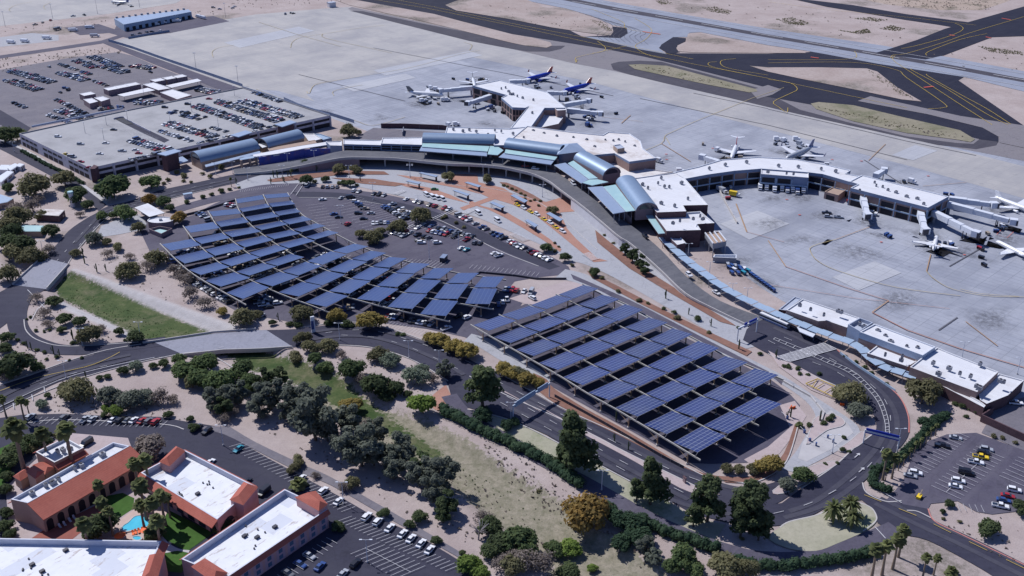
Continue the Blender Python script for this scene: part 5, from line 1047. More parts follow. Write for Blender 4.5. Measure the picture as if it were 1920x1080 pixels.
scrub('green_weeds', (('560,700 700,770 850,860 1000,930 1150,1030 1050,1000 860,890 700,800', 500), ('130,530 380,625 290,635 120,560', 420)), 'leaf_green', 9, .2, .45, 'green weeds growing along the wash floor')
scrub('desert_scrub', (('1560,-10 1660,8 1760,19 1850,19 1930,-14', 420), ('1140,8 1450,50 1650,82 1720,70 1600,30 1450,5', 60), ('1720,110 1920,150 2000,170 2000,80 1860,75', 30), ('0,110 200,90 240,100 120,110 0,135', 120), ('420,20 640,5 640,-10 440,0', 80), ('0,55 200,35 400,20 400,28 220,42 0,64', 90), ('900,5 1100,35 1100,60 960,40', 60), ('1530,200 1820,258 1780,262 1560,215', 120), ('1190,123 1410,170 1250,145', 80)), 'leaf_dry', 6, .6, 1.3, 'low desert brush dotted over the dry infield')
scrub('infield_weeds', (('1228,1 1250,1 1262,7 1240,9', 90), ('1315,14 1340,13 1372,21 1368,27 1330,22', 220), ('1452,36 1485,33 1517,43 1510,48 1480,46', 260), ('1600,35 1630,33 1668,38 1640,41', 160), ('1565,56 1600,60 1625,54 1634,61 1610,64', 200), ('1648,54 1670,48 1697,54 1685,59', 200), ('1832,86 1870,92 1920,98 1920,104 1860,99', 220), ('1105,36 1130,42 1148,58 1140,60 1118,46', 160), ('1625,130 1650,140 1690,170 1720,190 1690,180 1640,148', 200), ('1190,124 1260,130 1340,152 1400,170 1300,152', 200), ('1530,202 1640,218 1760,248 1810,262 1640,232', 260)), 'leaf_olive', 21, .5, 1.1, 'patches of dark weeds on the infield between the taxiways')
settle()
# ---------------------------------------------------------------- hotel
def tile_slope(top, parent, A, B, z1, z2, out, n=None, ext=.3):
    "sloping tiles outside the wall A-B, from the ridge z1 down to the eaves z2"
    n = n or facing(A, B); d = Vector((B[0] - A[0], B[1] - A[1], 0)).normalized()
    a, b = Vector((A[0], A[1], z1)) - d * ext, Vector((B[0], B[1], z1)) + d * ext
    c, e = b + Vector((n[0] * out, n[1] * out, z2 - z1)), a + Vector((n[0] * out, n[1] * out, z2 - z1)); mb = MB()
    f = [a, b, c, e]
    if (b - a).cross(c - b).z < 0: f = f[::-1]
    mb.face([tuple(p) for p in f]); lo = [tuple(p - Vector((0, 0, .25))) for p in f]; mb.face(lo[::-1])
    for i in range(4): mb.face([lo[i - 1], lo[i], tuple(f[i]), tuple(f[i - 1])])
    part(mb, 'tiled_roof', M('clay_tile'), top)
def tower(top, s, z, wall='pink_stucco', rise=1.6, name='tower'):
    pts = GP(s, z); mb = MB(); mb.prism(inset(pts, .3), 0, z, 0, None); t = part(mb, name, M(wall), top)
    c = ctr(pts); a = sum(pts[i - 1][0] * pts[i][1] - pts[i][0] * pts[i - 1][1] for i in range(len(pts)))
    if a < 0: pts = pts[::-1]
    # gabled along the longer side
    if len(pts) == 4:
        l0 = math.dist(pts[0], pts[1]); 
        if l0 < math.dist(pts[1], pts[2]): pts = pts[1:] + pts[:1]
        mid = lambda p, q, k: tuple(x + (y - x) * k for x, y in zip(p, q))
        r0 = mid(mid(pts[0], pts[3], .5), mid(pts[1], pts[2], .5), .18); r1 = mid(mid(pts[0], pts[3], .5), mid(pts[1], pts[2], .5), .82)
        mb = MB(); R0, R1 = (*r0, z + rise), (*r1, z + rise); E_ = [(*p, z - .05) for p in pts]
        mb.face([E_[0], E_[1], R1, R0]); mb.face([E_[1], E_[2], R1]); mb.face([E_[2], E_[3], R0, R1]); mb.face([E_[3], E_[0], R0]); mb.face(E_[::-1])
        part2(mb, 'tiled_roof', M('clay_tile'), t, top)
    return t
def wing(label, s, h, tiles, arches, wall='pink_stucco', tz=None, par=2.3):
    pts0 = GP(s, h); o = ctr(pts0); top = place('hotel_wing', label, 'hotel building', o, 'hotel wings round the courtyard')
    pts, wl, rf = block(top, s, h, wall, 'patched_roof', par=par, inner='parapet_inner')
    # pale inner parapet face and wear on the roof
    px = GP(s, h); q = lambda i: px[i % len(px)]
    cx, cy = o[0], o[1]
    for i, out, drop in tiles:
        A, B = q(i), q(i + 1); n = facing(A, B); m = ((A[0] + B[0]) / 2 - cx, (A[1] + B[1]) / 2 - cy)
        if n[0] * m[0] + n[1] * m[1] < 0: n = (-n[0], -n[1])
        tile_slope(top, wl, A, B, h - .05, h - drop, out, n)
    for i, k in arches:
        A, B = q(i), q(i + 1); n = facing(A, B)
        for j in range(k):
            if k == 9:
                wpanel(top, wl, A, B, (j + .12) / k, (j + .88) / k, .3, 5.6, 'arch_recess', 'arch_surround', n=n, arch=True)
                for z in (1.0, 3.3): wpanel(top, wl, A, B, (j + .33) / k, (j + .67) / k, z, z + 1.5, 'sky_glass', 'window', off=.12, n=n)
                continue
            wpanel(top, wl, A, B, (j + .2) / k, (j + .8) / k, .3, 5.0, 'window_glass', 'dark_arch', n=n, arch=True)  # dark glass panels imitate the shade inside the recessed arcade arches
            wpanel(top, wl, A, B, (j + .12) / k, (j + .88) / k, 2.35, 2.75, 'tan_stucco', 'balcony', off=.25, depth=.3, n=n)
    mb = MB(); c = inset(pts, 2.6); k0 = c[0]
    for t in range(9):
        bx = [cx + random.uniform(-6, 6), cy + random.uniform(-6, 6)]; mb2 = MB(); mb2.tube((bx[0], bx[1], h - par), (bx[0], bx[1], h - par + .7), .28, n=8) if t % 3 else mb2.box((bx[0], bx[1], h - par), 1.5, 1.1, 1.0, .9); part(mb2, 'vent', M('dark_metal'), top)
    return top, wl, px
t2, w2_, q2 = wing('pink courtyard hotel wing with white flat roof, red tile eaves and arches facing the lawn', '264,886 345,843 478,911 407,974', 7.5, ((0, 1.0, .6), (1, .8, .5), (3, 2.6, 1.7)), ((3, 7), (2, 2)))
tower(t2, '298,866 330,836 348,845 318,874', 8.8); tower(t2, '430,937 457,903 484,913 456,947', 8.6)
t3, w3_, q3 = wing('pink hotel wing beside the big asphalt car park, arches along its outer side', '340,1048 534,917 614,955 425,1083', 7.5, ((0, .8, .5), (2, 1.0, 1.3)), ((2, 9),))
tower(t3, '552,932 592,920 615,945 598,958', 9.0); tower(t3, '358,1062 384,1046 428,1074 400,1092', 8.8)
t4, w4_, q4 = wing('white roofed hotel wing cut by the bottom edge, red tile tower at its end', '-70,1008 6,1009 303,1014 262,1100 -90,1100', 7.5, ((1, .6, .5), (2, 2.0, 1.4)), ())
tower(t4, '262,1090 280,1040 310,1034 294,1090', 8.8)
# old wing with the big tile slope
t1 = place('hotel_wing', 'tan hotel wing with a long red tile slope over the arcade and roof machinery', 'hotel building', G(140, 910), 'hotel wings round the courtyard')
pts, wl1, _ = block(t1, '20,936 212,829 243,836 52,943', 9.0, 'tan_stucco', 'white_roof', par=1.4, inner='parapet_inner')
A, B = G(52, 943, 9.0), G(243, 836, 9.0); n1 = facing(A, B); tile_slope(t1, wl1, A, B, 8.9, 5.8, 8.0, n1)
Ae, Be = (A[0] + n1[0] * 7.2, A[1] + n1[1] * 7.2), (B[0] + n1[0] * 7.2, B[1] + n1[1] * 7.2); mb = MB(); mb.prism([A[:2], Ae, Be, B[:2]], 0, 6.0, 0, None); ar = part(mb, 'arcade_wall', M('tan_stucco'), t1)
for e0, e1 in ((A, Ae), (B, Be)): mb = MB(); mb.face([(e0[0], e0[1], 5.9), (e1[0], e1[1], 5.9), (e0[0], e0[1], 8.8)]); part(mb, 'gable', M('tan_stucco'), t1)
for j in range(10): wpanel(t1, ar, Ae, Be, (j + .2) / 10, (j + .8) / 10, .3, 4.6, 'dark_opening', 'arch', n=n1, arch=True)
rooftop(t1, '86,910 100,904 110,898 140,878 152,872 192,852 96,906 60,925', 8.6)
tile_slope(t1, wl1, G(20, 936, 9.0), G(212, 829, 9.0), 8.0, 6.6, 2.2, (-n1[0], -n1[1]))
th = place('hotel_hall', 'small square hotel hall with white sunken roof and orange tile skirt', 'hotel building', G(112, 850)); px5 = '67,847 122,820 157,839 102,867'
block(th, px5, 7.0, 'tan_stucco', 'white_roof', par=1.4); p5 = GP(px5, 7.0); tile_slope(th, th, p5[0], p5[1], 6.9, 5.8, 2.0, (-facing(p5[2], p5[3])[0], -facing(p5[2], p5[3])[1])); tile_slope(th, th, p5[2], p5[3], 5.8, 4.8, 2.0, facing(p5[2], p5[3]))
rooftop(th, '108,846 118,843 128,840 134,842', 7.2)
tower(th, '48,885 64,872 84,884 66,898', 7.5, 'tan_stucco', 1.2); tower(th, '24,893 52,874 66,884 38,902', 4.2, 'tan_stucco', 1.4, 'porch'); tower(th, '60,872 84,866 104,876 84,890', 4.5, 'tan_stucco', 1.2, 'porch')
sheet('courtyard_lawn', '250,960 300,978 318,958 400,1000 352,1034 334,1026 300,1005 270,1000', 'lawn_green', 5); sheet('courtyard_lawn', '300,1020 352,1038 360,1052 340,1075 310,1072 300,1040', 'lawn_green', 5); sheet('garden_lawn', '-20,850 8,838 45,820 62,826 58,842 30,858 10,905 -20,930', 'lawn_green', 5); sheet('garden_lawn', '180,935 230,925 252,935 250,955 215,978 190,975', 'lawn_green', 5)
sheet('garden_ground', '10,915 70,860 62,845 120,812 160,815 240,822 262,880 300,866 350,990 340,1010 300,1008 200,1012 60,1012 20,1010', 'pink_gravel', 4)
sheet('tile_patio', '60,1010 82,995 188,945 194,960 186,972 136,1012', 'red_tile_floor', 6)
sheet('pool_deck', '212,985 258,952 280,950 315,958 304,984 298,996 275,1000 272,1013 215,1012', 'pool_deck', 6)
sheet('garden_path', sm('298,997 315,1018 335,1030 356,1033', 3) + sm('354,1038 333,1034 312,1038 305,1036 310,1030 294,1003', 3), 'sidewalk_concrete', 7)
for s, nm, lb in (('227,995 232,987 240,982 250,972 258,968.7 268,969 277,976 288,980 303,984 297,989 277,990 262,995 250,997 236,999', 'swimming_pool', 'free form turquoise swimming pool in the hotel courtyard'), ('249,1009 256,1007 264,1008 266,1013 258,1016 250,1014', 'hot_tub', 'small round turquoise hot tub below the courtyard pool')):
    w_ = GP(sm(s, 3, True)); o = ctr(w_); t = place(nm, lb, 'pool', o); mb = MB(); mb.poly(w_, .50); part(mb, 'water', M('pool_water'), t); mb = MB(); mb.rail(w_ + w_[:1], .5, .2, .62); part(mb, 'coping', M('kerb_stone'), t)
def lounger(x, y, col, where, rot):
    c = G(x, y); t = place('sun_lounger', '', 'sun lounger', c); mb = MB(); cr, sr = math.cos(rot), math.sin(rot)
    mb.box((c[0], c[1], .62), 1.9, .7, .12, rot); part(mb, 'seat', M(col), t); mb = MB(); mb.face([(c[0] + cr * .4 - sr * a, c[1] + sr * .4 + cr * a, .76) for a in (-.35, .35)] + [(c[0] + cr * 1.1 - sr * a, c[1] + sr * 1.1 + cr * a, 1.3) for a in (.35, -.35)]); part(mb, 'backrest', M(col), t)
    for a, b in ((-.8, -.3), (-.8, .3), (.8, -.3), (.8, .3)): mb = MB(); px, py = c[0] + cr * a - sr * b, c[1] + sr * a + cr * b; mb.tube((px, py, .3), (px, py, .64), .04, n=4); part(mb, 'leg', M('grey_metal'), t)
    PEND.append((t, {'white_paint': 'white', 'orange_plastic': 'orange'}[col] + ' sun lounger', where, x))
for x, y in P('113,990 122,986 132,979 140,974'): lounger(x, y, 'white_paint', 'on the red tile patio', 2.3)
for x, y in P('250,1003 255,1001 261,999 268,997'): lounger(x, y, 'orange_plastic', 'beside the courtyard pool', 2.0)
for x, y, lb in ((225, 1004, 'orange parasol at the left of the courtyard pool'), (274, 994, 'orange parasol between pool and lawn'), (270, 954, 'orange parasol above the courtyard pool under the palms')):
    c = G(x, y, 2); t = place('parasol', lb, 'parasol', c[:2] + (0,)); mb = MB(); mb.tube((c[0], c[1], .2), (c[0], c[1], 2.6), .05, n=5); part(mb, 'pole', M('grey_metal'), t)
    mb = MB(); rim = [(c[0] + 1.9 * math.cos(k * math.pi / 4), c[1] + 1.9 * math.sin(k * math.pi / 4), 2.1) for k in range(8)]
    for k in range(8): mb.face([rim[k], rim[(k + 1) % 8], (c[0], c[1], 2.8)])
    part(mb, 'canopy', M('orange_plastic'), t)
# ---------------------------------------------------------------- cars
def car_mesh(kind):
    "body shell, glass and wheels of one kind of car, nose to +x"
    L, W, prof, gl, hw = {'sedan': (4.7, 1.82, [(-2.35, .35), (-2.33, .82), (-2.2, .92), (-1.55, .98), (2.0, .78), (2.3, .62), (2.35, .35)], [(-1.75, .96), (-1.05, 1.42), (.25, 1.44), (1.05, .90)], .62),
        'suv': (4.75, 1.9, [(-2.37, .4), (-2.36, 1.02), (-2.25, 1.12), (1.0, 1.08), (2.1, .98), (2.33, .78), (2.37, .4)], [(-2.2, 1.1), (-1.95, 1.72), (.15, 1.75), (1.0, 1.07)], .72),
        'pickup': (5.6, 1.95, [(-2.8, .45), (-2.8, 1.02), (-.75, 1.05), (.9, 1.08), (2.5, 1.0), (2.75, .8), (2.8, .45)], [(-.85, 1.04), (-.65, 1.78), (.55, 1.8), (1.25, 1.06)], .72),
        'van': (5.6, 2.05, [(-2.8, .4), (-2.8, 1.2), (1.6, 1.2), (2.5, 1.02), (2.78, .8), (2.8, .4)], [(-2.78, 1.2), (-2.7, 2.2), (1.1, 2.25), (1.85, 1.18)], .85)}[kind]
    body, glass, wheels = MB(), MB(), MB(); h = W / 2
    def shell(mb, pr, w0, w1, z0, z1, mi, cap=True):
        wd = lambda z: w0 + (w1 - w0) * max(0, min(1, (z - z0) / (z1 - z0 + 1e-6)))
        l = [(x, wd(z), z) for x, z in pr]; r = [(x, -wd(z), z) for x, z in pr]
        mb.face([p for p in r], mi); mb.face([p for p in l[::-1]], mi)
        for i in range(len(pr) - 1): mb.face([l[i], l[i + 1], r[i + 1], r[i]], mi)
    shell(body, prof, h, h * .94, .35, 1.1, 0); shell(glass, gl, h * .9, h * hw, gl[0][1], gl[1][1], 1)
    zt = gl[1][1]; a, b = gl[1], gl[2]; hh = h * hw + .02
    body.prism([(a[0] - .05, -hh), (b[0] + .05, -hh), (b[0] + .05, hh), (a[0] - .05, hh)], zt - .06, zt + .05, 0, 0)
    for s in (-1, 1): body.tube(((a[0] + b[0]) / 2, s * h * (hw * .5 + .45), (gl[0][1] + zt) / 2 - .3), ((a[0] + b[0]) / 2, s * hh, zt), .05, n=4)
    if kind == 'pickup': glass.face([(-2.65, -.75, 1.06), (-.95, -.75, 1.07), (-.95, .75, 1.07), (-2.65, .75, 1.06)], 1)
    for x in (-L * .31, L * .31):
        for s in (-1, 1): wheels.tube((x, s * (h - .2), .34), (x, s * (h + .02), .34), .34, n=10, mi=2)
    return body, glass, wheels
for k, c in {'white': (.70, .71, .74), 'silver': (.36, .38, .42), 'grey': (.12, .125, .14), 'black': (.012, .012, .016), 'red': (.34, .02, .025), 'blue': (.03, .07, .22), 'teal': (.03, .26, .34), 'yellow': (.75, .52, .02), 'tan': (.33, .27, .2), 'green': (.05, .2, .05)}.items():
    m, t, b = ng('paint_' + k); b.inputs['Base Color'].default_value = c4(c); b.inputs['Roughness'].default_value = .32; b.inputs['Specular IOR Level'].default_value = .5; b.inputs['Coat Weight'].default_value = .4; MATS['paint_' + k] = m
CARS = {}
def car_data(kind, col):
    if (kind, col) not in CARS:
        b, g, w_ = car_mesh(kind); ms = M('paint_' + col, 'window_glass', 'dark_metal'); allm = MB()
        for q in (b, g, w_):
            off = len(allm.V); allm.V += q.V; allm.Fc += [[i + off for i in f] for f in q.Fc]; allm.M += q.M; allm.S += q.S
        one = []
        for s in (0, 1, 2, 3):
            wb = MB(); k = len(w_.V) // 4; fk = len(w_.Fc) // 4; wb.V = w_.V[s * k:(s + 1) * k]; wb.Fc = [[i - s * k for i in f] for f in w_.Fc[s * fk:(s + 1) * fk]]; wb.M = [0] * fk; wb.S = w_.S[s * fk:(s + 1) * fk]; one.append(wb.mesh('wheel', M('dark_metal')))
        g2 = MB(); g2.V, g2.Fc, g2.M, g2.S = g.V, g.Fc, [0] * len(g.Fc), g.S
        CARS[(kind, col)] = (allm.mesh('parked_car', ms), b.mesh('body', ms[0]), g2.mesh('window', ms[1]), one)
    return CARS[(kind, col)]
crnd = random.Random(11)
COLS = ['white'] * 26 + ['silver'] * 20 + ['grey'] * 17 + ['black'] * 20 + ['red'] * 8 + ['blue'] * 8 + ['tan'] * 4; KINDS_ = ['sedan'] * 45 + ['suv'] * 33 + ['pickup'] * 17 + ['van'] * 5
NCAR = [0]; FARCARS = []
WORD = {'sedan': 'sedan', 'suv': 'tall car', 'pickup': 'pickup truck', 'van': 'van'}
def car(x, y, ang, where, col=None, kind=None, z=0.0, near=False, stuff=False, w3=None):
    col = col or crnd.choice(COLS); kind = kind or crnd.choice(KINDS_); c = w3 or G(x, y, z + .6); c = (c[0], c[1], z or .13)
    if stuff and col == 'white' and crnd.random() < .5: col = 'black'
    if stuff: FARCARS.append((c, ang, kind, col)); return
    m, b, g, ws = car_data(kind, col); NCAR[0] += 1
    nm = {'van': 'parked_van', 'pickup': 'pickup_truck'}.get(kind, 'parked_car'); cat = {'van': 'van', 'pickup': 'truck'}.get(kind, 'car')
    if near:
        e = thing(nm, '', cat, c, ang)
        for n_, me_ in [('body', b), ('window', g)] + [('wheel', q) for q in ws]: o = bpy.data.objects.new(n_, me_); COL.objects.link(o); o.parent = e
    else:
        e = bpy.data.objects.new(nm, m); COL.objects.link(e); e.location = c; e.rotation_euler = (0, 0, ang); e['category'] = cat
    PEND.append((e, col + ' ' + WORD[kind], where, x))
def row(s, n, where, z=0.0, fill=.9, turn=90, double=0, near=False, stuff=False):
    a, b = [G(*q, z + .6) for q in P(s)]; ra = math.atan2(b[1] - a[1], b[0] - a[0])
    for i in range(n):
        t = i / max(1, n - 1); p = [a[j] + (b[j] - a[j]) * t for j in range(2)]
        for s_ in ((-1, 1) if double else (0,)):
            if crnd.random() > fill: continue
            q = (p[0] - math.sin(ra) * s_ * 2.7 + crnd.gauss(0, .08), p[1] + math.cos(ra) * s_ * 2.7 + crnd.gauss(0, .15))
            dp = q[1] * cp + (H - z) * sp; sx = 960 + F * q[0] / dp
            car(sx, 0, ra + R(turn) + (math.pi if crnd.random() < .4 else 0) + crnd.gauss(0, .02), where, z=z, near=near, stuff=stuff, w3=q)
def wang(x0, y0, x1, y1): a, b = G(x0, y0), G(x1, y1); return math.atan2(b[1] - a[1], b[0] - a[0])
aR = R(-20); rl = 'in the palm lined car lot'
for x, y, c, k in ((1792, 821, 'silver', 'sedan'), (1767, 836, 'black', 'pickup'), (1850, 843, 'silver', 'suv'), (1844, 850, 'black', 'suv'), (1839, 857, 'yellow', 'pickup'), (1830, 867, 'white', 'pickup'), (1812, 887, 'black', 'van'), (1797, 902, 'white', 'suv'), (1792, 912, 'white', 'sedan'), (1707, 892, 'silver', 'sedan'), (1717, 887, 'white', 'suv'), (1902, 919, 'white', 'suv'), (1890, 930, 'red', 'sedan'), (1882, 938, 'blue', 'sedan'), (1876, 949, 'white', 'pickup')): car(x, y, aR, rl, c, k, near=True)
hl = 'in the row along the top of the hotel car park'; aH = wang(205, 790, 217, 780)
for x, y, c, k in ((57, 782, 'silver', 'suv'), (121, 783, 'grey', 'suv'), (160, 787, 'silver', 'pickup'), (174, 786, 'silver', 'sedan'), (212, 787, 'white', 'sedan'), (226, 788, 'black', 'suv'), (239, 788, 'grey', 'sedan'), (251, 788, 'white', 'sedan'), (266, 789, 'red', 'sedan'), (279, 790, 'grey', 'suv'), (292, 791, 'red', 'suv')): car(x, y, aH, hl, c, k, near=True)
h2 = 'in the hotel car park'; a2 = wang(560, 905, 575, 892)
for x, y, c, k in ((370, 801, 'grey', 'sedan'), (388, 809, 'black', 'suv'), (447, 842, 'teal', 'sedan'), (394, 867, 'white', 'sedan'), (462, 903, 'black', 'sedan'), (565, 898, 'white', 'sedan'), (606, 921, 'white', 'suv'), (635, 940, 'white', 'sedan'), (495, 923, 'black', 'van'), (162, 832, 'black', 'van'), (667, 1057, 'black', 'suv'), (643, 1076, 'silver', 'sedan'), (600, 1062, 'blue', 'sedan')): car(x, y, a2 + crnd.choice((0, math.pi)), h2, c, k, near=True)
for x, y, c, k in ((580, 1042, 'silver', 'sedan'), (563, 1058, 'blue', 'sedan'), (540, 1075, 'grey', 'sedan')): car(x, y, wang(570, 1036, 590, 1047), 'below the arches of the outer hotel wing', c, k, near=True)
for x, y in P('688,969 709,978 731,990 755,1001 771,1010 790,1019 806,1031'): car(x, y, wang(560, 905, 578, 889), 'against the hotel boundary path', 'white', crnd.choice(('sedan', 'suv')), near=True)
o1 = 'in the oval car park'
for x, y, c, k, d in ((605, 374, 'white', 'sedan', 20), (626, 401, 'blue', 'sedan', 30), (635, 407, 'black', 'sedan', 10), (652, 420, 'red', 'suv', 60), (640, 371, 'silver', 'sedan', 60), (790, 455, 'white', 'suv', 0), (820, 455, 'white', 'suv', 10), (890, 455, 'grey', 'suv', 70), (900, 456, 'black', 'sedan', 70), (865, 465, 'white', 'sedan', 50), (875, 468, 'teal', 'sedan', 50), (927, 475, 'white', 'sedan', 40), (935, 479, 'white', 'pickup', 40), (576, 348, 'silver', 'van', 80), (672, 400, 'black', 'suv', 0), (682, 410, 'black', 'sedan', 0), (815, 355, 'green', 'sedan', 0), (657, 370, 'black', 'van', 20)): car(x, y, R(d), o1, c, k)
for s, n, dbl, fl in (('605,350 632,350', 4, 0, 1), ('645,355 720,366', 9, 0, .7), ('762,373 842,393', 10, 0, .85), ('855,400 958,453', 17, 0, .85), ('962,456 1030,487', 11, 0, .9), ('667,378 695,400', 6, 0, .85), ('722,382 768,408', 9, 1, .8), ('700,418 728,417', 5, 0, .9), ('788,424 880,446', 13, 1, .75), ('744,433 797,449', 9, 1, .6)): row(s, n, o1, 0, fl, 90 if n != 6 else 60, dbl)
for x, y, c in ((970, 384, 'yellow'), (982, 390, 'white'), (995, 397, 'yellow'), (1007, 402, 'white'), (1020, 411, 'yellow'), (1032, 418, 'white'), (1042, 426, 'yellow'), (1055, 434, 'white')): car(x, y, wang(980, 389, 1042, 426), 'in the taxi queue before the terminal', c, 'sedan' if c == 'yellow' else 'suv')
for x, y in P('800,366 811,370 820,372 830,374 897,400 933,414'): car(x, y, R(-60), 'on the arrivals road', 'white', 'van')
car(1210, 442, wang(1200, 432, 1222, 452), 'on the departures ramp', 'black', 'pickup', 3.8); car(1292, 515, wang(1280, 505, 1300, 520), 'on the departures ramp', 'white', 'suv', 1.5); car(1075, 344, wang(1060, 330, 1080, 350), 'on the elevated road', 'white', 'van', 6.3); car(1343, 548, wang(1330, 540, 1356, 555), 'on the departures ramp', 'white', 'sedan', .5); car(985, 311, 0, 'on the elevated road', 'red', 'sedan', 6.3); car(1004, 316, R(-25), 'on the elevated road', 'white', 'suv', 6.3)
c1 = 'along the outer edge of the curved carport'
row('318,487 352,521', 8, c1, 0, .7); row('355,523 436,569', 17, c1, 0, .85); row('486,560 512,572', 4, c1, 0, 1, 60, 1); car(488, 593, R(60), c1, 'silver', 'pickup'); row('637,582 662,574', 4, c1, 0, 1, 60); row('727,592 808,608', 12, c1, 0, .85); car(837, 616, R(40), c1, 'white', 'pickup'); row('860,593 876,595', 2, c1, 0, 1, 60); row('935,571 950,561', 3, c1, 0, 1, 40); row('374,400 392,412', 6, c1, 0, .9); row('425,384 437,386', 3, c1, 0, 1)
c2_ = 'between the two solar carports'; row('947,542 996,548', 8, c2_, 0, .8); row('975,566 1005,556', 5, c2_, 0, .6)
# rows under the carports
for s, n in (('350,470 420,530', 12), ('400,440 500,515', 16), ('440,490 560,550', 16), ('520,470 640,530', 14), ('600,480 760,545', 18), ('660,545 760,575', 12)): row(s, n, 'under the curved solar carport', 0, .7, 90, 1)
g1 = 'on the roof of the parking garage'
for x, y, c, k in ((109, 256, 'white', 'suv'), (151, 270, 'silver', 'suv'), (198, 268, 'white', 'sedan'), (229, 283, 'silver', 'pickup'), (187, 288, 'white', 'sedan'), (124, 289, 'yellow', 'sedan'), (135, 294, 'silver', 'van'), (151, 303, 'red', 'sedan'), (260, 287, 'red', 'sedan'), (168, 314, 'red', 'sedan'), (213, 243, 'black', 'sedan'), (254, 281, 'white', 'sedan'), (309, 201, 'black', 'suv'), (326, 211, 'black', 'sedan'), (352, 195, 'black', 'suv'), (392, 185, 'red', 'sedan'), (411, 187, 'white', 'sedan')): car(x, y, AX * 0 + R(-5), g1, c, k, GH - .9)
for s, n, dbl, fl in (('250,262 312,281', 13, 1, .85), ('245,300 300,287', 10, 0, .8), ('372,269 430,256', 14, 0, .75), ('478,246 517,236', 10, 0, .75), ('300,245 357,264', 14, 0, .9), ('314,231 400,256', 21, 1, .85), ('398,239 428,247', 8, 0, .8), ('323,209 378,221', 13, 1, .5)): row(s, n, g1, GH - .9, fl, 90, dbl)
print('cars', NCAR[0])
for s, n in (('369,198 486,238', 29), ('412,191 523,226', 28), ('454,189 560,219', 27)): row(s, int(n * 1.2), g1, GH - .9, .97, 90, 1, stuff=True)
row('472,172 525,190', 16, g1, GH - .9, .7, stuff=True)
for s, n, d in (('22,133 97,154', 20, 1), ('16,150 72,168', 15, 1), ('114,136 160,150', 14, 1), ('112,120 168,139', 16, 0), ('143,113 178,126', 10, 1), ('172,106 223,125', 12, 1), ('192,123 233,136', 12, 1), ('250,123 285,128', 9, 1), ('20,190 47,201', 5, 0), ('107,187 170,218', 13, 0), ('112,206 157,221', 12, 1), ('92,216 130,229', 9, 0), ('250,192 300,193', 14, 1), ('185,205 230,200', 10, 0), ('375,168 408,174', 12, 1), ('178,152 200,160', 5, 0)): row(s, int(n * 1.1), 'far', 0, .9, 90, d, stuff=True)
for x, y in P('68,140 122,165 92,125 128,168 113,173 282,135 247,12 400,14 412,17 436,15 440,12 80,42 95,38 66,46 137,30 158,28 250,66 262,62 275,60 285,59 300,58 550,25 535,26 545,24'): car(x, y, crnd.choice((0, .8, 1.6, 2.4)), '', stuff=True)
fm = MB(); fcols = sorted({q[3] for q in FARCARS})
for c, ang, kind, col in FARCARS:
    src = car_mesh(kind); cr, sr = math.cos(ang), math.sin(ang)
    for q, mi in ((src[0], fcols.index(col)), (src[1], len(fcols)), (src[2], len(fcols) + 1)):
        off = len(fm.V); fm.V += [(c[0] + x * cr - y * sr, c[1] + x * sr + y * cr, c[2] + z) for x, y, z in q.V]; fm.Fc += [[i + off for i in f] for f in q.Fc]; fm.M += [mi] * len(q.Fc); fm.S += q.S
fm.build('distant_cars', M(*['paint_' + k for k in fcols], 'window_glass', 'dark_metal'), kind='stuff', label='hundreds of small cars in rows on the far lot and garage roof')
settle()
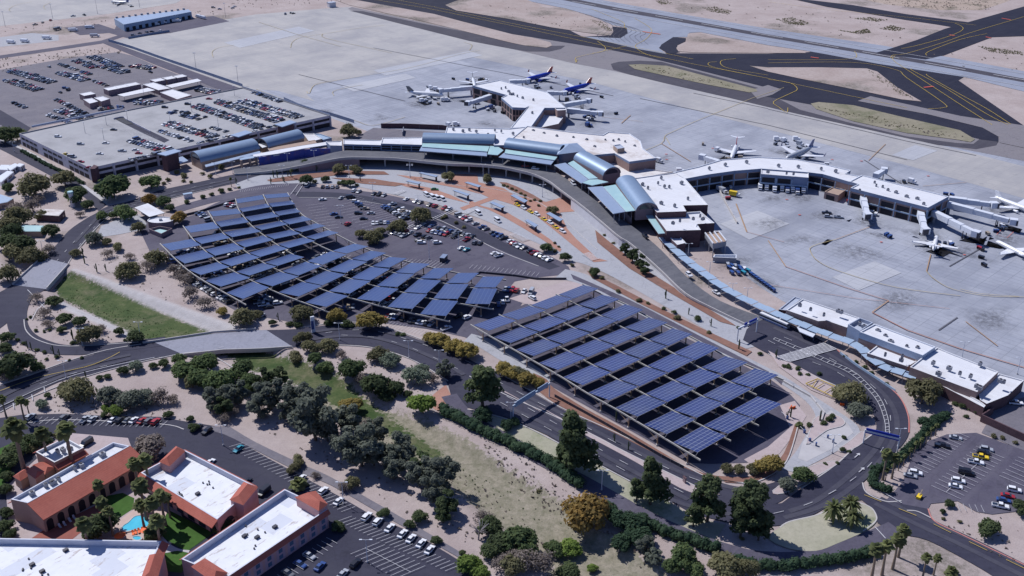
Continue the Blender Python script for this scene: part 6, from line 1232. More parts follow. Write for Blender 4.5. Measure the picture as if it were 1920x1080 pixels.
# ---------------------------------------------------------------- aeroplanes
def plane(nose, tail, L, label, paint='white', tailc='white', ttail=False, zc=3.0, belly=None):
    a, b = G(*nose, zc), G(*tail, zc); ang = math.atan2(a[1] - b[1], a[0] - b[0]); t = thing('aeroplane', label, 'aeroplane', (a[0], a[1], 0), ang); ORIGINS[t.name] = (0, 0, 0)
    r = L * (.055 if not ttail else .047); z0 = r * 1.75; mb = MB(); N = 16; rows = []
    for x, k, dz in ((0, .06, -.2), (-.012, .35, -.15), (-.035, .65, -.08), (-.075, .92, 0), (-.13, 1, 0), (-.3, 1, 0), (-.5, 1, 0), (-.68, 1, 0), (-.8, .82, .15), (-.9, .52, .38), (-.97, .25, .6), (-1.0, .08, .7)):
        rows.append([(x * L, r * k * math.cos(2 * math.pi * j / N), z0 + dz * r + r * k * math.sin(2 * math.pi * j / N)) for j in range(N)])
    mb.grid(rows, 0, True, True)
    for i, f in enumerate(mb.Fc):       # white cockpit or painted nose, tail in its own colour
        x = sum(mb.V[j][0] for j in f) / 4 / L
        mb.M[i] = 1 if x < -.86 else 0
    part(mb, 'fuselage', M('paint_' + paint, 'paint_' + tailc), t)
    mb = MB(); cs = []
    for k in range(6): u = -.9 + k * .36; cs.append((-.05 * L - abs(u) * .008 * L, r * .62 * math.sin(u * .9), z0 + r * .5))
    for p, q in zip(cs, cs[1:]): mb.face([p, q, (q[0] - .02 * L, q[1] * 1.1, q[2] + r * .3), (p[0] - .02 * L, p[1] * 1.1, p[2] + r * .3)])
    part(mb, 'cockpit_window', M('window_glass'), t)
    for s in (-1, 1):
        mb = MB()
        for k in range(int(L * .75)): x = -.15 * L - k * .9; (x > -.8 * L) and mb.face([(x, s * r * 1.003, z0 + r * .12), (x - .45, s * r * 1.003, z0 + r * .12), (x - .45, s * r * .985, z0 + r * .3), (x, s * r * .985, z0 + r * .3)])
        part(mb, 'cabin_windows', M('window_glass'), t)
    def wing(mb, x0, c0, x1, c1, y0, y1, z_0, z_1, th=.02):
        for s in (-1, 1): pass
        return [(x0, y0, z_0), (x0 - c0, y0, z_0), (x1 - c1, y1, z_1), (x1, y1, z_1)]
    def slabq(q, th, name, m):
        mb = MB(); up = [(x, y, z + th) for x, y, z in q]; lo = [(x, y, z - th) for x, y, z in q]
        n = (Vector(up[1]) - Vector(up[0])).cross(Vector(up[2]) - Vector(up[1])).z
        if n < 0: up, lo = up[::-1], lo[::-1]
        mb.face(up); mb.face(lo[::-1])
        for i in range(4): mb.face([lo[i - 1], lo[i], up[i], up[i - 1]])
        return part(mb, name, M(m), t)
    for s in (-1, 1):
        w_ = slabq(wing(None, -.36 * L, .2 * L, -.56 * L, .06 * L, s * r * .7, s * L * .47, z0 - r * .55, z0 + r * .25), .14, 'wing', 'paint_white')
        mb = MB(); x, y, z = -.56 * L, s * L * .47, z0 + r * .25; mb.face([(x, y, z), (x - .06 * L, y, z), (x - .085 * L, y + s * .4, z + .06 * L), (x - .05 * L, y + s * .4, z + .06 * L)]); wl_ = part(mb, 'winglet', M('paint_' + (tailc if not ttail else 'white')), t)
        zt = z0 + L * .16 if ttail else z0 + r * .45
        xx = -.95 * L if ttail else -.88 * L
        slabq([(xx, s * (.1 if ttail else r * .3), zt), (xx - .1 * L * .9, s * (.1 if ttail else r * .3), zt), (xx - .13 * L, s * L * .16, zt + .3), (xx - .08 * L, s * L * .16, zt + .3)], .1, 'tailplane', 'paint_white')
        ex, ey, ez = (-.76 * L, s * r * 1.75, z0 + r * .45) if ttail else (-.36 * L, s * L * .16, z0 - r * .95); er = r * (.48 if ttail else .52)
        mb = MB(); mb.sweep([(ex + er * 1.9, ey, ez), (ex + er, ey, ez), (ex - er * 2.2, ey, ez)], [er * .9, er, er * .6], 12); part(mb, 'engine', M('paint_' + ('white' if ttail else paint)), t)
        mb = MB(); mb.tube((-.42 * L, s * r * 1.1, 0), (-.42 * L, s * r * 1.1, z0 - r * .7), .2, n=6); mb.tube((-.42 * L, s * (r * 1.1 - .35), .5), (-.42 * L, s * (r * 1.1 + .35), .5), .5, n=10); part(mb, 'landing_gear', M('dark_metal'), t)
    mb = MB(); mb.tube((-.1 * L, 0, 0), (-.1 * L, 0, z0 - r * .9), .14, n=6); mb.tube((-.1 * L, -.3, .4), (-.1 * L, .3, .4), .4, n=10); part(mb, 'landing_gear', M('dark_metal'), t)
    mb = MB(); f = [(-.79 * L, z0 + r * .85), (-.93 * L, z0 + L * .165), (-1.02 * L, z0 + L * .165), (-.97 * L, z0 + r * .75)]
    A_ = [(x, .16, z) for x, z in f]; B_ = [(x, -.16, z) for x, z in f]; mb.face(A_[::-1]); mb.face(B_)
    for i in range(4): mb.face([A_[i - 1], A_[i], B_[i], B_[i - 1]])
    part(mb, 'tail_fin', M('paint_' + tailc), t)
    return t
m, tt, b = ng('paint_royal'); b.inputs['Base Color'].default_value = (.02, .045, .36, 1); b.inputs['Roughness'].default_value = .35; MATS['paint_royal'] = m
plane((986, 150), (1028, 139), 33, 'royal blue jet with red tail at the far corner of the angular concourse', 'royal', 'red')
plane((1056, 171), (1104, 159), 33, 'royal blue jet with red tail nearest the taxilane', 'royal', 'red')
plane((832, 178), (763, 173), 31, 'white jet with dark tail, alone at the left side of the angular concourse', 'white', 'grey')
plane((890, 159), (883, 133), 27, 'slim white jet with high tail nosed in behind the angular concourse', 'white', 'grey', True)
plane((1372, 294), (1386, 257), 30, 'white jet with red high tail nosed in behind the bent concourse', 'white', 'red', True)
plane((1474, 298), (1526, 276), 34, 'white jet with dark blue tail behind the bent concourse', 'silver', 'blue')
plane((1757, 439), (1748, 480), 24, 'small white jet with high tail beside the end of the bent concourse', 'white', 'silver', True)
plane((1868, 449), (1934, 482), 26, 'white jet parked at the right edge, beyond the tilted jet bridge', 'white', 'white', True)
plane((1944, 398), (1888, 378), 28, 'white jet with pale tail fin cut by the right edge', 'white', 'white')
plane((208, 2), (242, 4), 24, 'small blue and white jet on the far top left apron', 'silver', 'blue')
# ---------------------------------------------------------------- jet bridges
def jetbridge(p, q, label, z=4.2):
    a, b = G(*p, z + 1), G(*q, z + 1); d = Vector((b[0] - a[0], b[1] - a[1], 0)); L = d.length; d.normalize(); t = place('jet_bridge', label, 'jet bridge', (a[0], a[1], 0), 'jet bridges at the concourses')
    for i, (u0, u1, w_, h) in enumerate(((0, .42, 3.4, 3.2), (.38, .72, 3.0, 2.85), (.68, .97, 2.6, 2.5))):
        s, e = (a[0] + d.x * L * u0, a[1] + d.y * L * u0), (a[0] + d.x * L * u1, a[1] + d.y * L * u1); mb = MB(); mb.rail([s, e], w_, z + i * .1, z + h + i * .1); part(mb, 'tunnel', M('pale_metal'), t)
    e = (a[0] + d.x * (L + 1.5), a[1] + d.y * (L + 1.5)); mb = MB(); mb.box((e[0], e[1], z - .1), 4.0, 3.8, 3.3, math.atan2(d.y, d.x) + .4); part(mb, 'cab', M('pale_metal'), t)
    mb = MB(); mb.box((e[0] + d.x * 1.9, e[1] + d.y * 1.9, z), .9, 3.2, 2.8, math.atan2(d.y, d.x) + .4); part(mb, 'bellows', M('dark_metal'), t)
    mb = MB(); mb.tube((a[0] + d.x, a[1] + d.y, 0), (a[0] + d.x, a[1] + d.y, z + .2), .8, n=10); part(mb, 'column', M('grey_metal'), t)
    g = (a[0] + d.x * L * .8, a[1] + d.y * L * .8); mb = MB()
    for s in (-1, 1): mb.tube((g[0] - d.y * 1.3 * s, g[1] + d.x * 1.3 * s, .5), (g[0] - d.y * 1.3 * s, g[1] + d.x * 1.3 * s, z + .3), .25, n=6); mb.tube((g[0] - d.y * 1.0 * s, g[1] + d.x * 1.0 * s, .55), (g[0] - d.y * 1.6 * s, g[1] + d.x * 1.6 * s, .55), .55, n=10)
    mb.rail([(g[0] + d.y * 1.3, g[1] - d.x * 1.3), (g[0] - d.y * 1.3, g[1] + d.x * 1.3)], .5, .9, 1.3); part(mb, 'drive_legs', M('dark_metal'), t)
NC, WC = 'on the angular concourse', 'on the bent concourse'
jetbridge((886, 166), (829, 171), 'jet bridge reaching the lone white jet left of the angular concourse')
jetbridge((927, 180), (880, 194), 'slanting jet bridge below the lone white jet, cab over open apron'); jetbridge((955, 155), (986, 153), 'jet bridge meeting the farther royal blue jet')
jetbridge((1026, 176), (1055, 176), 'jet bridge meeting the nearer royal blue jet'); jetbridge((1057, 199), (1100, 191), 'upper of the two empty jet bridges right of the angular concourse'); jetbridge((1064, 208), (1122, 214), 'lower of the two empty jet bridges right of the angular concourse')
jetbridge((1347, 307), (1320, 297), 'short stubby jet bridge behind the root of the bent concourse'); jetbridge((1641, 332), (1656, 322), 'short jet bridge behind the broad end block')
jetbridge((1616, 368), (1626, 404), 'front jet bridge near the tan shed, cab over open apron'); jetbridge((1723, 395), (1734, 432), 'front jet bridge meeting the small high tailed jet')
jetbridge((1750, 401), (1826, 438), 'long ribbed jet bridge slanting from the corner of the broad end block'); jetbridge((1777, 385), (1895, 416), 'longest jet bridge, middle one on the end wall'); jetbridge((1779, 375), (1858, 385), 'upper jet bridge on the end wall of the broad block')
# ---------------------------------------------------------------- service vehicles
def boxtruck(x, y, ang, col, label=None, where='on the apron', L=6.5):
    c = G(x, y, .8); e = thing('box_truck', label or '', 'truck', (c[0], c[1], 0), ang); ORIGINS[e.name] = (0, 0, 0)
    mb = MB(); mb.prism([(-L / 2, -1.2), (L / 2 - 1.8, -1.2), (L / 2 - 1.8, 1.2), (-L / 2, 1.2)], .9, 3.3, 0, 0, True); part(mb, 'cargo_box', M('paint_' + col), e)
    mb = MB(); mb.prism([(L / 2 - 1.7, -1.05), (L / 2, -1.05), (L / 2, 1.05), (L / 2 - 1.7, 1.05)], .6, 2.2, 0, 0); cb_ = part(mb, 'cab', M('paint_white'), e); mb = MB(); mb.face([(L / 2 + .02, -.9, 1.4), (L / 2 + .02, .9, 1.4), (L / 2 + .02, .9, 2.05), (L / 2 + .02, -.9, 2.05)]); part2(mb, 'windscreen', M('window_glass'), cb_, e)
    for px in (-L * .3, L * .33):
        for s in (-1, 1): mb = MB(); mb.tube((px, s * .8, .45), (px, s * 1.15, .45), .45, n=10); part(mb, 'wheel', M('dark_metal'), e)
    if not label: PEND.append((e, col + ' box truck', where, x))
af = R(-46)
bw = 'backed up to the bent concourse'
for x, y, c in ((1425, 353, 'white'), (1437, 353, 'white'), (1452, 357, 'white'), (1466, 355, 'white'), (1476, 358, 'blue'), (1486, 357, 'white'), (1495, 361, 'blue'), (1506, 359, 'white')): boxtruck(x, y, R(-100), c, where=bw, L=5.4)
boxtruck(1353, 358, R(-60), 'silver', 'grey container truck in the corner of the bent concourse', L=8); boxtruck(1377, 366, R(-30), 'yellow', 'yellow and white utility truck on the open apron beside the container truck'); boxtruck(1395, 341, 0, 'silver', where=bw); boxtruck(1372, 341, 0, 'blue', where=bw)
for x, y, c, a in ((291, 46, 'white', 0.2), (331, 40, 'white', .2), (305, 43, 'white', .2), (372, 32, 'white', 2.4), (380, 34, 'white', 2.4), (88, 72, 'white', -.1), (178, 68, 'silver', .15), (47, 78, 'white', -.3), (21, 80, 'white', -.3), (168, 52, 'white', .2), (137, 57, 'white', .2), (108, 55, 'grey', 1.2)): boxtruck(x, y, a, c, where='around the far cargo shed', L=9)
for x, y, c in ((1103, 235, 'blue'), (855, 234, 'white'), (842, 236, 'white'), (905, 187, 'white'), (893, 193, 'white'), (1346, 282, 'white'), (1345, 309, 'white'), (1710, 342, 'white'), (1457, 262, 'white'), (1470, 264, 'white'), (1493, 262, 'white'), (832, 188, 'white'), (838, 188, 'white'), (808, 166, 'white'), (818, 168, 'white'), (792, 190, 'white'), (922, 202, 'blue'), (1275, 322, 'white'), (1236, 303, 'white'), (1065, 189, 'black'), (1500, 271, 'silver')): boxtruck(x, y, R(crnd.choice((0, -46, 44, 20))), c, L=5.0)
def cart(x, y, ang, col, where):
    c = G(x, y, .7); e = thing('baggage_cart', '', 'baggage cart', (c[0], c[1], 0), ang); ORIGINS[e.name] = (0, 0, 0)
    mb = MB(); mb.prism([(-1.5, -.75), (1.5, -.75), (1.5, .75), (-1.5, .75)], .45, .65, 0, 0, True); part(mb, 'bed', M('dark_metal'), e); mb = MB(); mb.prism([(-1.5, -.8), (1.5, -.8), (1.5, .8), (-1.5, .8)], 1.75, 1.85, 0, 0, True)
    mb.prism([(-1.5, -.75), (-1.4, -.75), (-1.4, .75), (-1.5, .75)], .65, 1.75, 0); mb.prism([(1.4, -.75), (1.5, -.75), (1.5, .75), (1.4, .75)], .65, 1.75, 0); mb.prism([(-1.4, -.05), (1.4, -.05), (1.4, .05), (-1.4, .05)], .65, 1.75, 0); part(mb, 'hood', M('paint_' + col), e)
    for px in (-1, 1):
        for s in (-1, 1): mb = MB(); mb.tube((px, s * .55, .25), (px, s * .75, .25), .25, n=8); part(mb, 'wheel', M('dark_metal'), e)
    PEND.append((e, col + ' baggage cart', where, x))
at = wang(1412, 516, 1445, 540); bl = 'in the cluster below the cooling plant'
for x, y in P('1365,497 1372,499 1379,500 1386,502 1368,503 1376,506 1390,507 1396,505 1402,508 1372,512 1384,513 1394,512'): cart(x, y, at + crnd.uniform(-.3, .3), crnd.choice(('blue', 'blue', 'teal', 'white', 'silver')), bl)
for k in range(9): cart(1409 + k * 5.0, 515 + k * 3.6, at, 'blue', 'in the train along the apron edge')
for x, y, c in ((1662, 440, 'blue'), (1668, 444, 'blue'), (1370, 352, 'silver'), (1365, 372, 'red'), (1592, 378, 'red'), (1598, 380, 'red'), (1837, 466, 'red'), (1843, 468, 'black'), (1773, 364, 'blue'), (1785, 366, 'blue'), (1695, 341, 'black'), (1128, 182, 'black'), (1088, 158, 'black'), (1033, 164, 'grey'), (1155, 213, 'black'), (1840, 483, 'black'), (1845, 497, 'black'), (1567, 336, 'white'), (1550, 308, 'white'), (1318, 270, 'tan'), (850, 148, 'black'), (905, 148, 'grey'), (912, 150, 'white'), (1108, 236, 'blue'), (1454, 270, 'grey')): cart(x, y, crnd.uniform(0, 3), c, 'loose on the apron')
for x, y, c, k in ((1553, 406, 'silver', 'suv'), (1550, 399, 'black', 'pickup'), (1572, 407, 'silver', 'pickup'), (1905, 756, 'white', 'pickup'), (1770, 384, 'grey', 'sedan')): car(x, y, R(-10), 'on the apron side', c, k)
for x, y, r, wh in ((800, 186, 22, 'around the lone jet left of the angular concourse'), (1000, 160, 14, 'around the farther royal blue jet'), (1085, 178, 16, 'around the nearer royal blue jet'), (892, 152, 16, 'around the jet behind the angular concourse'), (1380, 292, 22, 'around the red tailed jet'), (1500, 282, 28, 'around the blue tailed jet'), (1765, 462, 24, 'around the small high tailed jet'), (1855, 430, 30, 'under the long jet bridges'), (1630, 398, 16, 'near the front jet bridge by the shed'), (930, 205, 20, 'below the angular concourse'), (1110, 222, 16, 'right of the angular concourse')):
    for k in range(7): cart(x + crnd.uniform(-r, r), y + crnd.uniform(-r, r) * .4, crnd.uniform(0, 3), crnd.choice(('white', 'silver', 'grey', 'blue', 'black', 'tan', 'white')), wh)
bs_ = place('shuttle_bus', 'long white and blue bus at the kerb under the covered walkway', 'bus', G(1455, 603)); a, b = G(1427, 592, 1), G(1478, 614, 1); mb = MB(); mb.rail([a[:2], b[:2]], 2.6, .45, 3.1); part(mb, 'body', M('paint_white'), bs_)
mb = MB(); mb.rail([a[:2], b[:2]], 2.66, 1.6, 2.5); part(mb, 'window', M('window_glass'), bs_); mb = MB(); mb.rail([a[:2], b[:2]], 2.65, .6, 1.2); part(mb, 'stripe', M('paint_blue'), bs_)
for t in (.15, .85): mb = MB(); mb.tube((a[0] + (b[0] - a[0]) * t - .9, a[1] + (b[1] - a[1]) * t - 1.0, .5), (a[0] + (b[0] - a[0]) * t + .9, a[1] + (b[1] - a[1]) * t + 1.0, .5), .5, n=10); part(mb, 'wheel', M('dark_metal'), bs_)
cl_ = place('covered_bay', 'pale stretched canopy over the kerb beside the bus', 'canopy', G(1520, 640)); slab(cl_, '1494,612 1504,610 1530,625 1524,632 1500,622', 3.2, 'pale_metal', 'roof')
for x, y in P('1498,614 1526,629'): p = G(x, y, 3); mb = MB(); mb.tube((p[0], p[1], 0), (p[0], p[1], 3), .1, n=5); part(mb, 'post', M('grey_metal'), cl_)
# ---------------------------------------------------------------- small buildings
def shelter(s, z, roof, label, name='bus_shelter', cat='shelter', wall=True):
    pts = GP(s, z); t = place(name, label, cat, ctr(pts)); slab(t, s, z, roof, 'roof', .3, 'dark_metal')
    q = inset(pts, .7)
    for p in q: mb = MB(); mb.tube((p[0], p[1], 0), (p[0], p[1], z - .2), .12, n=6); part(mb, 'post', M('dark_metal'), t)
    if wall: mb = MB(); mb.rail([q[0], q[1]], .2, 0, z - .5); part(mb, 'back_wall', M('dark_brick'), t)
    return t
for i, (s, lb) in enumerate((('785,324 790,322.5 822,329 817,332', 'bus shelter by the tree nearest the terminal kerb'), ('761,339.5 766,338 790,342.5 785,345', 'leftmost bus shelter between the oval car park and the elevated road'), ('871,342 877,340.5 903,348 897,351', 'bus shelter behind the white vans on the brick island'), ('849,357 855,355.5 882,364 876,367', 'bus shelter beside the crossing of the brick islands'), ('918,380 924,377.5 947,387 940,390', 'bus shelter near the palm beds, on the narrow brick island'), ('957,366 964,364 990,376 983,380', 'bus shelter at the head of the taxi queue'), ('1024,400 1031,397.5 1056,411 1049,415', 'bus shelter at the tail of the taxi queue'), ('984,413 990,411 1009,422 1003,426', 'smallest bus shelter at the inner brick island'))):
    shelter(s, 3.4, 'canopy_metal', lb)
kc = shelter('252,389 277,381 309,399 280,406.5', 5.0, 'white_roof', 'white flat fuel style canopy beside the parking exit booths', 'booth_canopy', 'canopy', False)
for x, y in P('270,401 285,397'): c = G(x, y); mb = MB(); mb.box((c[0], c[1], 0), 2.4, 1.6, 2.6, 1.0); part(mb, 'booth', M('white_wall'), kc)
ro = place('round_office', 'small round brick office with white roof beside the booth canopy', 'building', G(301, 420)); cx, cy = G(301, 412, 4)[:2]
pts = [(cx + 7.2 * math.cos(k * math.pi / 12), cy + 4.6 * math.sin(k * math.pi / 12)) for k in range(24)]; block(ro, pts, 4.0, 'mauve_wall', 'white_roof', par=.6); mb = MB(); mb.box((cx, cy, 3.4), 1.6, 1.6, 1.2, .3); part(mb, 'roof_unit', M('grey_metal'), ro)
ew = place('walled_yard', 'square brick walled yard with turquoise cover below the round office', 'enclosure', G(298, 436)); q = GP('280,429 300,424 322,428 302,438', 2.6); mb = MB(); mb.rail(q + q[:1], .4, 0, 2.6); part(mb, 'wall', M('mauve_wall'), ew); mb = MB(); mb.poly(inset(q, 1.6), 1.6); part(mb, 'cover', M('teal_glass'), ew)
def hut(s, z, wall, roof, label, name='hut'):
    t = place(name, label, 'building', ctr(GP(s, z))); block(t, [tuple(p) for p in GP(s, z)], z, wall, roof, par=.15); p = GP(s, z); A, B = p[-1], p[-2]; wpanel(t, t, A, B, .2, .4, .1, 2.2, 'dark_opening', 'door'); wpanel(t, t, A, B, .55, .8, 1, 2.2, 'window_glass'); return t
hut('67,402 80,392 121,393.5 110,405', 4.0, 'dark_brick', 'stained_roof', 'brown hut with pale roof below the white tower'); hut('34,434 41,422 83,423 77,434', 3.4, 'tan_wall', 'teal_glass', 'shed with turquoise roof among the trees at the left'); hut('-10,368 0,364 25,372 14,379 -12,384', 3.6, 'tan_wall', 'blue_shade', 'shed with pale blue roof cut by the left edge')
for s, lb in (('-6,318 2,309 20,309 14,319', 'mobile home touching the left edge'), ('10,314 28,306 36,309 20,320', 'mobile home with long pale roof behind the first one'), ('27,311 36,306 46,308 38,313', 'smallest mobile home nearest the garage road'), ('-8,334 14,320 26,322 2,342', 'mobile home with blue tinted roof, lowest of the four')): hut(s, 3.0, 'white_wall', 'pale_metal', lb, 'mobile_home')
wt = place('water_tower', 'slim white and blue tower in the scrub', 'tower', G(137, 388)); c = G(137, 388); mb = MB(); mb.tube((c[0], c[1], 0), (c[0], c[1], 8.6), 1.35, 1.35, 12); part(mb, 'shaft', M('white_wall'), wt); mb = MB(); mb.tube((c[0], c[1], 8.6), (c[0], c[1], 9.6), 1.7, 1.6, 12); part(mb, 'cap', M('teal_glass'), wt)
ki = place('sign_kiosk', 'small white and blue kiosk on the verge of the exit road', 'kiosk', G(353, 372)); c = G(353, 371); mb = MB(); mb.box((c[0], c[1], 0), 5, 2, 2.6, .5); part(mb, 'body', M('white_wall'), ki); mb = MB(); mb.box((c[0], c[1], 2.6), 5.4, 2.4, .3, .5); part(mb, 'roof', M('blue_shade'), ki)
# rental return plaza on the far lot
for i, (x, y) in enumerate(P('209,167 229,163 249,159 296,151 318,147 337,144 164,177')):
    c = G(x, y, 4); t = place('booth_block', '', 'building', (c[0], c[1], 0)); s = 4.6; cs = [(c[0] + a * s * math.cos(-AX) - b * s * math.sin(-AX), c[1] + a * s * math.sin(-AX) + b * s * math.cos(-AX)) for a, b in ((-1, -1), (1, -1), (1, 1), (-1, 1))]; block(t, cs, 4.6, 'mauve_wall', 'white_roof', par=.4); PEND.append((t, 'square brown block with white roof', 'on the far car lot', x))
shelter('220,177.5 277,164.5 291,169 232,181', 4.5, 'white_roof', 'long white canopy, left one on the far car lot', 'lot_canopy', 'canopy', False); shelter('310,160.5 370,147.5 378,151.5 322,164.5', 4.5, 'white_roof', 'long white canopy, right one on the far car lot', 'lot_canopy', 'canopy', False)
for s, lb, z in (('267,158 287,154 322,165 297,169', 'flat white roofed office between the two long canopies', 4), ('300,173 322,167 359,178 332,186', 'flat white roofed office right below the long canopies', 4), ('156,186 172,183.5 184,190 168,194', 'flat white roofed office at the lower left of the far lot', 4.5), ('176,183 192,180 206,185 190,190', 'raised white roofed office at the lower left of the far lot', 5)):
    t = place('lot_office', lb, 'building', ctr(GP(s, z))); block(t, s, z, 'mauve_wall', 'white_roof', par=.5)
cg = place('cargo_shed', 'long blue metal cargo shed with loading docks at the top left', 'warehouse', G(290, 35)); block(cg, '214,34.5 353,17.5 359,22 232,46', 7.0, 'blue_shade', 'canopy_metal', par=.2)
A, B = G(232, 46, 7), G(359, 22, 7)
for i in range(11): wpanel(cg, cg, A, B, (i + .25) / 11, (i + .75) / 11, .2, 3.6, 'dark_opening', 'dock_door')
for i in range(12): p = Vector(G(219, 34, 7)).lerp(Vector(G(350, 17.5, 7)), i / 11.5); mb = MB(); mb.box((p.x, p.y, 7), 2.2, 2.2, 1.6, .5); part(mb, 'roof_unit', M('grey_metal'), cg)
ts = place('taxiway_hut', 'tiny white hut at the far corner of the apron', 'hut', G(622, 13)); c = G(622, 13); mb = MB(); mb.box((c[0], c[1], 0), 8, 6, 5, .6); part(mb, 'wall', M('white_wall'), ts); mb = MB(); mb.box((c[0], c[1], 5), 8.6, 6.6, .4, .6); part(mb, 'roof', M('grey_roof'), ts)
# ---------------------------------------------------------------- fences and walls
def fence(s, h, label, mat='blue_fascia', wd=.25, z0=0, name='fence', pm='grey_metal', pd=14):
    l = GP(s); t = place(name, label, name.replace('_', ' '), (*l[0], 0)); mb = MB(); mb.rail(l, wd, z0, h); part(mb, 'panel', M(mat), t); cum = [0]
    for a, b in zip(l, l[1:]): cum.append(cum[-1] + math.dist(a, b))
    for i in range(min(90, int(cum[-1] / pd) + 1)):
        p = along(l, cum, i * pd); mb = MB(); mb.tube((p[0], p[1], 0), (p[0], p[1], h + .15), wd * .55 + .05, n=4); part(mb, 'fence_post', M(pm), t)
fence('204,78 250,92 300,110 350,127 400,144 455,163', 2.6, 'long dark blue fence between the service road and the far apron'); fence('533,188 560,200 590,210 620,217 655,228 664,231', 2.6, 'dark blue fence behind the far corner of the garage'); fence('241,73 280,66 318,60', 2.2, 'short dark blue fence below the cargo shed')
fence('715,240 755,240 830,243 850,247', 3.4, 'dark wall of the sunken ramp left of the terminal', 'dark_brick', .4, name='ramp_wall'); fence('755,255 757,245', 3.0, 'short pale wall across the sunken ramp', 'grey_metal', .4, name='ramp_wall')
sheet('ramp_road', '660,262 700,240 760,244 850,250 830,260 790,262', 'far_lot_asphalt', 3)
fence('1352,345 1345,352 1362,385 1382,420', 1.4, 'low concrete barrier beside the white terminal roof on the apron', 'kerb_stone', .5, name='barrier'); fence('1040,745 1100,778 1160,812 1240,858 1282,880', 1.5, 'thin rail along the mulch strip beside the straight carport', 'dark_metal', .1, name='railing', pd=4)
fence('345,405 375,398 400,390 437,378 470,372 515,368', 1.2, 'low dark wall at the top of the curved carport', 'dark_metal', .3, name='low_wall'); fence('870,525 900,512 965,518 1005,524 1062,524', 1.0, 'low dark wall between oval car park and straight carport', 'dark_metal', .4, name='low_wall')
fence('1440,700 1475,720 1520,745 1545,775 1540,790', .9, 'white curved barrier round the end of the straight carport', 'kerb_stone', .5, name='barrier'); fence('1575,664 1610,690 1650,716 1678,735', 1.2, 'pale blue low wall between curving road and walkway', 'blue_shade', .3, name='low_wall')
# ---------------------------------------------------------------- lamps and signs
def lamp(x, y, h, where, arms=2, mat='pale_metal'):
    c = G(x, y); t = place('street_lamp', '', 'lamp post', c); mb = MB(); mb.tube((c[0], c[1], -.1), (c[0], c[1], h), .17, .09, 6); part(mb, 'pole', M(mat), t)
    for s in ((-1, 1) if arms == 2 else (1,)): mb = MB(); mb.tube((c[0], c[1], h), (c[0] + s * 1.5, c[1], h + .15), .06, n=4); mb.box((c[0] + s * 1.6, c[1], h), .9, .4, .18); part(mb, 'lamp_head', M('pale_metal'), t)
    mb = MB(); mb.tube((c[0], c[1], 0), (c[0], c[1], .7), .32, n=8); part(mb, 'base', M('sidewalk_concrete'), t); PEND.append((t, 'slim lamp post', where, x))
for where, h, s in (('along the boulevard', 8.5, '637,638 767,672 824,690 155,648 264,636 124,710 1128,920 958,790'), ('in the oval car park', 11, '640,420 805,487 785,400 860,470 700,375'), ('before the terminal', 8, '530,333 655,333 769,331 769,333 906,331 1017,370 465,338 405,328 437,326 485,316 540,310 590,304'), ('in the hotel car park', 9, '689,1055 419,836 644,945'), ('by the palm lined car lot', 8, '1683,838 1803,672 1907,702 1560,850'), ('on the garage road', 7, '27,285 217,374 81,475'), ('along the covered walkway', 7, '1330,515 1290,480 1400,565 1372,556')):
    for x, y in P(s): lamp(x, y, h, where)
for x, y in P('160,250 195,262 240,228 320,235 410,240 440,180 270,180 200,235 360,210'):
    c = G(x, y, GH - .9); t = place('roof_lamp', '', 'lamp post', c); mb = MB(); mb.tube(c, (c[0], c[1], GH + 7), .15, .08, 6); part(mb, 'pole', M('grey_metal'), t); mb = MB(); mb.box((c[0], c[1], GH + 7), 1.6, .4, .2); part(mb, 'lamp_head', M('pale_metal'), t); PEND.append((t, 'thin lamp post', 'on the garage roof deck', x))
for x, y in P('10,50 99,35 183,26 262,14 368,132 447,158 423,33'): 
    c = G(x, y); t = place('floodlight_mast', '', 'mast', c); mb = MB(); mb.tube(c, (c[0], c[1], 15), .2, .1, 6); part(mb, 'pole', M('grey_metal'), t); mb = MB(); mb.box((c[0], c[1], 15), 2.4, .4, .5); part(mb, 'lamp_head', M('pale_metal'), t); PEND.append((t, 'tall floodlight mast', 'around the far apron', x))
pyl = place('sign_pylon', 'tall blue and white sign pylon by the bridge end of the boulevard', 'sign', G(588, 624)); c = G(588, 624); mb = MB(); mb.box((c[0], c[1], 0), 1.7, .7, 8.2, .5); part(mb, 'slab', M('paint_white'), pyl); mb = MB(); mb.box((c[0] - .1, c[1] - .45, 2.0), 1.3, .25, 4.2, .5); part(mb, 'panel', M('paint_blue'), pyl)
def gantry(a, b, h, label, panels, mat='blue_shade'):
    p, q = G(*a), G(*b); t = place('sign_gantry', label, 'sign', p)
    for e in (p, q): mb = MB(); mb.tube(e, (e[0], e[1], h + .8), .25, n=6); part(mb, 'post', M('pale_metal'), t)
    mb = MB(); mb.rail([p[:2], q[:2]], .5, h, h + .7); part(mb, 'beam', M(mat), t)
    for u0, u1 in panels: A, B = [tuple(p[j] + (q[j] - p[j]) * u for j in range(2)) for u in (u0, u1)]; mb = MB(); mb.rail([A, B], .25, h - .6, h + 1.6); part(mb, 'sign_panel', M('paint_royal' if mat != 'blue_shade' else 'blue_shade'), t)
gantry((962, 788), (1030, 745), 6.0, 'blue sign gantry over the boulevard beside the straight carport', ((.05, .6), (.66, .95))); gantry((1382, 640), (1418, 623), 6.0, 'white sign gantry with two blue panels over the arrivals road', ((.3, .45), (.55, .95)), 'pale_metal'); gantry((1618, 832), (1682, 848), 5.5, 'long blue banner gantry across the curving departures road', ((.02, .98),), 'pale_metal')
fr = place('height_frame', 'yellow steel height frame lying in the bed beside the curving road', 'frame', G(1540, 722)); q = [G(x, y, 1.0) for x, y in P('1511,719 1533,710 1565,724 1575,750')]
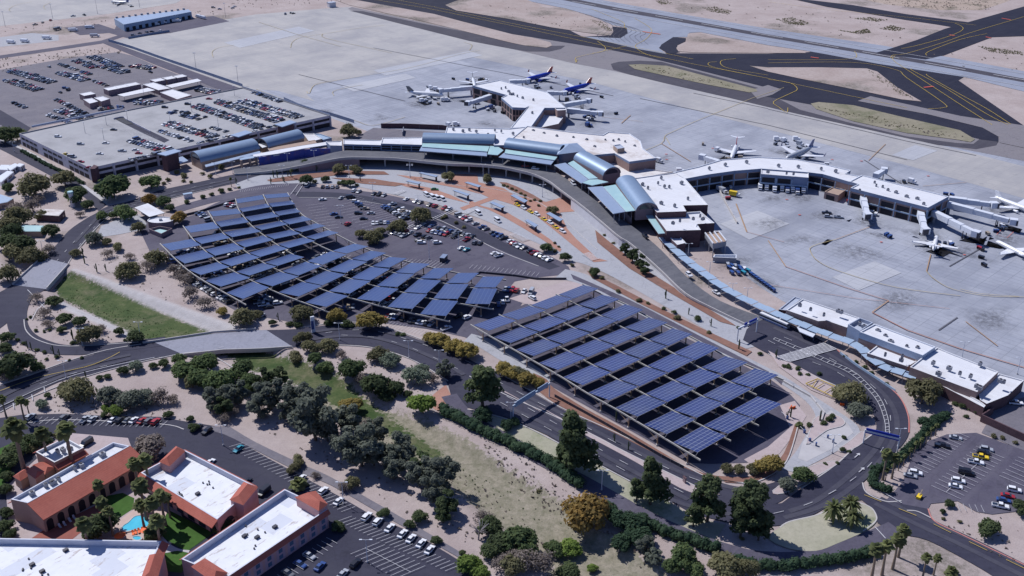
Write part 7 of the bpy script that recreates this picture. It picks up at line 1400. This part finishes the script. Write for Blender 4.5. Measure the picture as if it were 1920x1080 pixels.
for a, b in ((0, 1), (1, 2), (0, 3), (2, 3)): mb = MB(); mb.tube(q[a], q[b], .2, n=5); part(mb, 'bar', M('yellow_paint'), fr)
for a, b in (((1530, 727), (1545, 718)), ((1545, 736), (1560, 726)), ((1522, 725), (1533, 710))): mb = MB(); mb.tube(G(*a, 1.0), G(*b, 1.0), .16, n=5); part(mb, 'brace', M('yellow_paint'), fr)
def barrier_arm(x, y, where): pass
for x, y in P('1483,765 1488,766 1579,760'): c = G(x, y); e = thing('road_barrier', '', 'barrier', c, random.uniform(0, 3)); ORIGINS[e.name] = (0, 0, 0); mb = MB(); mb.prism([(-.9, -.35), (.9, -.35), (.9, .35), (-.9, .35)], 0, .3, 0, 0); mb.prism([(-.85, -.15), (.85, -.15), (.85, .15), (-.85, .15)], .3, 1.0, 0, 0); part(mb, 'block', M('orange_plastic'), e); PEND.append((e, 'orange plastic barrier', 'at the end of the straight carport', x))
for i, (x, y, a) in enumerate(((1508, 812, .3), (1518, 828, .3), (1530, 836, 1.2), (1552, 822, 1.0), (1562, 830, 1.0), (1476, 786, .4))):
    c = G(x, y); e = thing('ticket_machine', '', 'ticket machine', c, a); ORIGINS[e.name] = (0, 0, 0); mb = MB(); mb.prism([(-.4, -.3), (.4, -.3), (.4, .3), (-.4, .3)], 0, 1.5, 0, 0); part(mb, 'cabinet', M('paint_blue'), e); mb = MB(); mb.tube((0, .3, 1.0), (0, 4, 1.1), .06, n=4); part(mb, 'arm', M('paint_white'), e); PEND.append((e, 'blue ticket machine with white arm', 'at the exit plaza', x))
mo = place('monument_sign', 'low dark sign slab in the boulevard median', 'sign', G(1283, 905)); c = G(1283, 905); mb = MB(); mb.box((c[0], c[1], 0), .5, 1.6, 2.2, .4); part(mb, 'slab', M('mauve_wall'), mo); mb = MB(); mb.box((c[0], c[1], 2.2), .7, 1.8, .2, .4); part(mb, 'cap', M('dark_brick'), mo)
lf = place('boom_lift', 'small yellow boom lift at the mouth of the palm lined car lot', 'lift', G(1723, 934)); c = G(1723, 934); mb = MB(); mb.box((c[0], c[1], .35), 2.6, 1.4, .8, .9); part(mb, 'chassis', M('paint_yellow'), lf); mb = MB(); mb.tube((c[0], c[1], 1.1), (c[0] + 1.5, c[1] + 1.8, 2.2), .16, n=5); part(mb, 'boom', M('paint_tan'), lf)
for a, b in ((-.8, -.6), (.8, -.6), (-.8, .6), (.8, .6)): mb = MB(); mb.tube((c[0] + a, c[1] + b, .35), (c[0] + a, c[1] + b * 1.2, .35), .35, n=8); part(mb, 'wheel', M('dark_metal'), lf)
dm = place('container', 'dark shipping container on the striped corner of the oval car park', 'container', G(832, 487)); c = G(832, 489); mb = MB(); mb.box((c[0], c[1], 0), 2.5, 5.0, 2.6, -.3); part(mb, 'box', M('dark_metal'), dm); mb = MB(); mb.box((c[0], c[1], 2.6), 2.7, 5.2, .12, -.3); part(mb, 'lid', M('blue_fascia'), dm)
settle()
# ---------------------------------------------------------------- painted markings
MK = {}
def line(s, wd, mat='white_paint', smooth=0, layer=14, dash=None, z=None):
    mb = MK.setdefault(mat, MB()); pts = GP(sm(s, smooth) if smooth else s, z or 0); cum = [0]
    for a, b in zip(pts, pts[1:]): cum.append(cum[-1] + math.dist(a, b))
    zz = (z or 0) + lz(layer)
    if not dash: mb.ribbon(pts, wd, zz); return
    s0 = 0
    while s0 < cum[-1]: mb.ribbon([along(pts, cum, s0), along(pts, cum, min(cum[-1], s0 + dash[0]))], wd, zz); s0 += dash[0] + dash[1]
def stalls(s, n, L, wd=.13, turn=90, both=False, base=False, z=0.0, layer=14):
    a, b = [G(*q, z) for q in P(s)]; ra = math.atan2(b[1] - a[1], b[0] - a[0]) + R(turn); mb = MK.setdefault('white_paint', MB()); zz = z + lz(layer)
    for i in range(n + 1):
        p = [a[j] + (b[j] - a[j]) * i / n for j in range(2)]; k = L if both else 0
        mb.ribbon([(p[0] - math.cos(ra) * k, p[1] - math.sin(ra) * k), (p[0] + math.cos(ra) * L, p[1] + math.sin(ra) * L)], wd, zz)
    if base: mb.ribbon([a[:2], b[:2]], wd, zz + .001)
# runway centre dashes on the 61 m rhythm, edge lines
g0 = Vector(G(1072.5, 3)); g8 = Vector(G(1862.5, 140.75)); st_ = (g8 - g0) / 8; mb = MK.setdefault('white_paint', MB())
for k in range(-3, 12): p = g0 + st_ * k; q = p + st_ * .6; mb.ribbon([tuple(p)[:2], tuple(q)[:2]], 1.3, lz(14))
for dv in (-21.5, 21.5): nrm = Vector((-st_.y, st_.x, 0)).normalized() * dv; mb.ribbon([tuple(g0 - st_ * 3 + nrm)[:2], tuple(g0 + st_ * 12 + nrm)[:2]], .8, lz(14))
Y = 'yellow_paint'
for s, n in (('665,-6 800,16 960,49 1130,86 1300,121 1440,148 1600,182 1700,203', 0), ('700,-8 815,14 960,45 1090,70 1200,91 1300,112', 0), ('1190,35 1215,50 1222,60 1210,75 1192,85 1195,93 1215,104 1240,110', 4), ('1110,18 1150,34 1170,44 1176,55 1240,66', 4), ('1082,112 1080,118 1079,110 1090,106 1130,97 1175,87', 3), ('1120,78 1135,90 1130,97 1110,101', 4), ('1440,113 1560,113 1600,110 1606,104 1602,97', 4), ('1440,119 1600,118 1680,132 1700,147 1770,195 1768,203 1740,205', 4), ('1678,106 1675,114 1710,138 1805,200 1860,235', 4), ('1710,130 1712,134 1770,165 1850,215 1890,235', 4), ('1738,140 1742,145 1800,178 1850,205 1895,234', 4), ('1670,110 1675,104 1700,101 1770,80 1820,62 1920,32', 3), ('1738,105 1740,98 1800,75 1850,64', 3), ('1690,92 1720,86 1770,72 1800,60 1805,52 1790,44', 3), ('1440,4 1550,19 1700,33 1830,48', 0), ('1344,117 1330,118 1330,124 1360,132 1440,148', 3), ('1380,111 1354,114 1352,122 1370,130 1440,142', 3), ('1477,203 1475,212 1460,202 1450,192 1480,177 1495,168 1480,156 1440,150', 3)): line(s, .42, Y, n, 15)
FY = 'faded_yellow_paint'
for s, n in (('480,168 540,190 585,205 660,225 700,236 760,220', 4), ('575,172 580,176 590,160 620,153 700,140 780,125 860,103 900,95', 4), ('545,90 548,80 560,72 580,68 620,62 680,52 720,48', 4), ('605,64 610,72 680,88 735,100', 3), ('400,108 398,98 410,90 440,85', 4), ('485,42 560,66 640,88', 0), ('870,80 885,85 880,95', 3), ('1246,257 1250,253 1300,230 1410,185 1470,165', 0), ('626,180 625,172 650,165 680,160', 3), ('20,22 17,18 30,10 60,4', 3), ('85,18 82,12 95,5', 3), ('1190,290 1240,270 1246,257 1256,272', 3)): line(s, .45, FY, n, 12)
O = 'orange_paint'
for s, wd in (('1380,383 1400,436', 1.2), ('1295,304 1240,270', .9), ('1440,452 1473,501', .9), ('1666,565 1635,587', .9), ('1567,450 1640,423', .7), ('1745,478 1737,510', .9), ('1628,302 1660,271', .8), ('1730,350 1812,343', .6), ('1810,604 1870,650', .8), ('1165,232 1182,217', 1.1), ('1128,220 1205,229', .6), ('1262,334 1275,330', 2)): line(s, wd * .6, O, 0, 12)
for s, wd, n in (('1473,501 1585,540 1666,565', .6, 0), ('1635,587 1700,620 1800,655 1925,692', .8, 0), ('1400,436 1470,455', .4, 0), ('1567,450 1525,462 1519,472 1535,492 1580,512 1680,540 1800,556', .5, 4), ('1737,510 1752,525 1785,543 1850,556 1925,558', .5, 4), ('1800,543 1840,552 1910,557', .4, 3), ('1440,535 1600,560 1780,580', .35, 0)): line(s, wd * .8, 'faded_yellow_paint' if n else 'brick_paving', n, 12)
for x, y in P('1249,290 1499,404 1560,300 1615,303 1740,331 1336,279 1475,375 1652,455 1808,479 1250,300 1170,330'):
    for k in range(1): c = GP([(x - 2.5, y), (x + 2.5, y)]); MK.setdefault('red_paint', MB()).ribbon(c, 1.0, lz(12))
for s in ('1880,430 1900,436 1888,447 1868,441 1880,430',): line(s, .3, 'red_paint', 0, 12)
for s in ('1520,108 1535,110', '1780,66 1790,68', '1848,70 1858,72', '1732,165 1750,163', '1205,60 1238,65', '1878,35 1895,38'): line(s, 2.2, 'red_paint', 0, 15)
for s in ('1440,205 1560,232 1700,265 1830,292', '1300,175 1440,204', '1200,185 1440,235 1700,300', '700,90 960,140 1150,180', '560,140 760,190', '1620,300 1690,345', '1700,250 1730,252', '1780,500 1850,460', '1760,620 1795,596'): line(s, .7, 'dark_paint', 0, 4)
# taxiway edge boards
sg = 0
for x, y in P('1780,6 1700,157 1838,234 1868,265 1440,147 1548,139 1469,140 1618,184 1681,210 1825,243 1902,234 1320,108 1148,49 1340,71'): pass
# rubber arcs on the runway exit
for k in range(9): t = k / 8; line([(1085 + 95 * t, 24 + 26 * t), (1125 + 80 * t, 37 + 22 * t), (1140 + 70 * t, 50 + 14 * t), (1120 + 80 * t, 66 + 4 * t), (1130 + 85 * t, 76 + 8 * t)], .35, 'dark_paint', 4, 9)
# roads
for s in ('420,652 330,668 240,680 170,694 110,710 40,735', '640,630 700,634 760,650 830,680 880,705', '560,634 640,622 700,622 770,640 850,668 920,700', '90,510 130,465 165,428 200,398', '100,515 142,470 175,430 208,398', '215,388 270,374 330,360 400,344 470,330', '210,396 280,378 340,364 420,346'): line(s, .2, 'white_paint', 4, 14, (3, 9))
for s in ('930,715 1000,752 1080,793 1180,845 1260,884 1330,910', '950,745 1040,795 1120,842 1200,885 1290,930', '900,735 990,785 1100,845 1190,895', '1450,965 1520,945 1600,900 1650,850 1670,800 1655,745 1600,700 1530,660 1460,630', '1440,640 1510,675 1570,700 1620,735'): line(s, .2, 'white_paint', 4, 14, (4, 8))
for a, b in (('1450,638 1500,660 1550,682 1590,700 1620,725 1645,755 1658,790 1660,812', '1453,635 1505,656 1556,678 1598,697 1627,722 1652,752 1665,788 1667,812'),):
    line(a, .22, 'white_paint', 5, 14); line(b, .22, 'white_paint', 5, 14); A, B = sm(a, 4), sm(b, 4)
    for p, q in zip(A, B): MK['white_paint'].ribbon(GP([p, q]), .25, lz(14))
cw0, cw1, cw2, cw3 = [Vector(G(*q)) for q in P('1453,672 1545,645 1568,656 1480,680')]
for k in range(8): p, q = cw0.lerp(cw3, k / 7), cw1.lerp(cw2, k / 7); MK['white_paint'].ribbon([tuple(p)[:2], tuple(q)[:2]], .5, lz(14))
for k in range(2): p, q = (cw0, cw3) if k == 0 else (cw1, cw2); MK['white_paint'].ribbon([tuple(p)[:2], tuple(q)[:2]], .4, lz(14))
for s, n in (('0,765 110,715 200,690 290,672', 3), ('95,590 52,545', 0), ('60,601 70,582 95,560', 0), ('1655,925 1690,945', 0), ('1640,990 1660,1012', 0)): line(s, .3, 'white_paint', n, 14)
for x, y in P('25,758 60,742 83,728'): MK['white_paint'].ribbon(GP([(x, y), (x + 2, y + 10)]), .3, lz(14))
line('0,735 70,710 160,690 200,675 225,662', .25, 'yellow_paint', 3, 14); line('1620,930 1720,970 1800,1010 1920,1068', .2, 'yellow_paint', 0, 14, (6, 6))
for x, y in P('1607,856 1615,883'):      # lane arrows
    c = G(x, y); d = Vector(G(x + 12, y - 10)) - Vector(c); d.normalize(); n = Vector((-d.y, d.x, 0)); c = Vector(c); zq = lz(14)
    MK['white_paint'].ribbon([tuple(c - d * 2)[:2], tuple(c + d * .6)[:2]], .35, zq); MK['white_paint'].face([tuple(p) for p in (c + d * .6 - n * .8 + Vector((0, 0, zq)), c + d * 2 + Vector((0, 0, zq)), c + d * .6 + n * .8 + Vector((0, 0, zq)))][::1])
# stalls
stalls('1708,882 1792,812', 15, 5.2, turn=-90); stalls('1773,925 1856,850', 13, 5.2, both=True, turn=90, base=True); stalls('1800,960 1845,963', 4, 4); stalls('1900,905 1935,870', 6, 5, both=True)
stalls('52,796 300,804', 22, 5.0, turn=76); stalls('430,840 540,905', 15, 5.2, turn=70); stalls('540,905 640,962', 14, 5.2, turn=72); stalls('660,970 862,1062', 24, 5.2, turn=-115); stalls('685,1030 770,1075', 9, 5.2, both=True, turn=70, base=True); stalls('520,1080 612,1010', 10, 5, turn=-92)
stalls('640,486 830,498', 26, 5.0, turn=70, both=True); stalls('590,385 620,430', 9, 5.0, both=True); stalls('660,372 770,440', 22, 5.0, both=True); stalls('770,415 880,450', 18, 5, both=True); stalls('880,505 1005,520', 15, 5, turn=85); stalls('640,385 700,430', 10, 5, both=True); stalls('450,362 540,350', 22, 4, turn=70); stalls('735,605 805,622', 12, 5, turn=-95)
stalls('205,232 290,262', 22, 4.6, z=GH - .86, layer=1, both=True); stalls('110,252 200,290', 18, 4.6, z=GH - .86, layer=1, both=True); stalls('100,238 200,215', 22, 4.6, z=GH - .86, layer=1); stalls('190,300 290,276', 20, 4.6, z=GH - .86, layer=1); stalls('350,200 480,240', 30, 4.6, z=GH - .86, layer=1, both=True); stalls('295,232 400,262', 26, 4.6, z=GH - .86, layer=1, both=True)
for s in ('555,368 569,347', '545,366 560,346'): line(s, .3, 'white_paint', 0, 14)
def zebra(a, b, n, L, wd=.5):
    p, q = Vector(G(*a)), Vector(G(*b)); d = (q - p).normalized(); nr = Vector((-d.y, d.x, 0)) * L / 2
    for k in range(n): c = p.lerp(q, k / (n - 1)); MK['white_paint'].ribbon([tuple(c - nr)[:2], tuple(c + nr)[:2]], wd, lz(14))
zebra((727, 441), (775, 424), 12, 3); zebra((810, 412), (852, 396), 11, 3); zebra((868, 402), (885, 394), 9, 5); zebra((742, 365), (757, 359), 7, 4); zebra((1098, 477), (1116, 488), 9, 5); zebra((962, 440), (985, 452), 9, 5)
for s, c in (('1570,657 1592,676 1632,703 1666,726 1690,750 1703,782 1704,812', 'red_kerb'), ('1740,955 1752,978 1800,1002 1920,1060', 'red_kerb'), ('1617,906 1625,925 1660,941 1690,940', 'kerb_stone'), ('1440,664 1500,694 1580,730 1615,752', 'kerb_stone'), ('1640,812 1600,842 1570,870 1535,895 1502,917', 'kerb_stone'), ('880,706 950,742 1060,791 1180,852 1260,891 1320,920', 'kerb_stone'), ('876,768 960,790 1050,833 1160,892 1260,944', 'kerb_stone'), ('935,700 1000,736 1060,769 1155,812 1282,874 1330,896 1400,908', 'kerb_stone'), ('440,692 380,662 300,672 170,704 50,749 0,774', 'kerb_stone'), ('0,722 60,702 130,677 200,657 265,646', 'kerb_stone'), ('560,615 640,605 700,609 760,626 830,654 880,680', 'kerb_stone'), ('590,650 640,648 700,653 760,670 800,690 840,715', 'kerb_stone'), ('128,494 140,476 160,452 185,424 215,402 300,378 400,353', 'kerb_stone'), ('45,600 50,622 75,640 130,650 260,642', 'kerb_stone'), ('1745,972 1720,960 1700,958', 'kerb_stone'), ('1462,990 1480,979 1530,967 1560,953 1600,943 1630,951 1642,966 1641,979 1618,997', 'kerb_stone'), ('560,371 640,373 740,389 830,416 930,468 1010,500', 'kerb_stone'), ('785,335 860,349 900,351 985,369 1040,399 1075,429 1120,469', 'kerb_stone'), ('1345,900 1400,906 1440,895 1475,865 1496,800', 'kerb_stone'), ('52,794 120,788 300,796 345,806', 'kerb_stone')): kerb(s, c)
for mname, mb in MK.items(): mb.build('road_marking' if mname == 'white_paint' else 'pavement_line', M(mname), None, (0, 0, 0), kind='structure')
